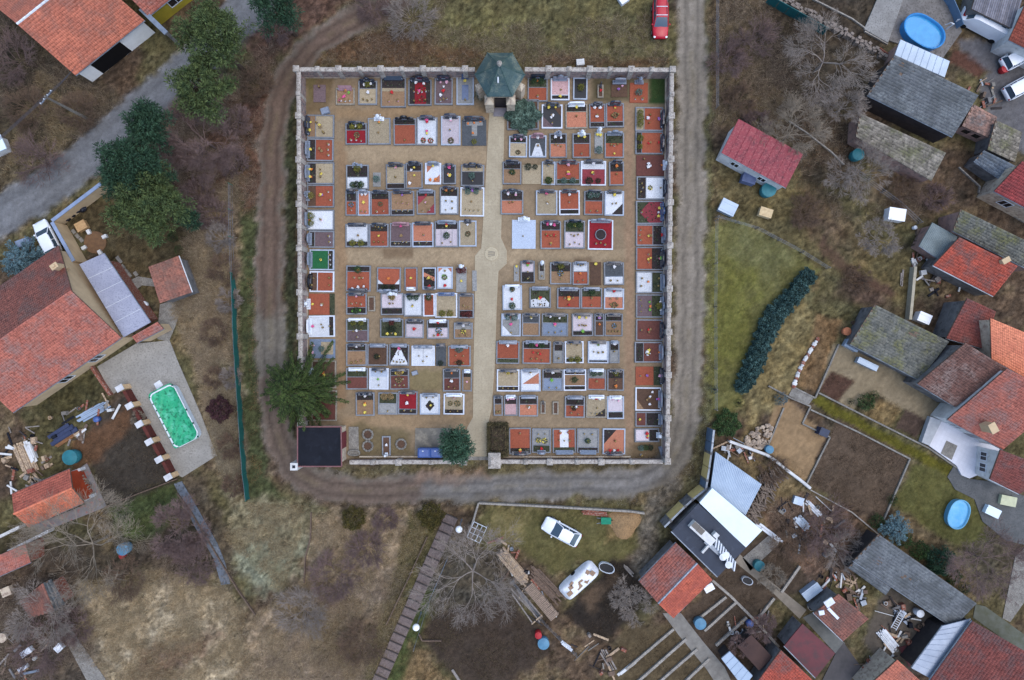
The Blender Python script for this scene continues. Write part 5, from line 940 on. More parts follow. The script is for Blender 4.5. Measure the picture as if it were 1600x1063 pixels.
# ---------------------------------------------------------------- trees, hedges, shrubs
def needle_cluster(cs, rads, n, ln, wd, r, up=.25):
    """n needle sprays around every centre: elongated quads radiating outward"""
    k = len(cs); cs = np.repeat(cs, n, 0); rd = np.repeat(rads, n)[:, None]; N = k * n; d = r.normal(size=(N, 3)); d[:, 2] += up; d /= np.linalg.norm(d, axis=1)[:, None]
    c0 = cs + d * rd * r.uniform(.2, .95, (N, 1)) ** .7; t = d + r.normal(size=(N, 3)) * .45; t /= np.linalg.norm(t, axis=1)[:, None]; s_ = np.cross(t, r.normal(size=(N, 3))); s_ /= np.linalg.norm(s_, axis=1)[:, None]
    L_ = ln * r.uniform(.6, 1.3, (N, 1)); W_2 = wd * r.uniform(.7, 1.3, (N, 1)); return np.stack([c0 - s_ * W_2, c0 + t * L_ * .5 - s_ * W_2 * .8, c0 + t * L_, c0 + t * L_ * .5 + s_ * W_2], 1).reshape(-1, 3)
def crown_mesh(name, V, m, parent, off): return link(name, np_mesh(name, V - np.array(off), np.arange(len(V)).reshape(-1, 4), m), parent)
def leafmat(name, a, b, c=None): return mat(name, a, b, scale=1.6, c3=c, s3=5, island=.45, rough=.8, spec=.15)
LM_PINE = leafmat('pine_needles', (92, 104, 62), (52, 68, 46)); LM_DPINE = leafmat('pine_dark', (58, 82, 60), (36, 58, 46)); LM_SPR = leafmat('spruce_needles', (70, 84, 42), (34, 47, 27)); LM_BLUE = leafmat('blue_needles', (92, 116, 122), (58, 80, 86)); LM_TEAL = leafmat('thuja_leaves', (72, 98, 94), (40, 60, 58)); LM_GRN = leafmat('green_leaves', (64, 84, 46), (38, 56, 34)); LM_CYP = leafmat('cypress_leaves', (72, 100, 78), (44, 68, 54)); LM_OLIVE = leafmat('olive_leaves', (84, 74, 36), (58, 56, 32)); LM_JUN = leafmat('juniper_leaves', (90, 110, 98), (52, 70, 62)); LM_BOX = leafmat('clipped_leaves', (98, 88, 62), (58, 56, 40))
M_BARK = mat('bark', (84, 70, 58), (58, 48, 42), scale=6, bump=.02, rough=.95)
def pine(px, py, rpx, h, label, m=LM_PINE, seed=1, flat=.55, dens=1.0, name='pine_tree', cat='pine tree', group=None, sp=.85):
    r = np.random.default_rng(seed); zc = h * .72; c_ = g(px, py, zc); R = rpx / S * (H - zc) / H; root = thing(name, label, cat, (c_.x, c_.y, 0), group); hz = h * .34
    n = max(8, int(110 * dens * (R / 3.5) ** 2)); d = r.normal(size=(n, 3)); d /= np.linalg.norm(d, axis=1)[:, None]; d[:, 2] = np.abs(d[:, 2]) - .25
    rad = r.uniform(.35, 1, n) ** .5 * (1 + .2 * np.sin(np.arctan2(d[:, 1], d[:, 0]) * 5 + seed)); cs = d * rad[:, None] * np.array([R * sp, R * sp, hz]) + np.array([c_.x, c_.y, zc])
    rads = r.uniform(.45, .8, n) * min(1, R / 2.6 + .25); V = needle_cluster(cs, rads, 110, .34, .05, r); crown_mesh('crown', V, m, root, (c_.x, c_.y, 0))
    mb = MB(); mb.tube([(c_.x, c_.y, -.1), (c_.x + r.uniform(-.2, .2), c_.y, zc * .5), (c_.x, c_.y, zc + hz * .6)], [.05 * h ** .5 + .12, .16, .05], 7); tr = mb.build('trunk', M_BARK, root)
    lb = MB()
    for k in range(0, n, 2): z0 = zc - hz * r.uniform(.2, .9); q = cs[k]; lb.tube([(c_.x, c_.y, z0), ((c_.x + q[0]) / 2, (c_.y + q[1]) / 2, (z0 + q[2]) / 2 + .15), tuple(q)], [.07, .045, .02], 4)
    lb.build('limbs', M_BARK, tr, kind='stuff'); return root
def spruce(px, py, R, h, label, m=LM_SPR, seed=3, name='spruce_tree', base=None, nb=11, droop=.35, cat='spruce tree', lv=.5, fin=1.0):
    r = np.random.default_rng(seed); b = base if base is not None else g(px, py); root = thing(name, label, cat, (b.x, b.y, 0)); Vs = []; lb = MB(); lev = int(h / lv)
    for l in range(lev):
        f = l / lev; z0 = .9 + (h - 1.0) * f; Lb = R * (1 - f) ** .85 * r.uniform(.85, 1.1) + .12; nn = max(4, int(nb * (1 - f * .6)))
        for k in range(nn):
            az = (k + .5 * (l % 2)) / nn * 6.283 + r.uniform(-.22, .22); L_ = Lb * r.uniform(.72 - .12 * (fin < 1), 1.12); ns = max(3, int(L_ / .16)); t = np.linspace(.1, 1, ns); dz = -droop * L_ * t ** 1.5 + .18 * L_ * t
            pts = np.stack([b.x + np.cos(az) * L_ * t, b.y + np.sin(az) * L_ * t, z0 + dz], -1); wd_ = (.10 + .22 * (1 - t) * min(1, L_ / 2)) * fin
            for rep in range(9):
                sd_ = r.choice((-1, 1), ns) * r.uniform(.0, 1.0, ns); a2 = az + sd_ * .95 * fin; ln = r.uniform(.22, .42, ns) * (1 - .35 * t); dirv = np.stack([np.cos(a2), np.sin(a2), -.25 + r.normal(0, .15, ns)], -1)
                o_ = pts + np.stack([-np.sin(az) * sd_ * wd_, np.cos(az) * sd_ * wd_, r.uniform(-.05, .05, ns)], -1); s_ = np.stack([-np.sin(a2), np.cos(a2), r.normal(0, .6, ns)], -1) * .04
                Vs.append(np.stack([o_ - s_, o_ + dirv * ln[:, None] * .5 - s_ * .8, o_ + dirv * ln[:, None], o_ + dirv * ln[:, None] * .5 + s_], 1).reshape(-1, 3))
            lb.tube([(b.x, b.y, z0), tuple(pts[ns // 2]), tuple(pts[-1])], [.045 * (1 - f) + .015, .02, .008], 3, cap=False)
    crown_mesh('crown', np.concatenate(Vs), m, root, (b.x, b.y, 0)); mb = MB(); mb.tube([(b.x, b.y, -.1), (b.x, b.y, h * .5), (b.x, b.y, h)], [.22, .12, .02], 8); tr = mb.build('trunk', M_BARK, root); lb.build('limbs', M_BARK, tr, kind='stuff'); return root
def bush(px, py, rpx, h, label, m=LM_GRN, seed=1, name='shrub', cat='shrub', n=None, leaf=.14, group=None, el=(1, 1), rot=0):
    r = np.random.default_rng(seed); c_ = g(px, py, h * .5); R = rpx / S; root = thing(name, label, cat, (c_.x, c_.y, 0), group); V, Fq = leafball(n or int(1500 * max(.25, R * R)), 1, h * .62, leaf, seed, .02)
    V[:, 0] *= R * el[0]; V[:, 1] *= R * el[1]
    cs, sn = math.cos(rot), math.sin(rot); V[:, 0], V[:, 1] = V[:, 0] * cs - V[:, 1] * sn, V[:, 0] * sn + V[:, 1] * cs
    link('foliage', np_mesh('foliage', V, Fq, m), root); mb = MB()
    for k in range(5): a = k * 1.256 + seed; mb.tube([(c_.x, c_.y, -.1), (c_.x + math.cos(a) * R * .35, c_.y + math.sin(a) * R * .35, h * .55)], [.05, .015], 4)
    mb.build('stem', M_BARK, root); return root
TW = {'grey': mat('twigs_grey', (142, 132, 122), (112, 102, 96), scale=3, rough=.95), 'purple': mat('twigs_purple', (118, 98, 92), (92, 76, 74), scale=3, rough=.95), 'brown': mat('twigs_brown', (112, 92, 74), (84, 68, 58), scale=3, rough=.95), 'pale': mat('twigs_pale', (136, 124, 108), (108, 98, 86), scale=3, rough=.95)}
def bare(px, py, rpx, h, label, col='grey', seed=1, depth=5, kids=3, thick=.16, name='bare_tree', cat='tree', multi=1, group=None, spread=1.0, rmin=.011):
    r = random.Random(seed * 13 + 5); c_ = g(px, py, h * .55); R = rpx / S; root = thing(name, label, cat, (c_.x, c_.y, 0), group); segs = []; tw = MB(); tk = MB()
    def grow(p, d, L_, rad, dep):
        n = 3 if dep > 1 else (2 if dep else 1); pts = [p]; q = p; dd = d
        for _ in range(n): dd = (dd + Vector((r.gauss(0, .16), r.gauss(0, .16), r.gauss(0, .1)))).normalized(); q = q + dd * (L_ / n); pts.append(q)
        (tk if dep >= depth - 1 else tw).tube(pts, [rad * (1 - .3 * i / n) for i in range(n + 1)], 6 if dep >= depth - 1 else 3, cap=False)
        if dep <= 0: return
        nk = kids + (1 if r.random() < .5 else 0)
        for k in range(nk):
            t = r.uniform(.45, 1.0) if k else 1.0; i = min(n - 1, int(t * n)); pp = pts[i] + (pts[i + 1] - pts[i]) * (t * n - i); az = r.uniform(0, 6.283); an = r.uniform(.3, .85) if k else r.uniform(.05, .35)
            s_ = Vector((math.cos(az), math.sin(az), 0)); s_ = (s_ - dd * s_.dot(dd)).normalized(); nd = (dd * math.cos(an) + s_ * math.sin(an)); nd.z = nd.z * .8 + .05; nd.normalize()
            grow(pp, nd, L_ * r.uniform(.62, .85), max(rmin, rad * r.uniform(.48, .66)), dep - 1)
    base = Vector((c_.x, c_.y, -.1)); l0 = R * .42 * spread
    if multi == 1:
        top_ = base + Vector((r.uniform(-.2, .2), r.uniform(-.2, .2), h * .32)); tk.tube([base, (base + top_) / 2 + Vector((.05, .03, 0)), top_], [thick * 1.25, thick, thick * .85], 8)
        for k in range(5): a = k * 1.256 + r.uniform(-.4, .4); grow(top_, Vector((math.cos(a), math.sin(a), r.uniform(.45, 1.0))).normalized(), l0, thick * .55, depth)
    else:
        for k in range(multi): a = k / multi * 6.283 + r.uniform(-.3, .3); b2 = base + Vector((math.cos(a), math.sin(a), 0)) * r.uniform(0, R * .25); grow(b2, Vector((math.cos(a) * .8, math.sin(a) * .8, r.uniform(.5, 1.1))).normalized(), l0, thick * .45, depth)
    M_ = TW[col]; tr = tk.build('trunk', M_, root); off = OFF[root.name]
    link('branches', tw.mesh('branches', M_, off), root); return root
# pines and other conifers
pine(430, 8, 42, 9, 'dark pine at the top edge beside the dirt track', LM_DPINE, 11); pine(333, 62, 60, 10, 'large pine crown near the yellow walled house', LM_PINE, 12); pine(313, 140, 50, 9, 'rounded olive green pine in the middle of the pine row', LM_PINE, 13)
pine(237, 195, 40, 9, 'slim pine between the round pine and the tall pine', LM_DPINE, 19); pine(212, 262, 62, 10, 'dark pine leaning over the grey road', LM_DPINE, 14); pine(232, 320, 66, 9.5, 'broad pine above the yard with the stone circle', LM_PINE, 15); pine(292, 345, 20, 4, 'small dark pine beside the broad pine', LM_DPINE, 16)
spruce(481, 606, 4.9, 9.5, 'tall bright green spruce over the cemetery wall corner', base=g(481, 606), seed=5, nb=13, lv=.5, fin=.8, droop=.3)
spruce(35, 405, 2.6, 3.6, 'blue spruce beside the red roof shaded darker on one slope', LM_BLUE, 8, base=g(52, 412), nb=13, droop=.15); spruce(1397, 827, 1.5, 2.0, 'small blue spruce beside the long grey shed', LM_BLUE, 9, base=g(1392, 824), nb=12, droop=.1); bush(1222, 624, 11, 1.3, 'round blue grey shrub between the garden plots', LM_BLUE, 10)
r_ = pine(713, 696, 29, 5.2, 'blue green cypress beside the cemetery gate', LM_CYP, 21, name='cypress_tree', cat='cypress', dens=1.5)
for i, (x, y, rr) in enumerate(((1263, 433, 14), (1251, 449, 15), (1239, 464, 15), (1227, 478, 16), (1215, 492, 17), (1205, 508, 17), (1198, 524, 17), (1191, 541, 16), (1184, 558, 16), (1178, 574, 16), (1171, 590, 15), (1164, 603, 13))):
    bush(x, y, rr, 2.0 + .15 * (i % 3), f"{ORD[i]} teal conifer from the top of the curved hedge", LM_TEAL, 30 + i, 'hedge_conifer', 'conifer', n=2600, leaf=.2, group='teal conifers of the curved hedge')
for x, y, rr, h_, lb, m_, sd_ in ((552, 812, 19, 2.2, 'round olive shrub left of two below the road', LM_OLIVE, 41), (672, 809, 21, 2.2, 'round olive shrub beside the timber steps', LM_OLIVE, 42), (1138, 662, 21, 2.0, 'dark green shrub above the blue wall end', LM_GRN, 43), (1355, 629, 14, 1.5, 'green shrub in the gravel yard bed', LM_GRN, 44), (1368, 618, 8, 1.0, 'small green shrub above the yard bed shrub', LM_GRN, 45),
        (1117, 609, 7, 1.0, 'tiny grey green shrub on the verge', LM_TEAL, 46), (1155, 630, 7, .8, 'little dark shrub below the hedge', LM_GRN, 47), (1396, 782, 9, 1.1, 'green shrub at the corner of the ploughed plot', LM_GRN, 48), (1372, 815, 12, 1.3, 'dark shrub above the blue spruce', LM_GRN, 49), (1415, 845, 13, 1.2, 'low green shrub below the blue spruce', LM_GRN, 50), (1440, 862, 16, 1.4, 'dark green shrub along the long shed', LM_GRN, 51), (1473, 880, 23, 2.2, 'large dark evergreen beside the long shed', LM_DPINE, 52), (1492, 902, 14, 1.2, 'green shrub below the large evergreen', LM_GRN, 53), (1509, 920, 10, 1.0, 'small dark shrub at the end of the long shed', LM_DPINE, 54), (342, 640, 20, 1.6, 'dark purple shrub beside the green covered pool', leafmat('purple_leaves', (74, 48, 50), (50, 34, 38)), 55), (268, 370, 9, .9, 'bright small shrub below the broad pine', LM_GRN, 56), (278, 390, 8, .9, 'round green shrub near the brown tiled shed', LM_GRN, 57), (748, 148, 9, 1.6, 'dark shrub hidden left of the chapel', LM_DPINE, 58), (1330, 628, 6, .6, 'tiny shrub at the yard lawn edge', LM_GRN, 59)):
    bush(x, y, rr, h_, lb, m_, sd_)
bush(817, 181, 27, 1.1, 'sprawling grey green juniper filling a grave plot', LM_JUN, 61, 'juniper', 'juniper', n=3600, leaf=.3, el=(.92, .9))
# clipped hedge block
c_ = g(778, 685); r = np.random.default_rng(5); n = 7000; root = thing('clipped_hedge', 'brown green clipped hedge block right of the gate', 'hedge', (c_.x, c_.y, 0)); q = r.uniform(-1, 1, (n, 3)); q[:, 0] *= 1.02; q[:, 1] *= 1.68; f_ = r.integers(0, 5, n); q[f_ == 0, 2] = 1; q[f_ == 1, 0] = 1.02; q[f_ == 2, 0] = -1.02; q[f_ == 3, 1] = 1.68; q[f_ == 4, 1] = -1.68; f0 = r.integers(0, 2, n) == 0; q[f0, 2] = 1
q[:, 2] = (q[:, 2] + 1) * .65; q += r.normal(0, .07, (n, 3)); t = r.normal(size=(n, 3)); t /= np.linalg.norm(t, axis=1)[:, None]; s_ = np.cross(t, r.normal(size=(n, 3))); s_ /= np.linalg.norm(s_, axis=1)[:, None]; V = np.stack([q - t * .07, q + s_ * .035, q + t * .07, q - s_ * .035], 1).reshape(-1, 3); link('foliage', np_mesh('foliage', V, np.arange(4 * n).reshape(-1, 4), LM_BOX), root)
mb = MB(); mb.box((c_.x, c_.y, -.1), (1.6, 2.9, 1.0), top=.8); mb.build('inner_twigs', M_BARK, root)
# leafless trees
for a_ in ((312, 216, 62, 7, 'broad purple twigged bare tree beside the pines', 'purple', 1, 5, 4, .2), (366, 182, 28, 5, 'small bare tree above the dirt road bend', 'purple', 2, 4, 3, .12), (428, 45, 26, 5, 'bare tree below the dark top edge pine', 'purple', 3, 4, 3, .12), (1300, 88, 66, 7, 'spreading grey bare tree left of the pool terrace', 'grey', 4, 5, 3, .22), (1324, 162, 32, 5, 'small grey bare tree at the barn corner', 'grey', 5, 5, 3, .13), (1242, 206, 52, 6, 'bare tree behind the red metal roof', 'pale', 6, 5, 3, .17),
       (738, 905, 78, 8, 'wide grey bare tree beside the timber steps', 'grey', 7, 5, 3, .24), (128, 858, 92, 8, 'large pale bare tree spreading below the orange roof', 'pale', 8, 5, 3, .24), (276, 828, 44, 5, 'fine twigged bare tree beside the concrete channel', 'purple', 9, 5, 4, .13), (985, 938, 34, 5, 'bare tree left of the red workshop roof', 'grey', 10, 5, 3, .12), (1345, 268, 46, 5.5, 'bare tree below the mossy stone roof', 'grey', 12, 5, 3, .14), (1376, 372, 30, 4.5, 'bare tree below the white water tank', 'grey', 13, 5, 3, .11), (1545, 878, 60, 6, 'bare tree beside the corner path', 'purple', 14, 5, 3, .15), (1210, 900, 24, 3.5, 'small bare fruit tree beside the garden path', 'pale', 15, 4, 3, .08), (70, 955, 50, 5, 'bare tree over the old half red shed', 'grey', 16, 5, 3, .15), (212, 655, 12, 2.5, 'little bare shrub beside the pillar fence', 'pale', 17, 4, 3, .06), (1160, 1010, 22, 3, 'bare shrub above the brown shelter roof', 'purple', 18, 4, 3, .07), (1188, 975, 26, 3, 'bare shrub in the middle garden bed', 'purple', 19, 4, 3, .07)):
    bare(*a_[:5], col=a_[5], seed=a_[6], depth=a_[7], kids=a_[8] if a_[7] == 5 else 4, thick=a_[9] * .5, rmin=.011)
THK = [(1140, 90, 34, 'purple', 'left greyish thicket beside the straight road'), (1180, 60, 40, 'purple', 'thicket at the top right of the straight road'), (1160, 150, 30, 'brown', 'brown thicket above the red metal roof'), (1185, 190, 24, 'purple', 'thicket touching the red metal roof'), (640, 20, 42, 'grey', 'pale thicket at the top edge above the wall'), (580, 5, 30, 'purple', 'thicket by the track at the top edge'), (300, 885, 34, 'purple', 'thicket beside the concrete channel end'), (190, 905, 38, 'brown', 'brown thicket above the straw meadow'), (60, 1010, 50, 'purple', 'dark thicket in the bottom left corner'), (110, 985, 34, 'purple', 'thicket along the left garden path'), (520, 905, 42, 'purple', 'dark thicket in the slope meadow'), (570, 860, 34, 'purple', 'thicket between the two olive shrubs'), (470, 960, 46, 'grey', 'grey thicket left in the slope meadow'), (560, 1010, 40, 'brown', 'brown thicket beside the lower steps'), (600, 815, 22, 'purple', 'twiggy shrub between the olive shrubs'), (1290, 830, 46, 'purple', 'tangled thicket right of the wood pile'), (1240, 850, 34, 'brown', 'thicket below the scrap heap'), (1320, 860, 34, 'grey', 'thicket at the end of the long shed'), (1420, 300, 30, 'brown', 'thicket above the white water tank'), (1470, 310, 26, 'purple', 'thicket left of the moss covered roof'), (40, 170, 44, 'brown', 'thicket by the power pole'), (120, 170, 36, 'brown', 'straw coloured thicket below the garage house'), (60, 250, 44, 'purple', 'thicket between the road and the power lines'), (20, 90, 44, 'purple', 'dark thicket left of the salmon roof'), (330, 330, 30, 'purple', 'thicket below the big bare tree'), (345, 420, 26, 'brown', 'thicket on the bank beside the fence'), (330, 520, 24, 'brown', 'thicket beside the paved yard'), (355, 700, 22, 'brown', 'thicket at the lower end of the bank'), (1345, 440, 24, 'brown', 'small thicket beside the narrow soil strip'), (1260, 330, 30, 'brown', 'thicket below the red metal roof'), (360, 250, 28, 'purple', 'thicket between bare tree and dirt road'), (1210, 735, 26, 'brown', 'thicket beside the stone heap'), (400, 130, 30, 'brown', 'thicket at the dirt road bend'), (1440, 930, 14, 'grey', 'small thicket below the long shed'), (340, 370, 26, 'grey', 'grey thicket right of the broad pine'), (352, 470, 22, 'grey', 'grey thicket halfway down the bank'), (330, 590, 18, 'brown', 'thicket above the purple shrub'), (358, 590, 20, 'grey', 'grey thicket against the green fence'), (362, 760, 20, 'brown', 'thicket at the lower fence end'), (310, 300, 30, 'purple', 'thicket under the broad purple tree')]
for i, (x, y, rr, cl, lb) in enumerate(THK): bare(x, y, rr, 2.2, lb, col=cl, seed=100 + i, depth=3, kids=4, thick=.07, name='bare_thicket', cat='thicket', multi=13, group='leafless thickets', rmin=.013)
# ---------------------------------------------------------------- yards, kerbs, fences
M_PATIOB = mat('patio_paving', (150, 146, 138), (132, 128, 120), scale=.4, c3=(122, 118, 110), s3=6, grid=(.3, math.radians(-28), .88))
Y1 = [(152, 573), (213, 537), (265, 532), (279, 567), (313, 645), (339, 712), (285, 746), (273, 740), (200, 600), (175, 617)]
slab('paved_yard', Y1, .04, M_PATIOB)
Y2 = [(205, 437), (240, 430), (246, 478), (262, 530), (240, 520), (236, 500), (222, 470)]; slab('concrete_path', [(200, 440), (216, 432), (240, 436), (243, 448), (222, 446), (210, 455)], .05, M_CONC)
slab('concrete_yard_strip', [(250, 476), (292, 462), (278, 500), (264, 534), (246, 530), (248, 500)], .045, M_CONC)
slab('wood_store_floor', [(106, 744), (136, 724), (167, 792), (60, 834), (52, 822), (134, 788)], .06, mat('speckled_concrete', (128, 124, 122), (110, 106, 104), scale=2, c4=(140, 104, 98), s4=2.2, m4=(.55, .6)))
slab('concrete_path', [(92, 980), (104, 972), (130, 1010), (166, 1063), (176, 1090), (150, 1090), (110, 1015)], .04, M_CONC)
slab('concrete_channel', [(272, 756), (284, 752), (312, 800), (340, 850), (352, 880), (360, 912), (346, 914), (334, 872), (304, 822)], .06, mat('channel', (106, 112, 120), (84, 90, 98), scale=1.5, c3=(70, 74, 76), s3=4))
slab('pool_terrace', [(1411, -20), (1440, -30), (1484, 8), (1502, 50), (1472, 92), (1388, 64)], .12, mat('terrace_grey', (120, 116, 112), (100, 96, 92), scale=1, c3=(88, 84, 80), s3=5))
slab('concrete_terrace', [(1372, -6), (1412, -6), (1386, 68), (1349, 47)], .2, mat('terrace_pale', (142, 140, 136), (124, 122, 118), scale=.7, c3=(108, 106, 102), s3=6))
Y3 = [(1468, 656), (1563, 703), (1541, 748), (1524, 742), (1512, 747), (1500, 742), (1492, 727), (1448, 695)]; slab('white_terrace', Y3, .3, mat('terrace_paving', (210, 210, 216), (196, 196, 202), scale=.5, grid=(.4, math.radians(27), .9)))
for q, mm, z in (([(1476, 688), (1493, 696), (1484, 718), (1467, 708)], M_CONC, .325), ([(1449, 650), (1466, 657), (1447, 695), (1435, 690)], mat('worktop', (166, 168, 170), (150, 152, 154), scale=2), .6)): slab('terrace_inset', q, z, mm)
slab('patio', [(1490, 728), (1512, 748), (1545, 752), (1600, 775), (1640, 800), (1640, 860), (1572, 845), (1535, 815), (1522, 780), (1492, 765), (1480, 745)], .06, mat('patio_dark', (94, 94, 94), (78, 80, 80), scale=.8, c3=(70, 72, 72), s3=8))
slab('concrete_path', [(1586, 870), (1608, 850), (1608, 930), (1578, 972), (1566, 966)], .05, M_CONC); slab('concrete_path', [(1524, 944), (1540, 948), (1612, 1000), (1612, 1030), (1520, 965)], .05, mat('mossy_path', (92, 94, 86), (76, 78, 62), scale=1))
slab('concrete_pad', [(1239, 605), (1271, 622), (1262, 634), (1232, 618)], .06, M_CONC)
slab('garden_path', [(1148, 878), (1156, 866), (1178, 888), (1220, 921), (1260, 953), (1249, 967), (1206, 925), (1170, 896)], .05, mat('path_tan', (132, 122, 108), (112, 104, 92), scale=1.2)); slab('garden_path', [(1035, 958), (1064, 958), (1098, 1002), (1132, 1042), (1150, 1080), (1126, 1080), (1104, 1046), (1060, 992)], .05, mat('path_grey', (128, 124, 116), (106, 102, 96), scale=1.2))
slab('concrete_pad', [(1204, 834), (1217, 850), (1172, 892), (1160, 872)], .05, M_CONC); slab('boarded_yard', [(1254, 965), (1268, 958), (1320, 1005), (1312, 1020), (1306, 1022)], .04, mat('yard_grey', (104, 104, 100), (86, 88, 86), scale=1))
slab('concrete_pad', [(1306, 1020), (1318, 1004), (1345, 1042), (1320, 1075), (1276, 1080)], .05, mat('pad_dark', (78, 74, 74), (66, 64, 64), scale=1)); slab('green_mat', [(1352, 1062), (1398, 1030), (1410, 1036), (1366, 1080)], .08, mat('green_felt', (58, 116, 84), (48, 98, 72), scale=2))
def kerbs(items, m=M_CONC, wd=.16, ht=.28, name='garden_kerb', cat='kerb', group='garden kerbs and edgings'):
    for lb, pts in items:
        P_ = [g(*q) for q in pts]; root = thing(name, lb, cat, P_[0], group)
        for a, b in zip(P_[:-1], P_[1:]):
            L_ = (b - a).length; n = max(1, round(L_ / 1.0)); d = (b - a) / n
            for k in range(n):
                j = rng.uniform(-.015, .015); mb = MB(); mb.beam(a + d * k + d.normalized() * .008 - Vector((0, 0, .1)), a + d * (k + 1) - d.normalized() * .008 - Vector((0, 0, .1)), wd, ht + j); mb.build('kerb_stone', m, root)
kerbs((('pale kerb around the sandy garden plot', [(1200, 603), (1235, 622), (1266, 635), (1253, 662), (1296, 683), (1260, 755)]), ('short pale kerb left of the sandy garden plot', [(1224, 637), (1195, 707)]), ('pale kerb beside the brown strip below the mossy barn', [(1310, 538), (1273, 622), (1239, 605)]), ('thin kerb between narrow lawn and ploughed plot', [(1266, 640), (1340, 675), (1421, 717), (1380, 812)]), ('thin kerb above the narrow lawn', [(1279, 614), (1360, 655), (1450, 700), (1500, 735)])))
M_KW = mat('kerb_weathered', (158, 152, 142), (128, 122, 114), scale=2, c3=(106, 100, 94), s3=9)
kerbs((('first pale bed edging from the dark garden at the bottom', [(978, 1045), (1052, 982)]), ('second pale bed edging in the bottom garden', [(994, 1066), (1072, 997)]), ('third pale bed edging in the bottom garden', [(1028, 1066), (1089, 1013)]), ('fourth pale bed edging in the bottom garden', [(1068, 1066), (1108, 1028)]), ('upper pale bed edging right of the grey path', [(1083, 972), (1134, 932)]), ('middle pale bed edging right of the grey path', [(1100, 985), (1150, 940)]), ('lower pale bed edging right of the grey path', [(1118, 1008), (1166, 964)]), ('bed edging above the tan garden path', [(1249, 884), (1220, 925)]), ('bed edging below the tan garden path', [(1209, 934), (1185, 964)]), ('long edging along the workshop gardens', [(1112, 906), (1140, 930), (1180, 970), (1216, 1010)])), M_KW, .26, .35)
kerbs((('low grey wall line in front of the parked cars', [(748, 785), (850, 790), (985, 798), (1006, 801)]), ('short grey wall end beside the timber steps', [(748, 785), (740, 812), (731, 836)])), M_KW, .2, .6, 'low_wall', 'wall', 'low yard walls')
kerbs((('pale board fence footing beside the mossy barn', [(1424, 418), (1421, 450), (1416, 500)]),), mat('pale_board', (168, 160, 140), (150, 142, 124), scale=3), .3, .9, 'low_wall', 'wall', 'low yard walls')
kerbs((('thin wire fence curb behind the red metal roof', [(1232, 190), (1262, 210), (1298, 238), (1318, 258)]), ('kerb line crossing the yard below the grey slate roofs', [(1497, 262), (1530, 292), (1528, 302), (1570, 330), (1620, 360)]), ('kerb along the top of the long shed garden', [(1265, 765), (1330, 800), (1372, 835)]), ('kerb along the pool terrace corner', [(1386, 70), (1350, 50)]), ('kerb below the terraced wall left of pool', [(1270, 0), (1330, 30), (1352, 46)])), M_KW, .12, .3)
kerbs((('grey edging beside the left garden bed end', [(278, 770), (300, 800), (330, 850), (372, 920), (400, 960)]), ('edging between pillar fence and soil plot', [(165, 792), (220, 770), (278, 748)]), ('edging across the upper slope meadow', [(487, 800), (486, 840), (478, 870), (476, 910)]), ('edging along the slope beside the timber steps', [(668, 838), (640, 900), (604, 975)]), ('edging of the lower soil plot beside steps', [(690, 1000), (660, 1000), (655, 990)])), M_WOOD, .1, .4, 'board_edging', 'edging', 'board edgings')
# white pipe wall
mb = MB(); pp = [g(x, y, .5) for x, y in ((1140, 690), (1168, 700), (1198, 711), (1214, 722), (1230, 735), (1250, 750), (1266, 763))]; mb.tube(pp, .17, 7)
for q in pp: mb.tube([(q.x, q.y, -.1), (q.x, q.y, .5)], .1, 6)
mb.top('white_pipe', M_WHITEP, 'white pipe rail curving below the sandy garden plot', 'pipe')
# stones: row and heap
root = thing('stone_edging', 'row of white and brown stones beside the brown strip', 'stones', g(1258, 568))
for k in range(19):
    t = k / 18; p = g(1277 - 37 * t - 4 * math.sin(t * 3), 530 + 74 * t); mb = MB(); mb.blob((p.x, p.y, .08), rng.uniform(.2, .3), .2, 0, 1, .25); mb.build('stone', M_WHITEP if k % 3 else M_BRICK, root)
root = thing('stone_heap', 'heap of pale rubble stones below the dark green shrub', 'stone heap', g(1184, 686)); M_RUB = mat('rubble', (178, 160, 138), (140, 124, 110), scale=2, c3=(118, 104, 92), s3=6)
heap = [(1163, 683), (1175, 672), (1200, 662), (1207, 668), (1196, 700), (1180, 706), (1163, 700)]
k = 0
while k < 130:
    x, y = rng.uniform(1160, 1208), rng.uniform(660, 706)
    if not inpoly(x, y, heap): continue
    p = g(x, y); mb = MB(); mb.blob((p.x, p.y, rng.uniform(.05, .3)), rng.uniform(.13, .27), rng.uniform(.1, .2), 0, 1, .3); mb.build('stone', M_RUB, root); k += 1
# boundary wall with yellow and blue panels
root = thing('boundary_wall', 'boundary wall with yellow panels and blue grey gates at the road bend', 'wall', g(1100, 760)); M_YP = mat('yellow_panel', (206, 182, 118), (190, 166, 108), scale=1.5); M_BP = mat('blue_panel', (92, 112, 132), (78, 98, 118), scale=1.5, rough=.6)
WL = [((1106, 668), (1104, 687), 'b'), ((1104, 688), (1102, 703), 'b'), ((1102, 704), (1099, 725), 'y'), ((1099, 726), (1096, 744), 'y'), ((1096, 745), (1094, 757), 'b'), ((1093, 758), (1074, 773), 'y'), ((1073, 774), (1063, 783), 'w'), ((1062, 784), (1041, 805), 'y'), ((1040, 806), (1031, 815), 'w')]
for a, b, c_ in WL:
    A = g(*a); B = g(*b); mb = MB(); mb.beam(A - Vector((0, 0, .1)), B - Vector((0, 0, .1)), .16, 2.3); mb.build('wall_panel', {'y': M_YP, 'b': M_BP, 'w': M_GREYW}[c_], root); mb = MB(); mb.beam(A + Vector((0, 0, 2.2)), B + Vector((0, 0, 2.2)), .2, .06); mb.build('coping', M_METAL, root)
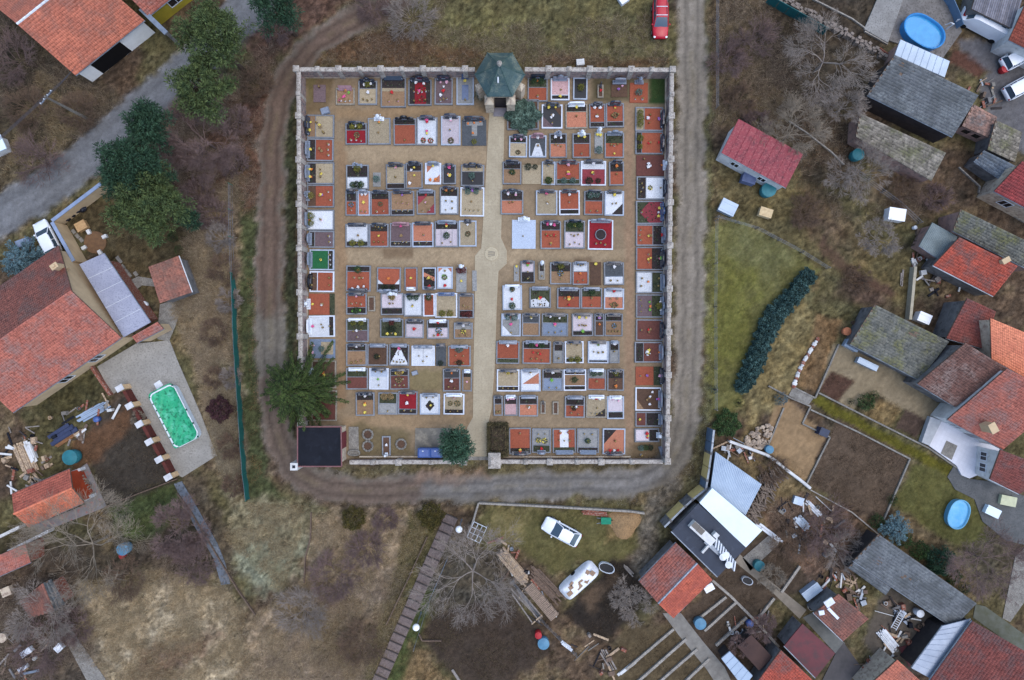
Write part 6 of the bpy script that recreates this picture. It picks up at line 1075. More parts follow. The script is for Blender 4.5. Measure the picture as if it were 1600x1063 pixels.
for x, y in ((1102, 703.5), (1096, 744.5), (1093.5, 757.5), (1073.5, 773.5), (1062.5, 783.5), (1040.5, 805.5)): p = g(x, y); mb = MB(); mb.box((p.x, p.y, -.1), (.24, .24, 2.4)); mb.build('post', M_GREYW, root)
# pillar fence by the paved yard
root = thing('pillar_fence', 'fence of cream pillars and brown panels beside the paved yard', 'fence', g(237, 676)); PF = [(201, 605), (216, 632), (231, 660), (246, 687), (261, 714), (275, 741)]; M_CRP = mat('cream_pillar', (214, 182, 140), (196, 164, 126), scale=2); M_BRP = mat('brown_panel', (92, 44, 36), (76, 38, 32), scale=2)
for i, q in enumerate(PF):
    p = g(*q); mb = MB(); mb.box((p.x, p.y, -.1), (.62, .5, 1.75), rz=math.radians(30)); mb.build('pillar', M_CRP, root); mb = MB(); mb.box((p.x, p.y, 1.65), (.8, .62, .1), rz=math.radians(30)); mb.build('pillar_cap', mat('cap_pale', (196, 196, 196), (170, 170, 172), scale=2), root)
    if i < 5: a = g(*q); b = g(*PF[i + 1]); mb = MB(); d = (b - a) * .18; mb.beam(a + d - Vector((0, 0, .1)), b - d - Vector((0, 0, .1)), .34, 1.35); mb.build('panel', M_BRP, root)
kerbs((('short brick red wall beside the paved yard corner', [(146, 573), (176, 617)]),), M_BRICK, .3, .6, 'low_wall', 'wall', 'low yard walls')
# green mesh fence
root = thing('mesh_fence', 'green fabric fence along the bank above the dirt road', 'fence', g(374, 600)); GF = [(364, 290), (364, 330), (365, 372), (367, 428), (369, 470), (370, 512), (372, 552), (375, 596), (378, 640), (381, 690), (385, 738), (390, 779)]; M_GF = mat('green_fabric', (26, 92, 84), (20, 76, 72), scale=1, rough=.8)
for i, q in enumerate(GF):
    p = g(*q); mb = MB(); mb.tube([(p.x, p.y, -.1), (p.x, p.y, 1.3)], .035, 6); mb.build('post', mat('fence_green', (36, 112, 92), rough=.5), root)
    if i < len(GF) - 1:
        a, b = g(*q), g(*GF[i + 1]); 
        for z in (.2, .8, 1.2): mb = MB(); mb.tube([a + Vector((0, 0, z)), b + Vector((0, 0, z))], .012, 4); mb.build('wire', M_METAL, root)
        if i >= 3: mb = MB(); n = 8; vs = []
        if i >= 3:
            for k in range(n + 1):
                t = k / n; p = a.lerp(b, t); o_ = math.sin(t * 9 + i) * .05; vs += [(p.x + o_ + .03, p.y, .05), (p.x + o_ * .5 + .03, p.y, 1.2), (p.x + o_ + .055, p.y, .05), (p.x + o_ * .5 + .055, p.y, 1.2)]
            for k in range(n): c0 = k * 4; mb.add([], []); mb.f += [(c0, c0 + 4, c0 + 5, c0 + 1), (c0 + 2, c0 + 3, c0 + 7, c0 + 6), (c0 + 1, c0 + 5, c0 + 7, c0 + 3)]; mb.m += [0, 0, 0]
            mb.v = vs; mb.build('fabric_panel', M_GF, root)
# teal fence and rubble wall at the top
root = thing('teal_fence', 'teal corrugated fence at the top edge', 'fence', g(1240, 28))
for k in range(6): a = g(1196 + 15 * k, 4 + 8.5 * k); b = g(1210.5 + 15 * k, 12.2 + 8.5 * k); mb = MB(); mb.beam(a - Vector((0, 0, .1)), b - Vector((0, 0, .1)), .06, 1.6); mb.build('fence_sheet', K_TEAL, root)
root = thing('rubble_wall', 'dry rubble wall running down from the top edge to the barn', 'wall', g(1300, 50)); M_DRY = mat('dry_stone', (132, 120, 110), (98, 90, 84), scale=3, island=.25)
for k in range(120):
    t = k / 120; x = 1212 + 172 * t; y = -6 + 98 * t; p = g(x + rng.uniform(-5, 5), y + rng.uniform(-4, 4)); mb = MB(); mb.box((p.x, p.y, -.05), (rng.uniform(.3, .55), rng.uniform(.25, .4), rng.uniform(.25, .7)), rz=rng.uniform(-.9, -.2), top=.8); mb.build('stone', M_DRY, root)
# yard wall of the left house
for lb, pts, hh in (('cream yard wall with blue cap along the grey road', [(99, 350), (174, 293)], 1.9), ('cream wall beside the parked white car', [(103, 353), (136, 412)], 2.3)):
    A, B = g(*pts[0]), g(*pts[1]); root = thing('yard_wall', lb, 'wall', A, 'cream yard walls'); MB().beam(A - Vector((0, 0, .1)), B - Vector((0, 0, .1)), .22, hh).build('wall_body', M_BEIGE, root); MB().beam(A + Vector((0, 0, hh - .1)), B + Vector((0, 0, hh - .1)), .36, .07).build('cap', mat('cap_blue', (132, 146, 170), (118, 132, 156), scale=2, rough=.5), root)
# poolside wall, top right
root = thing('terrace_wall', 'blue grey panel wall around the upper pool terrace', 'wall', g(1480, 10)); PW = [(1426, -14), (1448, -16), (1470, -4), (1480, 10), (1488, 28), (1494, 46)]
for a, b in zip(PW[:-1], PW[1:]): A, B = g(*a), g(*b); mb = MB(); mb.beam(A - Vector((0, 0, .05)), B - Vector((0, 0, .05)), .08, 1.3); mb.build('wall_panel', mat('panel_blue_grey', (96, 124, 150), (84, 110, 136), scale=1, rough=.5), root)
# timber steps and lamps
root = thing('timber_steps', 'long flight of timber steps running down from the road', 'steps', g(650, 930)); M_STEP = mat('step_wood', (118, 104, 98), (96, 84, 80), scale=3, c3=(78, 68, 64), s3=12); n = 20
for k in range(n):
    t0, t1 = k / n, (k + .97) / n; A = g(706 - 116 * t0, 806 + 264 * t0); B = g(706 - 116 * t1, 806 + 264 * t1); d = (B - A).normalized(); q = Vector((-d.y, d.x, 0)) * .72; st = MB(); z0, z1 = .18, .06
    V = []
    for pt, z in ((A, z0), (B, z1)): V += [pt - q, pt + q, pt + q + Vector((0, 0, z)), pt - q + Vector((0, 0, z))]
    for v in V[:2] + V[4:6]: v.z = -.12
    st.add(V, [(0, 1, 2, 3), (7, 6, 5, 4), (3, 2, 6, 7), (1, 0, 4, 5), (0, 3, 7, 4), (2, 1, 5, 6)]); so = st.build('step', M_STEP, root)
    mb = MB(); mb.beam(A - q + Vector((0, 0, z0 + .004)), A + q + Vector((0, 0, z0 + .004)), .1, .03); mb.build('nosing', mat('nosing_dark', (64, 58, 56), (54, 50, 48), scale=4), so)
    for j in range(4): mb = MB(); o_ = q * (-.75 + j * .5); mb.beam(A + o_ + d * .08 + Vector((0, 0, z0 - .004)), B + o_ - d * .03 + Vector((0, 0, z1 + .004)), .30, .02); mb.build('plank', M_STEP, so)
for (bx_, by_), lb in (((721.5, 812), 'street lamp with white globe at the head of the steps'), ((658, 957), 'street lamp with white globe halfway down the steps')):
    p = g(bx_, by_); root = thing('street_lamp', lb, 'lamp', (p.x, p.y, 0), 'globe street lamps'); MB().tube([(p.x, p.y, -.1), (p.x, p.y, .8), (p.x, p.y, 3.5)], [.09, .06, .045], 8).build('pole', M_METAL, root); MB().lathe((p.x, p.y, 3.45), [(.1, 0), (.14, .08), (.1, .12)], 10).build('collar', M_METAL, root)
    MB().blob((p.x, p.y, 3.85), .36, .36, 0, 3).build('globe', mat('opal_glass', (236, 238, 240), rough=.25, spec=.5), root, smooth=True)
# power pole and lines
p = g(72, 152, 6.4); p.z = 0; root = thing('power_pole', 'concrete power pole with cross arm in the brush at left', 'power pole', (p.x, p.y, 0)); MB().tube([(p.x, p.y, -.1), (p.x, p.y, 6.6)], [.17, .1], 8).build('mast', M_CONC, root); d = Vector((.63, .78, 0))
mb = MB(); mb.beam(p - d * .9 + Vector((0, 0, 6.3)), p + d * .9 + Vector((0, 0, 6.3)), .1, .1); mb.build('cross_arm', M_METAL, root)
for k in range(4):
    o_ = d * (-.8 + k * .53); q = p + o_; mb = MB(); mb.lathe((q.x, q.y, 6.4), [(.05, 0), (.07, .06), (.04, .14)], 8); mb.build('insulator', M_WHITEM, root)
    a = g(-120, 315, 6.3) + o_; b = g(112, 112, 4.6) + o_ * .8; top_ = Vector((q.x, q.y, 6.5)); mb = MB()
    mb.tube([a, (a + top_) / 2 - Vector((0, 0, .35)), top_, (top_ + b) / 2 - Vector((0, 0, .12)), b], .022, 4); mb.top('power_line', mat('wire_dark', (60, 58, 62), rough=.6), f"{ORD[k]} of four dark overhead wires towards the salmon roof", 'wire', 'overhead wires')
# ---------------------------------------------------------------- vehicles, pools and loose things
M_GLASSC = mat('car_glass', (58, 76, 90), rough=.06, spec=.7); M_TYRE = mat('tyre', (24, 24, 26), rough=.8); M_HUB = mat('hub', (150, 154, 160), rough=.4, metal=.5); M_LAMPC = mat('head_lamp', (224, 228, 232), rough=.15); M_LAMPR = mat('tail_lamp', (130, 20, 24), rough=.2); M_BLKP = mat('black_trim', (26, 27, 30), rough=.6)  # car_glass: bluish reflection is put into its base colour
def car(px, py, ang, paint, label, L_=4.3, Wd=1.72, hh=1.45, estate=True, rails=False, name='parked_car', cat='car', van=False):
    p = g(px, py, .7); p.z = 0; root = thing(name, label, cat, (p.x, p.y, 0)); cs, sn = math.cos(ang), math.sin(ang); k = L_ / 4.3
    def T(x, y, z): return (p.x + x * cs - y * sn, p.y + x * sn + y * cs, z)
    st = [(-2.15, .62, .45, .70), (-2.05, .78, .32, .86), (-1.5, .85, .28, .93), (-.6, .86, .27, .94), (.5, .86, .27, .92), (1.2, .85, .28, .86), (1.85, .78, .32, .76), (2.1, .62, .42, .64)]
    mb = MB(); rings = []
    for x, w_, z0, z1 in st:
        w_ *= Wd / 1.72; ring = [(-w_ * .9, z0), (-w_, (z0 + z1) * .5), (-w_ * .97, z1 - .08), (-w_ * .82, z1), (0, z1 + .03), (w_ * .82, z1), (w_ * .97, z1 - .08), (w_, (z0 + z1) * .5), (w_ * .9, z0)]; rings.append([T(x * k, y, z) for y, z in ring])
    n = 9; mb.v = [v for r_ in rings for v in r_]
    for i in range(len(rings) - 1):
        for j in range(n): j2 = (j + 1) % n; mb.f.append((i * n + j, (i + 1) * n + j, (i + 1) * n + j2, i * n + j2)); mb.m.append(0)
    mb.f += [tuple(range(n)), tuple(reversed(range((len(rings) - 1) * n, len(rings) * n)))]; mb.m += [0, 0]; body = mb.build('body', paint, root, smooth=True)
    xr0, xr1, xf1, xf0 = ((-2.0, -1.75, .1, .95) if estate else (-1.85, -1.15, .1, .95)); xr0, xr1, xf1, xf0 = (q * k for q in (xr0, xr1, xf1, xf0)); wb, wt, zb, zt = Wd * .44, Wd * .36, .90, hh - .03
    cab = MB(); b_ = [T(xr0, -wb, zb), T(xf0, -wb, zb), T(xf0, wb, zb), T(xr0, wb, zb), T(xr1, -wt, zt), T(xf1, -wt, zt), T(xf1, wt, zt), T(xr1, wt, zt)]; cab.add(b_, [(4, 5, 6, 7), (0, 1, 5, 4), (1, 2, 6, 5), (2, 3, 7, 6), (3, 0, 4, 7)]); cab.build('windows', M_GLASSC, root)
    rf = MB(); e = .05; rv = []
    for x, s_ in ((xr1 - e, .95), (xr1 + .25, 1.02), (xf1 - .25, 1.02), (xf1 + e, .93)): rv += [T(x, -wt * 1.02 * s_, zt - .02), T(x, -wt * .8 * s_, zt + .045), T(x, wt * .8 * s_, zt + .045), T(x, wt * 1.02 * s_, zt - .02)]
    rf.v = rv
    for i in range(3):
        for j in range(3): rf.f.append((i * 4 + j, (i + 1) * 4 + j, (i + 1) * 4 + j + 1, i * 4 + j + 1)); rf.m.append(0)
    rf.build('roof', paint, root, smooth=True)
    for s_ in (-1, 1):
        for x0, x1 in ((xf0, xf1), (xr0, xr1), ((xr0 + xf0) / 2 - .1, (xr1 + xf1) / 2)):
            pl = MB(); pl.tube([T(x0, s_ * wb * 1.01, zb), T(x1, s_ * wt * 1.01, zt)], .045, 4); pl.build('pillar', paint, root)
        for x in (-1.3 * k, 1.32 * k):
            c0 = Vector(T(x, s_ * (Wd * .5 - .16), .31)); c1 = Vector(T(x, s_ * (Wd * .5 - .0), .31)); wh = MB(); wh.tube([c0, c1], .31, 14); wo = wh.build('wheel', M_TYRE, root); hb = MB(); hb.tube([c1 - (c1 - c0) * .1, c1 + (c1 - c0) * .06], .19, 10); hb.build('rim', M_HUB, wo)
        hl = MB(); hl.blob(T(1.93 * k, s_ * Wd * .36, .68), .15, .09, 0, 1); hl.build('headlight', M_LAMPC, root); tl = MB(); tl.blob(T(-2.06 * k, s_ * Wd * .38, .74), .12, .12, 0, 1); tl.build('tail_light', M_LAMPR, root); mi = MB(); mi.blob(T(.72 * k, s_ * (Wd * .5 + .06), .98), .11, .08, 0, 1); mi.build('mirror', paint, root)
        if rails: ra = MB(); ra.tube([T(xr1 + .1, s_ * wt * .85, zt + .07), T(xf1 - .1, s_ * wt * .85, zt + .07)], .025, 5); ra.build('roof_rail', M_BLKP, root)
    if rails:
        for x in (-.95, -.05): cb = MB(); cb.tube([T(x, -wt * .95, zt + .1), T(x, wt * .95, zt + .1)], .04, 5); cb.build('roof_bar', M_WHITEM, root)
    bp = MB(); bp.add([T(2.08 * k, -.45, .46), T(2.08 * k, .45, .46), T(2.12 * k, .42, .6), T(2.12 * k, -.42, .6)], [(0, 1, 2, 3)]); bp.build('grille', M_BLKP, root); return root
P_RED = mat('paint_red', (176, 18, 40), (164, 16, 36), scale=1, rough=.22, spec=.5); P_WHITE = mat('paint_white', (222, 226, 232), (214, 218, 224), scale=1, rough=.25, spec=.5)
car(1032, 30, math.radians(-90), P_RED, 'red estate car with two white roof bars beside the road', 4.2, rails=True)
car(877, 831, math.radians(152), P_WHITE, 'white hatchback car parked on the grass below the cemetery', 4.35, estate=False)
car(73, 371, math.radians(118), P_WHITE, 'white car parked beside the cream yard wall', 3.9); car(1594, 88, math.radians(28), P_WHITE, 'upper white car parked at the upper right edge', 4.2); car(1598, 134, math.radians(28), P_WHITE, 'lower white car parked at the upper right edge', 4.2)
# old white van beside the plank shed
def vanb(px, py, ang, label):
    p = g(px, py, 1.2); p.z = 0; root = thing('white_van', label, 'van', (p.x, p.y, 0)); cs, sn = math.cos(ang), math.sin(ang)
    def T(x, y, z): return (p.x + x * cs - y * sn, p.y + x * sn + y * cs, z)
    prof = [(-2.7, .4), (-2.75, 1.2), (-2.6, 2.0), (-2.2, 2.12), (1.2, 2.12), (1.7, 1.95), (2.2, 1.25), (2.65, 1.05), (2.75, .7), (2.7, .4)]; mb = MB(); n = len(prof); mb.v = [T(x, -.88 + (.1 if z > 1.8 else 0), z) for x, z in prof] + [T(x, .88 - (.1 if z > 1.8 else 0), z) for x, z in prof]; mb.f = [tuple(range(n)), tuple(reversed(range(n, 2 * n)))] + [(i, n + i, n + (i + 1) % n, (i + 1) % n) for i in range(n)]; mb.m = [0] * len(mb.f); mb.build('body', P_WHITE, root)
    mb = MB(); mb.add([T(1.73, -.74, 1.94), T(2.18, -.8, 1.3), T(2.18, .8, 1.3), T(1.73, .74, 1.94)], [(0, 1, 2, 3)]); mb.v = [(x, y, z + .012) for x, y, z in mb.v]; mb.build('windscreen', M_GLASSC, root)
    for x, l, m_ in ((.6, .7, M_GLASSC), (-1.4, .5, M_GLASSC)): mb = MB(); mb.box(T(x, 0, 2.13), (l, .6, .05), rz=ang); mb.build('roof_hatch', m_, root)
    for x in (-1.7, 1.75):
        for s_ in (-1, 1): wh = MB(); wh.tube([T(x, s_ * .7, .33), T(x, s_ * .9, .33)], .33, 14); wh.build('wheel', M_TYRE, root)
    for s_ in (-1, 1): hl = MB(); hl.blob(T(2.66, s_ * .62, .85), .14, .1, 0, 1); hl.build('headlight', M_LAMPC, root)
    mb = MB(); mb.box(T(2.42, 0, 1.16), (.4, .9, .04), rz=ang); mb.build('bonnet_badge', M_LAMPR, root)
vanb(1542, 36, math.radians(152), 'long white van beside the plank roofed shed')
# white tarpaulin covered trailer
p = g(905, 908, .6); p.z = 0; root = thing('covered_trailer', 'trailer under a lumpy white tarpaulin weighed down with cardboard', 'trailer', (p.x, p.y, 0)); an = math.radians(42); cs, sn = math.cos(an), math.sin(an); nu, nv = 30, 14; V = []
for i in range(nu + 1):
    for j in range(nv + 1):
        u, v = i / nu * 2 - 1, j / nv * 2 - 1; k = (1 - abs(u) ** 5) ** .2 if abs(u) < 1 else 0; x = u * 2.35; y = v * 1.0 * max(.55, k); e = max(abs(u) ** 6, abs(v) ** 6); z = 1.15 * (1 - e) + .12 + .12 * float(vnoise(x * 10 + 50, y * 10 + 50, 5)) * (1 - e); V.append((p.x + x * cs - y * sn, p.y + x * sn + y * cs, z))
mb = MB(); mb.v = V
for i in range(nu):
    for j in range(nv): a = i * (nv + 1) + j; mb.f.append((a, a + nv + 1, a + nv + 2, a + 1)); mb.m.append(0)
mb.build('tarpaulin', mat('white_tarp', (226, 228, 232), (204, 206, 212), scale=2, rough=.5, bump=.02), root, smooth=True)
for x, y, l, w_ in ((-1.5, -.1, .6, .45), (-1.0, .3, .5, .4), (-.3, -.2, .7, .5), (.2, .25, .6, .5), (.7, -.3, .5, .4), (1.3, .3, .6, .4), (1.7, -.1, .5, .5), (-.7, .55, .5, .3)):
    mb = MB(); mb.box((p.x + x * cs - y * sn, p.y + x * sn + y * cs, 1.28), (l, w_, .05), rz=an + rng.uniform(-.4, .4)); mb.build('cardboard', mat('cardboard', (150, 124, 100), (128, 106, 88), scale=3), root)
for s_ in (-1, 1): wh = MB(); wh.tube([(p.x - s_ * 1.0 * sn, p.y + s_ * 1.0 * cs, .3), (p.x - s_ * .8 * sn, p.y + s_ * .8 * cs, .3)], .3, 12); wh.build('wheel', M_TYRE, root)
def tub(px, py, L_, Wd, hgt, ang, label, mo, mi_, name='tub', cat='tub'):
    p = g(px, py, hgt * .9); root = thing(name, label, cat, (p.x, p.y, 0)); cs, sn = math.cos(ang), math.sin(ang); n = 28
    def ring(k, z): return [(p.x + (math.copysign(abs(math.cos(t)) ** .75, math.cos(t)) * L_ / 2 * k) * cs - math.sin(t) * Wd / 2 * k * sn, p.y + (math.copysign(abs(math.cos(t)) ** .75, math.cos(t)) * L_ / 2 * k) * sn + math.sin(t) * Wd / 2 * k * cs, z) for t in [i * 2 * math.pi / n for i in range(n)]]
    mb = MB(); R_ = [ring(.97, -.05), ring(1, hgt * .9), ring(1.02, hgt), ring(.95, hgt), ring(.9, hgt * .35)]; mb.v = [v for r_ in R_ for v in r_]
    for i in range(4):
        for j in range(n): j2 = (j + 1) % n; mb.f.append((i * n + j, i * n + j2, (i + 1) * n + j2, (i + 1) * n + j)); mb.m.append(0)
    mb.build('shell', mo, root, smooth=True); mb = MB(); r2 = ring(.93, hgt * .7); mb.add(r2, [tuple(range(n))]); mb.build('water' if mi_ is not M_BLKP else 'hollow', mi_, root); return root
M_POOLB = mat('pool_blue', (44, 126, 186), (40, 116, 174), scale=1, rough=.35); M_WATERB = mat('pool_water', (42, 132, 184), (56, 146, 192), scale=1.5, rough=.05, spec=.5, bump=.01); M_POOLL = mat('pool_light_blue', (104, 166, 196), (96, 156, 188), scale=1, rough=.4); M_WATERL = mat('pool_water_light', (78, 158, 204), (104, 172, 210), scale=1.2, rough=.05, bump=.01)
pr = tub(1444, 49, 4.7, 3.0, 1.1, math.radians(-33), 'blue oval garden pool on the upper terrace', M_POOLB, M_WATERB, 'garden_pool', 'pool')
q = g(1476, 47); mb = MB(); [mb.tube([(q.x + o_, q.y, 0), (q.x + o_, q.y, 1.4), (q.x - .3 + o_, q.y + .1, 1.5), (q.x - .5 + o_, q.y + .15, .9)], .04, 5) for o_ in (0, .12)]; mb.tube([(q.x, q.y, 1.4), (q.x + .12, q.y, 1.4)], .05, 5); mb.build('ladder', M_WHITEM, pr, kind='stuff')
tub(1498, 804, 3.2, 2.2, .7, math.radians(70), 'light blue oval garden pool on the lower lawn', M_POOLL, M_WATERL, 'garden_pool', 'pool')
tub(1168, 908, 1.2, .75, .45, math.radians(-25), 'white bathtub in the garden beside the tan path', M_WHITEM, M_BLKP); tub(948, 888, 1.7, 1.0, .6, math.radians(-20), 'black hollow tub with white rim beside the covered trailer', M_WHITEM, M_BLKP); tub(1270, 949, .95, .7, .35, .3, 'pale stone ring tub above the grey boarded yard', mat('pale_tub', (196, 186, 172), (176, 166, 152), scale=3), M_BLKP)
# green covered pool
p = g(273, 650, .8); p.z = 0; an = math.radians(-63); cs, sn = math.cos(an), math.sin(an); root = thing('covered_pool', 'rectangular pool under a bright green wrinkled cover', 'pool', (p.x, p.y, 0))
def T2(x, y, z): return (p.x + x * cs - y * sn, p.y + x * sn + y * cs, z)
def rr(hx, hy, z, n=10, rad=.6):
    out = []
    for cx_, cy_, a0 in ((hx - rad, hy - rad, 0), (-hx + rad, hy - rad, 90), (-hx + rad, -hy + rad, 180), (hx - rad, -hy + rad, 270)):
        for k in range(n + 1): t = math.radians(a0 + 90 * k / n); out.append(T2(cx_ + rad * math.cos(t), cy_ + rad * math.sin(t), z))
    return out
o1 = rr(3.15, 1.42, -.02); o2 = rr(3.15, 1.42, .95); n = len(o1); mb = MB(); mb.add(o1 + o2, [(i, (i + 1) % n, n + (i + 1) % n, n + i) for i in range(n)]); mb.build('pool_wall', mat('pool_liner', (196, 206, 210), (180, 190, 196), scale=2), root); mb = MB(); mb.tube(o2 + o2[:1], .09, 7); mb.build('rim', M_WHITEM, root, smooth=True)
M_GCOV = mat('green_cover', (36, 144, 98), (48, 160, 114), scale=1.2, c4=(96, 180, 150), s4=1.1, m4=(.5, .7), c3=(20, 110, 76), s3=3, rough=.4, bump=.06, bscale=2.5); nu, nv = 44, 22; mb = MB()
for i in range(nu + 1):
    for j in range(nv + 1):
        u, v = i / nu * 2 - 1, j / nv * 2 - 1; x, y = u * 3.3 - .12, v * 1.55 - .12; cq = max(0, abs(x) - 2.7), max(0, abs(y) - .95); dd = math.hypot(*cq)
        if dd > .62: x = math.copysign(2.7 + cq[0] / dd * .62, x) if cq[0] > 0 else x; y = math.copysign(.95 + cq[1] / dd * .62, y) if cq[1] > 0 else y
        e = max(abs(u) ** 5, abs(v) ** 4); fold = .05 * math.sin((x * .6 + y) * 9) * (1 - e) * max(0, -v + .3) + .05 * float(vnoise(x * 9 + 90, y * 9 + 90, 4)); mb.v.append(T2(x, y, 1.04 - .3 * (1 - e) + fold - (.22 if v < -.93 else 0)))
for i in range(nu):
    for j in range(nv): a = i * (nv + 1) + j; mb.f.append((a, a + nv + 1, a + nv + 2, a + 1)); mb.m.append(0)
mb.build('cover_sheet', M_GCOV, root, smooth=True)
for k in range(16):
    t = k / 15; x, y = (-3.0 + 6.0 * t, -1.5) if k % 2 else (-2.9 + 5.9 * t, -1.36); mb = MB(); mb.blob(T2(x, y, .8 if k % 2 else 1.05), .09, .06, 0, 1); mb.build('weight', mat('weight_dark', (22, 58, 48), rough=.6), root)
for x, y in ((3.1, 1.3), (-3.0, 1.35), (0, 1.5), (1.6, 1.5)): mb = MB(); mb.blob(T2(x, y, 1.02), .12, .06, 0, 1); mb.build('weight', MATS['weight_dark'], root)
slab('step_mat', [(241, 600), (250, 594), (256, 602), (246, 609)], .12, M_WHITEM, 'pale square mat at the end of the green covered pool', 'mat', kind=None)
# barrels, bins, tanks
def barrel(px, py, rad, hgt, label, m, lid=None, name='barrel', cat='barrel'):
    p = g(px, py, hgt * .6); root = thing(name, label, cat, (p.x, p.y, 0), 'rain barrels and drums'); MB().lathe((p.x, p.y, -.02), [(rad * .85, 0), (rad * .98, hgt * .3), (rad, hgt * .6), (rad * .97, hgt)], 16).build('shell', m, root, smooth=True)
    MB().lathe((p.x, p.y, hgt - .02), [(rad * 1.04, 0), (rad * 1.04, .05), (rad * .5, .13), (.03, .16)], 16).build('lid', lid or m, root)
M_TEALB = mat('teal_plastic', (44, 112, 120), (36, 98, 106), scale=2, rough=.5); M_BLUEB = mat('blue_plastic_drum', (84, 128, 152), (70, 112, 138), scale=2, rough=.5); M_REDB = mat('red_plastic', (168, 40, 44), (148, 36, 40), scale=2, rough=.5); M_NAVYB = mat('navy_plastic', (40, 52, 76), (34, 44, 64), scale=2, rough=.5)
for x, y, r_, h_, lb, m_ in ((1199, 298, .75, 1.2, 'large teal rain barrel beside the red roofed cottage', M_TEALB), (1338, 243, .62, 1.1, 'teal rain barrel below the mossy stone roof', M_TEALB), (113, 714, .78, 1.1, 'large teal water tank near the orange roof', M_TEALB), (195, 857, .62, 1.1, 'pale teal barrel beside the green patch', M_BLUEB), (192, 868, .3, .6, 'small red bucket below the pale teal barrel', M_REDB), (1093, 973, .6, .9, 'teal barrel on the bed right of the grey path', M_BLUEB), (1185, 883, .55, .9, 'teal barrel at the upper tan path', M_TEALB), (849, 1004, .6, .9, 'blue barrel beside the red drum', M_BLUEB), (841, 991, .36, .9, 'red drum beside the blue barrel', M_REDB), (1201, 702, .42, .8, 'teal barrel at the sandy plot corner', M_BLUEB), (1171, 974, .36, .6, 'bright blue bucket among the scrap near brown shelter', M_BLUE), (152, 655, .3, .6, 'blue bucket on the long scrap row', M_BLUE), (1568, 109, .4, .7, 'red barrel between the white cars', M_REDB), (1568, 58, .36, .7, 'red barrel beside the white van', M_REDB), (1435, 957, .4, .9, 'white drum under the long shed eave', M_WHITEM), (226, 476, .35, .5, 'round pale pot in the bed below the veranda', M_WHITEM), (4, 996, .5, .4, 'flat pale round pot at the left edge', M_PLAST), (1322, 518, .42, .6, 'orange clay pot beside the mossy barn', mat('clay', (186, 118, 82), (166, 104, 74), scale=3)), (1429, 356, .2, .4, 'small white bucket near the white water tank', M_WHITEM)): barrel(x, y, r_, h_, lb, m_)
def crate(px, py, l, w_, h_, ang, label, m, name='crate', cat='crate', parts=True):
    p = g(px, py, h_); root = thing(name, label, cat, (p.x, p.y, 0)); MB().box((p.x, p.y, -.03), (l, w_, h_), rz=ang).build('body', m, root); MB().box((p.x, p.y, h_ - .03), (l * 1.05, w_ * 1.05, .06), rz=ang).build('lid', m, root)
    cs, sn = math.cos(ang), math.sin(ang)
    for s_ in (-1, 1): MB().box((p.x - s_ * w_ * .3 * sn, p.y + s_ * w_ * .3 * cs, h_ + .03), (l * 1.0, w_ * .12, .03), rz=ang).build('slat', m, root)
crate(1402, 335, 1.7, 1.25, 1.1, -.15, 'white water tank in the garden left of the grey roof', P_WHITE, 'water_tank', 'tank'); crate(1138, 324, 1.7, 1.35, .7, -.45, 'pale cold frame beside the straight road', K_PALE, 'cold_frame', 'cold frame'); crate(1197, 332, 1.3, .9, .7, -.3, 'cream wooden table below the teal barrel', mat('cream_wood', (202, 180, 140), (180, 158, 122), scale=4), 'garden_table', 'table')
crate(1171, 279, 1.4, .9, 1.0, -.3, 'blue grey tarp covered cart against the white cottage wall', mat('tarp_blue', (92, 102, 132), (78, 88, 116), scale=2), 'covered_cart', 'cart'); crate(1288, 676, .95, .8, 1.0, -.4, 'dark navy bin on the sandy plot edge', M_NAVYB, 'bin', 'bin'); crate(1445, 497, 1.3, 1.0, 1.0, -.4, 'white cabinet behind the mossy barn', P_WHITE, 'cabinet', 'cabinet'); crate(1332, 540, 1.5, .8, .7, -.5, 'pale table top beside the orange pot', K_PALE, 'garden_table', 'table'); crate(1356, 569, 2.2, .6, .7, -.45, 'pale grey bench along the mossy barn', K_PALE, 'bench', 'bench')
crate(907, 97, .8, .6, .45, .1, 'pale block on the leaves outside the north wall', M_WHITEP, 'stone_block', 'block'); crate(1108, 919, 1.0, .7, .8, .5, 'white appliance beside the workshop wall', P_WHITE, 'appliance', 'appliance'); crate(1269, 925, 2.0, 1.0, .8, .65, 'grey ribbed roof of a small hutch in the garden', K_PALE, 'hutch', 'hutch'); crate(1248, 783, 1.0, .8, .5, -.3, 'pale blue box in the scrap yard', K_PALE, 'box', 'box'); crate(126, 353, 1.1, .9, .5, .5, 'tan wooden table in the left yard', mat('tan_wood', (184, 150, 106), (164, 132, 94), scale=4), 'garden_table', 'table'); crate(35, 379, 1.4, .7, .7, .35, 'grey blue utility box by the grey road', mat('utility', (128, 142, 164), (112, 126, 148), scale=2), 'utility_box', 'box'); crate(1552, 800, 1.5, .9, .6, -.45, 'pale bench on the dark patio', K_WHITE, 'bench', 'bench'); crate(1576, 783, 1.6, 1.0, .5, -.2, 'pale yellow lounger on the dark patio', mat('lounger', (190, 192, 160), (174, 176, 148), scale=2), 'lounger', 'lounger'); crate(91, 1013, .8, .7, .5, .8, 'white box on the left garden path', P_WHITE, 'box', 'box'); crate(9, 925, 1.0, .9, .5, .4, 'pale crate at the left edge above the pots', M_PLAST, 'crate', 'crate'); crate(40, 1020, 1.2, .6, .5, .6, 'white board box in the bottom left corner', P_WHITE, 'box', 'box'); crate(35, 1045, 1.0, .4, .4, .6, 'long white box in the bottom left corner', P_WHITE, 'box', 'box'); crate(975, -2, 1.0, .8, .5, .6, 'white sheet box at the top edge near the red car', P_WHITE, 'box', 'box')
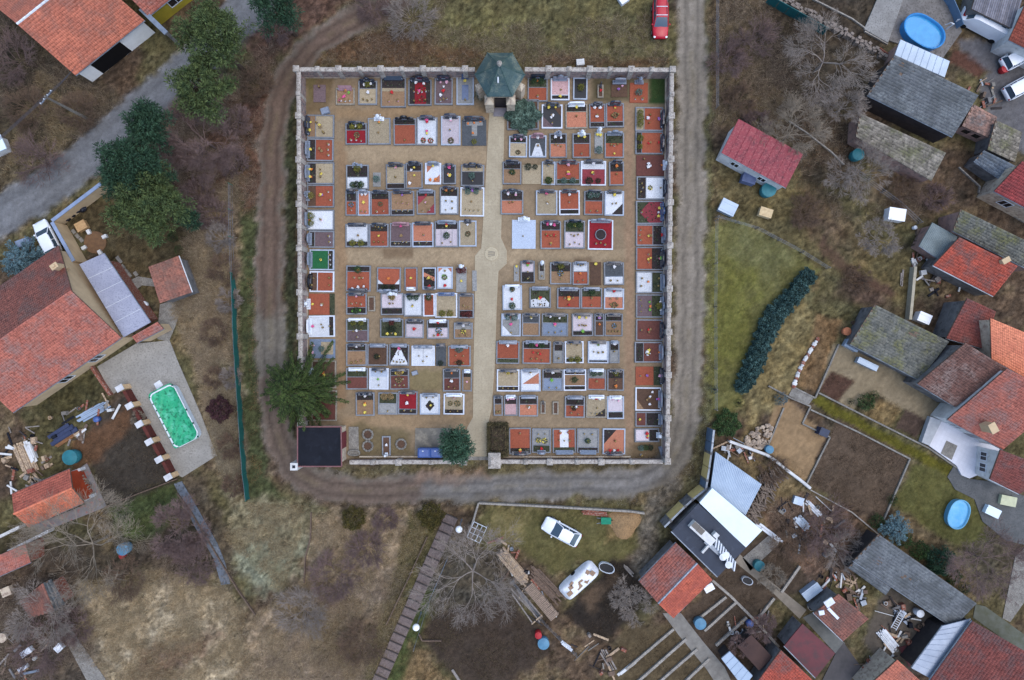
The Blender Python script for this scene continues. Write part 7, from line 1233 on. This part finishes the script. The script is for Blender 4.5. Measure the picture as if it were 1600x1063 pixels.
for i, (x, y) in enumerate(((106, 340), (114, 333), (122, 328), (130, 325))): p = g(x, y); mb = MB(); mb.blob((p.x, p.y, .22), .5, .35, 0, 2, .15); mb.top('rubbish_sack', mat('black_sack', (24, 25, 32), (32, 34, 44), scale=3, rough=.4), f"{ORD[i]} black sack from the left along the yard wall", 'sack', 'black sacks by the yard wall')
p = g(149, 379); root = thing('stone_circle', 'round brown sitting circle in the left yard', 'stone circle', (p.x, p.y, 0)); MB().lathe((p.x, p.y, -.1), [(1.2, 0), (1.2, .16), (.9, .18)], 20).build('disc', mat('disc_brown', (112, 84, 58), (94, 70, 50), scale=3), root)
for k in range(4): a = k * 1.57 + .5; mb = MB(); mb.box((p.x + 1.25 * math.cos(a), p.y + 1.25 * math.sin(a), -.05), (.5, .35, .35), rz=a); mb.build('seat_stone', M_WHITEP, root)
for i, (x, y) in enumerate(((115, 362), (121, 369), (127, 375), (186, 406), (192, 417), (197, 424), (202, 430), (212, 428))): p = g(x, y); mb = MB(); mb.box((p.x, p.y, -.08), (.55 if i != 3 else .9, .4, .13), rz=-.9, top=.9); mb.top('stepping_stone', M_CONC, f"{ORD[i]} stepping stone from the left in the left yard", 'stepping stone', 'stepping stones in the left yard')
# timber
def stack(label, a, b, wd, rows, lay, m, name='timber_stack', cat='timber', jit=.05, th=.09):
    A, B = g(*a), g(*b); root = thing(name, label, cat, A); d = (B - A).normalized(); q = Vector((-d.y, d.x, 0)); L_ = (B - A).length
    for l in range(lay):
        for k in range(rows):
            s0 = rng.uniform(0, L_ * .25); s1 = L_ - rng.uniform(0, L_ * .25); o_ = q * (wd * ((k + .5) / rows - .5) + rng.uniform(-jit, jit)); mb = MB(); mb.beam(A + d * s0 + o_ + Vector((0, 0, l * th)), A + d * s1 + o_ + q * rng.uniform(-jit, jit) + Vector((0, 0, l * th)), wd / rows * .86, th * .9); mb.build('board', m, root)
M_BOARD = mat('sawn_board', (184, 160, 130), (146, 126, 106), scale=3, island=.3, c3=(96, 82, 70), s3=9); M_GREYB = mat('grey_board', (146, 138, 130), (116, 108, 102), scale=3, c3=(88, 82, 78), s3=9)
stack('long stack of mixed boards along the yard edge', (780, 858), (825, 912), 1.1, 6, 6, M_BOARD); root = thing('firewood_stack', 'neat stack of split firewood at the end of the boards', 'firewood', g(848, 938))
for k in range(26):
    t = k / 25; x = 826 + 40 * t; y = 914 + 48 * t
    for l in range(3): p = g(x, y); q = Vector((math.cos(.7), math.sin(.7), 0)) * .55; z = .1 + l * .19; mb = MB(); mb.tube([Vector((p.x, p.y, z)) - q, Vector((p.x, p.y, z)) + q + Vector((rng.uniform(-.06, .06), 0, 0))], rng.uniform(.075, .1), 6); mb.build('log', mat('log_wood', (152, 132, 114), (122, 106, 92), scale=5), root)
stack('brown planks lying beside the firewood stack', (826, 886), (880, 942), 1.4, 8, 2, M_WOOD); stack('grey old boards leaning in the soil plot', (802, 915), (848, 975), .8, 5, 2, M_GREYB, jit=.35); stack('pile of grey sheets in the scrap yard', (1242, 806), (1262, 828), .9, 4, 3, K_PALE); stack('pale poles in the scrap yard', (1258, 782), (1284, 808), .5, 3, 2, M_WHITEM); stack('white profile strips stacked in the ladder yard', (1374, 984), (1400, 1016), 1.1, 7, 3, M_WHITEM); stack('pallet and boards pile left of the teal tank', (30, 690), (52, 740), 1.6, 7, 3, M_BOARD); stack('white and yellow boards on the scrap pile', (44, 688), (58, 722), .7, 3, 6, M_WHITEP); stack('loose planks behind the outbuilding', (48, 742), (66, 765), .9, 4, 2, M_BOARD, jit=.3); stack('rusty beams beside the left soil plot', (86, 700), (122, 676), .4, 3, 2, mat('rust_beam', (132, 92, 58), (110, 76, 50), scale=3)); stack('pale boards beside the red cottage yard', (1410, 420), (1408, 448), .4, 2, 1, M_GREYB); stack('pinkish brick stack against the low wall', (905, 799), (950, 803), .5, 3, 4, M_BRICK); stack('long pale beam beside the spur track', (974, 882), (990, 900), .3, 2, 2, M_GREYB); stack('white board at the edge of dark soil plot', (876, 1002), (895, 1016), .35, 1, 2, M_WHITEM); stack('white corner beam of the dark soil plot', (963, 1056), (1000, 1028), .35, 1, 2, M_WHITEP); stack('scattered poles beside the dark soil plot', (940, 1010), (965, 1055), .8, 4, 1, M_GREYB, jit=.3); stack('fallen grey fence board beside the bare tree', (706, 1044), (722, 1068), .3, 1, 2, M_GREYB)
stack('two white strips beside the white roof', (1180, 815), (1225, 850), .5, 2, 2, M_WHITEM); stack('grey scrap row above the left soil plot', (120, 658), (172, 630), 1.0, 5, 2, K_PALE); stack('dark blue sheets in the left scrap row', (78, 690), (118, 664), 1.3, 3, 3, mat('blue_sheet', (54, 62, 88), (46, 54, 78), scale=2)); stack('pale rusty frames by the barn pool annex', (1370, 78), (1396, 98), .5, 4, 3, M_BRICK); stack('cut branches beside the long shed end', (1300, 880), (1330, 905), 1.2, 6, 2, M_WOOD, jit=.5); stack('red and blue crates row in ladder yard', (1395, 950), (1420, 972), .8, 5, 2, K_SEAM, jit=.2)
root = thing('log_pile', 'heap of long grey logs beside the pale corrugated roof', 'log pile', g(1190, 775))
for k in range(110):
    t = rng.random(); x = 1170 + 45 * (1 - t) * rng.uniform(.6, 1.1) + rng.uniform(-6, 6); y = 738 + 72 * t + rng.uniform(-5, 5)
    if x < 1172 - (y - 757) * .5: x = 1176 + rng.uniform(0, 18)
    p = g(x, y); a = rng.gauss(2.2, .35); q = Vector((math.cos(a), math.sin(a), 0)) * rng.uniform(.4, .95); z = rng.uniform(.06, .55); mb = MB(); r_ = rng.uniform(.05, .11); mb.tube([Vector((p.x, p.y, z)) - q, Vector((p.x + rng.uniform(-.1, .1), p.y, z + .04)), Vector((p.x, p.y, z + rng.uniform(-.05, .2))) + q], [r_, r_, r_ * .8], 6); mb.build('log', mat('grey_log', (126, 112, 98), (92, 80, 72), scale=4, c3=(70, 60, 54), s3=8), root)
root = thing('ladder', 'aluminium ladder lying in the yard beside the long shed', 'ladder', g(1402, 970)); A, B = g(1412, 955, .5), g(1396, 983, .5); d = (B - A).normalized(); q = Vector((-d.y, d.x, 0)) * .3
for s_ in (-1, 1): mb = MB(); mb.tube([A + q * s_, B + q * s_], .04, 5); mb.build('rail', M_WHITEM, root)
for k in range(9): c0 = A.lerp(B, (k + .5) / 9); mb = MB(); mb.tube([c0 - q, c0 + q], .03, 5); mb.build('rung', M_WHITEM, root)
root = thing('metal_frame', 'white metal lattice frame beside the low wall end', 'frame', g(745, 832)); c0 = g(745, 832, .5); an = math.radians(-25); cs, sn = math.cos(an), math.sin(an)
for k in range(4):
    o_ = -.75 + k * .5; mb = MB(); mb.tube([(c0.x + o_ * cs - .9 * sn * -1, c0.y + o_ * sn - .9 * cs, .5), (c0.x + o_ * cs - .9 * sn, c0.y + o_ * sn + .9 * cs, .5)], .04, 5); mb.build('bar', M_WHITEM, root); mb = MB(); y_ = -.9 + k * .6; mb.tube([(c0.x - .75 * cs - y_ * sn, c0.y - .75 * sn + y_ * cs, .5), (c0.x + .75 * cs - y_ * sn, c0.y + .75 * sn + y_ * cs, .5)], .04, 5); mb.build('bar', M_WHITEM, root)
for s_, t_ in ((-1, -1), (1, -1), (1, 1), (-1, 1)): x, y = c0.x + s_ * .75 * cs - t_ * .9 * sn, c0.y + s_ * .75 * sn + t_ * .9 * cs; mb = MB(); mb.tube([(x, y, -.05), (x, y, .5)], .04, 5); mb.build('leg', M_WHITEM, root)
root = thing('wheelbarrow', 'green wheelbarrow beside the brick stack', 'wheelbarrow', g(946, 812)); c0 = g(946, 812); mb = MB(); mb.box((c0.x, c0.y, .3), (.9, .6, .3), top=1.2); mb.build('tray', mat('green_tray', (32, 128, 96), (26, 108, 84), scale=3), root); mb = MB(); mb.tube([(c0.x + .6, c0.y - .05, .18), (c0.x + .6, c0.y + .05, .18)], .18, 10); mb.build('wheel', M_TYRE, root)
for s_ in (-1, 1): mb = MB(); mb.tube([(c0.x + .5, c0.y + s_ * .1, .25), (c0.x - 1.0, c0.y + s_ * .3, .5)], .03, 5); mb.build('handle', M_METAL, root)
# sand heap
p = g(975, 818); root = thing('sand_heap', 'heap of yellow sand beside the spur track', 'sand heap', (p.x, p.y, 0)); mb = MB(); n = 22
for i in range(8):
    for k in range(n): a = k / n * 6.283; rr_ = (1.75 * (1 - i / 7) + .02) * (1 + .18 * math.sin(3 * a + i * .3)); mb.v.append((p.x + rr_ * math.cos(a), p.y + rr_ * math.sin(a) * .85, -.05 + .8 * (i / 7) ** .8 + rng.uniform(-.02, .02)))
for i in range(7):
    for k in range(n): k2 = (k + 1) % n; mb.f.append((i * n + k, i * n + k2, (i + 1) * n + k2, (i + 1) * n + k)); mb.m.append(0)
mb.build('sand', mat('sand', (152, 122, 86), (132, 106, 74), scale=2, c3=(110, 88, 64), s3=8, bump=.02), root, smooth=True)
# porch posts of the wood store
for (a, b, lb) in (((110, 740), (134, 731), 'upper white beam of the open wood store'), ((131, 782), (151, 772), 'lower white beam of the open wood store'), ((3, 838), (40, 820), 'white beam left of the orange roof'), ((22, 858), (85, 826), 'long white beam below the orange roof')): A, B = g(*a), g(*b); mb = MB(); mb.beam(A - Vector((0, 0, .05)), B - Vector((0, 0, .05)), .3, 1.0); mb.top('store_beam', M_WHITEP, lb, 'beam', 'white beams around the orange roof')
root = thing('firewood_stack', 'row of firewood inside the open wood store', 'firewood', g(138, 757))
for k in range(40): t = rng.random(); p = g(128 + 18 * t + rng.uniform(-3, 3), 738 + 36 * t + rng.uniform(-3, 3)); mb = MB(); z = rng.uniform(.1, .7); mb.tube([(p.x - .22, p.y - .1, z), (p.x + .22, p.y + .1, z)], .08, 6); mb.build('log', MATS['log_wood'], root)
# ---------------------------------------------------------------- ground cover
ROOFS = [[(232, 417), (279, 400), (300, 457), (250, 474)], Y1, [(728, 714), (763, 714), (790, 164), (760, 164)]]
TOPG = [(470, -60), (1046, -60), (1046, 103), (470, 103), (470, 80), (560, 40)]
cover('grass', 'rough olive grass over the open ground and verges', 'grass', 150000, [TOPG, [(1106, -40), (1240, -40), (1340, 300), (1440, 400), (1420, 480), (1290, 430), (1110, 340)], [(380, 180), (412, 180), (412, 740), (440, 785), (392, 788), (372, 600), (370, 300)], [(450, 785), (740, 790), (700, 1060), (380, 1060), (390, 800)], [(0, 0), (110, 120), (240, 170), (0, 330)], [(640, 980), (860, 1010), (960, 1063), (600, 1063)], [(90, 330), (300, 330), (310, 450), (215, 440)], [(1100, 770), (1190, 680), (1370, 830), (1340, 890), (1200, 850)], [(60, 850), (240, 850), (360, 800), (380, 960), (250, 900)], [(476, 728), (1060, 722), (1040, 737), (500, 745)]], (.06, .16), (.012, .028), (.5, 1.3), ((84, 82, 50), (70, 66, 44), (100, 90, 62), (78, 60, 46)), (.55, 1.75), 3, 30, ROOFS)
cover('lawn_grass', 'short green lawn grass', 'grass', 90000, [[(1112, 352), (1150, 345), (1240, 395), (1278, 420), (1215, 500), (1170, 600), (1140, 660), (1112, 650), (1106, 480)], [(1265, 625), (1282, 618), (1500, 735), (1480, 745), (1300, 650)], [(1396, 790), (1422, 730), (1500, 755), (1480, 850)], [(760, 795), (985, 800), (1000, 860), (860, 900), (735, 840)], [(180, 770), (280, 745), (240, 850), (170, 800)], [(1014, 122), (1043, 122), (1043, 162), (1014, 162)]], (.04, .1), (.01, .022), (.4, 1.2), ((98, 94, 54), (84, 84, 48), (108, 101, 66)), (.75, 1.4), 4, 18)
cover('dry_grass', 'tall straw coloured dry grass on the slopes', 'dry grass', 150000, [[(300, 330), (362, 290), (368, 560), (384, 780), (340, 740), (300, 560), (265, 480)], [(490, 800), (690, 800), (650, 900), (590, 1063), (340, 1063), (400, 960), (480, 900)], [(120, 910), (250, 890), (350, 920), (385, 960), (370, 1063), (150, 1063)], [(370, 785), (485, 790), (440, 930), (350, 840)], [(60, 110), (150, 150), (90, 250), (0, 280)], [(1130, 180), (1180, 160), (1240, 190), (1160, 210)]], (.18, .5), (.012, .03), (.7, 1.2), ((150, 130, 98), (130, 110, 82), (110, 90, 70), (160, 146, 118)), (.75, 1.4), 5, 22)
cover('leaf_litter', 'fallen brown leaves along the wall and under trees', 'leaves', 60000, [[(500, 60), (780, 80), (740, 104), (470, 104)], [(840, 85), (1046, 90), (1046, 104), (840, 104)], [(375, 170), (425, 100), (425, 200), (405, 330), (370, 330)], [(255, 150), (380, 120), (372, 290), (250, 330)], [(385, 400), (400, 400), (410, 740), (392, 760)], [(1240, 170), (1340, 180), (1350, 300), (1240, 300)], [(1190, 800), (1260, 770), (1360, 830), (1260, 900)]], (.05, .11), (.03, .06), (1.1, 1.55), ((104, 66, 46), (124, 86, 58), (84, 54, 42), (132, 104, 74)), (.7, 1.4), 6, 26)
cover('soil_clods', 'crumbly soil clods on the garden plots', 'soil', 60000, [[(880, 960), (960, 870), (1010, 930), (940, 1000)], [(680, 960), (790, 935), (865, 1020), (760, 1063), (655, 990)], [(165, 640), (205, 620), (278, 745), (165, 790), (120, 690)], [(1310, 652), (1421, 716), (1378, 815), (1262, 755)], [(1300, 580), (1336, 596), (1308, 630), (1279, 612)], [(975, 985), (1050, 968), (1110, 1063), (960, 1063)], [(1130, 880), (1200, 830), (1260, 900), (1180, 960), (1120, 1030), (1060, 970)]], (.05, .1), (.02, .05), (.3, 1.3), ((84, 70, 58), (64, 54, 46), (104, 88, 70)), (.7, 1.35), 7, 24)

BRUSH = [[(300, 300), (364, 285), (372, 560), (386, 775), (345, 740), (305, 560), (270, 490)], [(0, 0), (30, 40), (120, 120), (235, 175), (120, 255), (0, 325)], [(1112, 0), (1260, 0), (1340, 200), (1330, 300), (1250, 280), (1250, 235), (1160, 180), (1112, 200)], [(0, 900), (120, 900), (170, 1063), (0, 1063)], [(400, 940), (640, 880), (600, 1063), (400, 1063)], [(1195, 790), (1265, 770), (1360, 835), (1320, 890), (1250, 890)], [(1290, 300), (1480, 290), (1430, 350), (1300, 340)], [(540, 0), (700, 0), (680, 60), (560, 50)], [(370, 110), (430, 60), (430, 140), (410, 330), (375, 330)], [(240, 850), (350, 830), (370, 920), (260, 920)], [(520, 60), (1040, 20), (1040, 100), (500, 100)]]
cover('brushwood', 'dead twigs and bramble stems tangled over the banks', 'brushwood', 90000, BRUSH, (.35, 1.0), (.008, .02), (.9, 1.5), ((128, 112, 98), (98, 80, 70), (78, 62, 54), (150, 134, 116)), (.55, 1.5), 8, 40, ROOFS)
cover('bank_brush', 'thick grey brown brush on the bank beside the green fence', 'brush', 50000, [BRUSH[0], [(250, 150), (375, 120), (370, 330), (300, 330), (260, 250)]], (.4, 1.0), (.01, .022), (.7, 1.45), ((146, 130, 110), (120, 102, 86), (96, 80, 68), (160, 146, 124)), (.6, 1.5), 12, 24, ROOFS)
cover('road_stones', 'loose stones scattered on the dirt verges', 'stones', 16000, [[(440, 700), (1060, 700), (1060, 790), (440, 790)], [(1046, 100), (1116, 100), (1116, 760), (1046, 760)]], (.04, .1), (.03, .06), (.2, 1.2), ((140, 132, 122), (110, 102, 94), (160, 152, 142)), (.8, 1.6), 9, 20)
# scrap and odds and ends in the yards
ZN = [([(1372, 940), (1400, 935), (1450, 985), (1425, 1030), (1380, 1010)], 46, 'in the ladder yard below the long shed'), ([(1268, 905), (1310, 890), (1360, 925), (1345, 955), (1310, 925)], 34, 'between the hutch and the long shed'), ([(1215, 780), (1275, 775), (1330, 830), (1290, 870), (1230, 850)], 40, 'in the tangled scrap yard right of the logs'), ([(10, 670), (70, 660), (85, 740), (60, 770), (10, 770)], 44, 'on the scrap heap above the orange roof'), ([(1130, 975), (1200, 960), (1215, 1010), (1150, 1010)], 26, 'around the brown shelter roof'), ([(1340, 1030), (1395, 1020), (1400, 1050), (1350, 1063)], 22, 'around the green mat'), ([(1500, 140), (1545, 120), (1560, 170), (1530, 165)], 16, 'beside the crumbling shed at upper right'), ([(1120, 690), (1165, 690), (1180, 720), (1130, 710)], 24, 'above the pale corrugated roof'), ([(1425, 365), (1440, 350), (1460, 420), (1500, 450), (1470, 470), (1425, 440)], 30, 'in the yard left of the red cottage'), ([(80, 650), (180, 620), (190, 650), (90, 710)], 26, 'along the left scrap row'), ([(880, 985), (990, 1000), (960, 1063), (930, 1063)], 18, 'on the dark soil edge at the bottom'), ([(0, 990), (70, 980), (80, 1050), (0, 1063)], 22, 'in the bottom left corner yard'), ([(1330, 495), (1370, 480), (1335, 535), (1315, 525)], 10, 'beside the mossy barn gable'), ([(770, 840), (800, 850), (870, 960), (840, 975), (790, 900)], 30, 'around the board stacks')]
PAL = [('white', M_WHITEP), ('grey', M_METAL), ('brown', M_WOOD), ('rusty', M_BRICK), ('tan', M_BOARD), ('dark', M_TAR), ('pale', M_GREYW), ('concrete', M_CONC), ('brown', M_WOOD), ('dark', M_DARKW), ('grey', M_GREYB), ('rusty', M_BRICK), ('tan', M_BOARD)]
JUNK = {}
for zi, (poly, n, where) in enumerate(ZN):
    r = random.Random(zi + 3); xs = [q[0] for q in poly]; ys = [q[1] for q in poly]; k = 0
    while k < n:
        x, y = r.uniform(min(xs), max(xs)), r.uniform(min(ys), max(ys))
        if not inpoly(x, y, poly): continue
        k += 1; p = g(x, y); cn, m_ = r.choice(PAL); t = r.random(); mb = MB(); z = r.uniform(-.02, .2)
        if t < .55: mb.box((p.x, p.y, z), (r.uniform(.6, 1.9), r.uniform(.08, .28), r.uniform(.04, .12)), rz=r.uniform(0, 3.1)); nm_, w_ = 'scrap_board', 'board'
        elif t < .75: mb.box((p.x, p.y, -.02), (r.uniform(.3, .8), r.uniform(.25, .6), r.uniform(.2, .6)), rz=r.uniform(0, 3.1), top=r.uniform(.85, 1)); nm_, w_ = 'scrap_box', 'box'
        elif t < .88: mb.lathe((p.x, p.y, -.02), [(r.uniform(.12, .2), 0), (.2, .25), (.21, .35), (.17, .34), (.15, .1)], 10); nm_, w_ = 'bucket', 'bucket'
        else: a = r.uniform(0, 3.1); d = Vector((math.cos(a), math.sin(a), 0)) * r.uniform(.5, 1.2); mb.tube([Vector((p.x, p.y, .08)) - d, Vector((p.x, p.y, .16)) + d], .04, 6); nm_, w_ = 'scrap_pipe', 'pipe'
        JUNK.setdefault((cn, w_, where), []).append((p.x, mb, nm_, m_, (p.x, p.y, 0)))
for (cn, w_, where), its in JUNK.items():
    its.sort(key=lambda q: q[0])
    for i, (_, mb, nm_, m_, loc) in enumerate(its): mb.top(nm_, m_, (f"{cn} {w_} lying {where}" if len(its) == 1 else f"{ORD[i]} {cn} {w_} from left {where}"), w_, f"{cn} {w_} scrap {where}", loc=loc)
slab('red_floor', [(1404, 1012), (1438, 1002), (1446, 1012), (1420, 1042)], .05, K_MAROON)
shed('lean_to', 'lean-to with narrow grey roof along the long shed', 'lean-to', (1325, 887), (1384, 930), (1392, 918), (1334, 879), 1.6, 1.9, 'slate', S_GREY, wall=M_DARKW, gut=False)
shed('white_house', 'corner of a white roofed building at the left edge', 'building', (-60, 262), (10, 232), (0, 210), (-70, 240), 1.2, 1.3, 'flat', K_WHITE, wall=M_WHITEP, gut=False)
# fences of thin posts and wire
def wirefence(label, pts, gap=2.4, hgt=1.2):
    P_ = [g(*q) for q in pts]; root = thing('wire_fence', label, 'fence', P_[0], 'thin wire fences')
    for a, b in zip(P_[:-1], P_[1:]):
        n = max(1, round((b - a).length / gap))
        for k in range(n + 1): q = a.lerp(b, k / n); mb = MB(); mb.tube([(q.x, q.y, -.1), (q.x + .02, q.y, hgt)], .045, 5); mb.build('post', M_GREYB, root)
        for z in (.35, .75, 1.15): mb = MB(); mb.tube([a + Vector((0, 0, z)), b + Vector((0, 0, z))], .012, 3); mb.build('wire', M_METAL, root)
wirefence('wire fence along the right verge of the straight road', [(1118, 0), (1118, 170)]); wirefence('wire fence between lawn and cottage garden', [(1118, 340), (1180, 358), (1250, 395), (1290, 420)]); wirefence('wire fence along the road beside the lawn', [(1117, 345), (1115, 480), (1116, 640)]); wirefence('wire fence above the board stacks', [(800, 905), (850, 970), (900, 1020)]); wirefence('wire fence beside the timber steps', [(700, 870), (672, 935), (648, 1010)]); wirefence('fence between barn garden and cottage garden', [(1325, 265), (1400, 320), (1432, 350)])
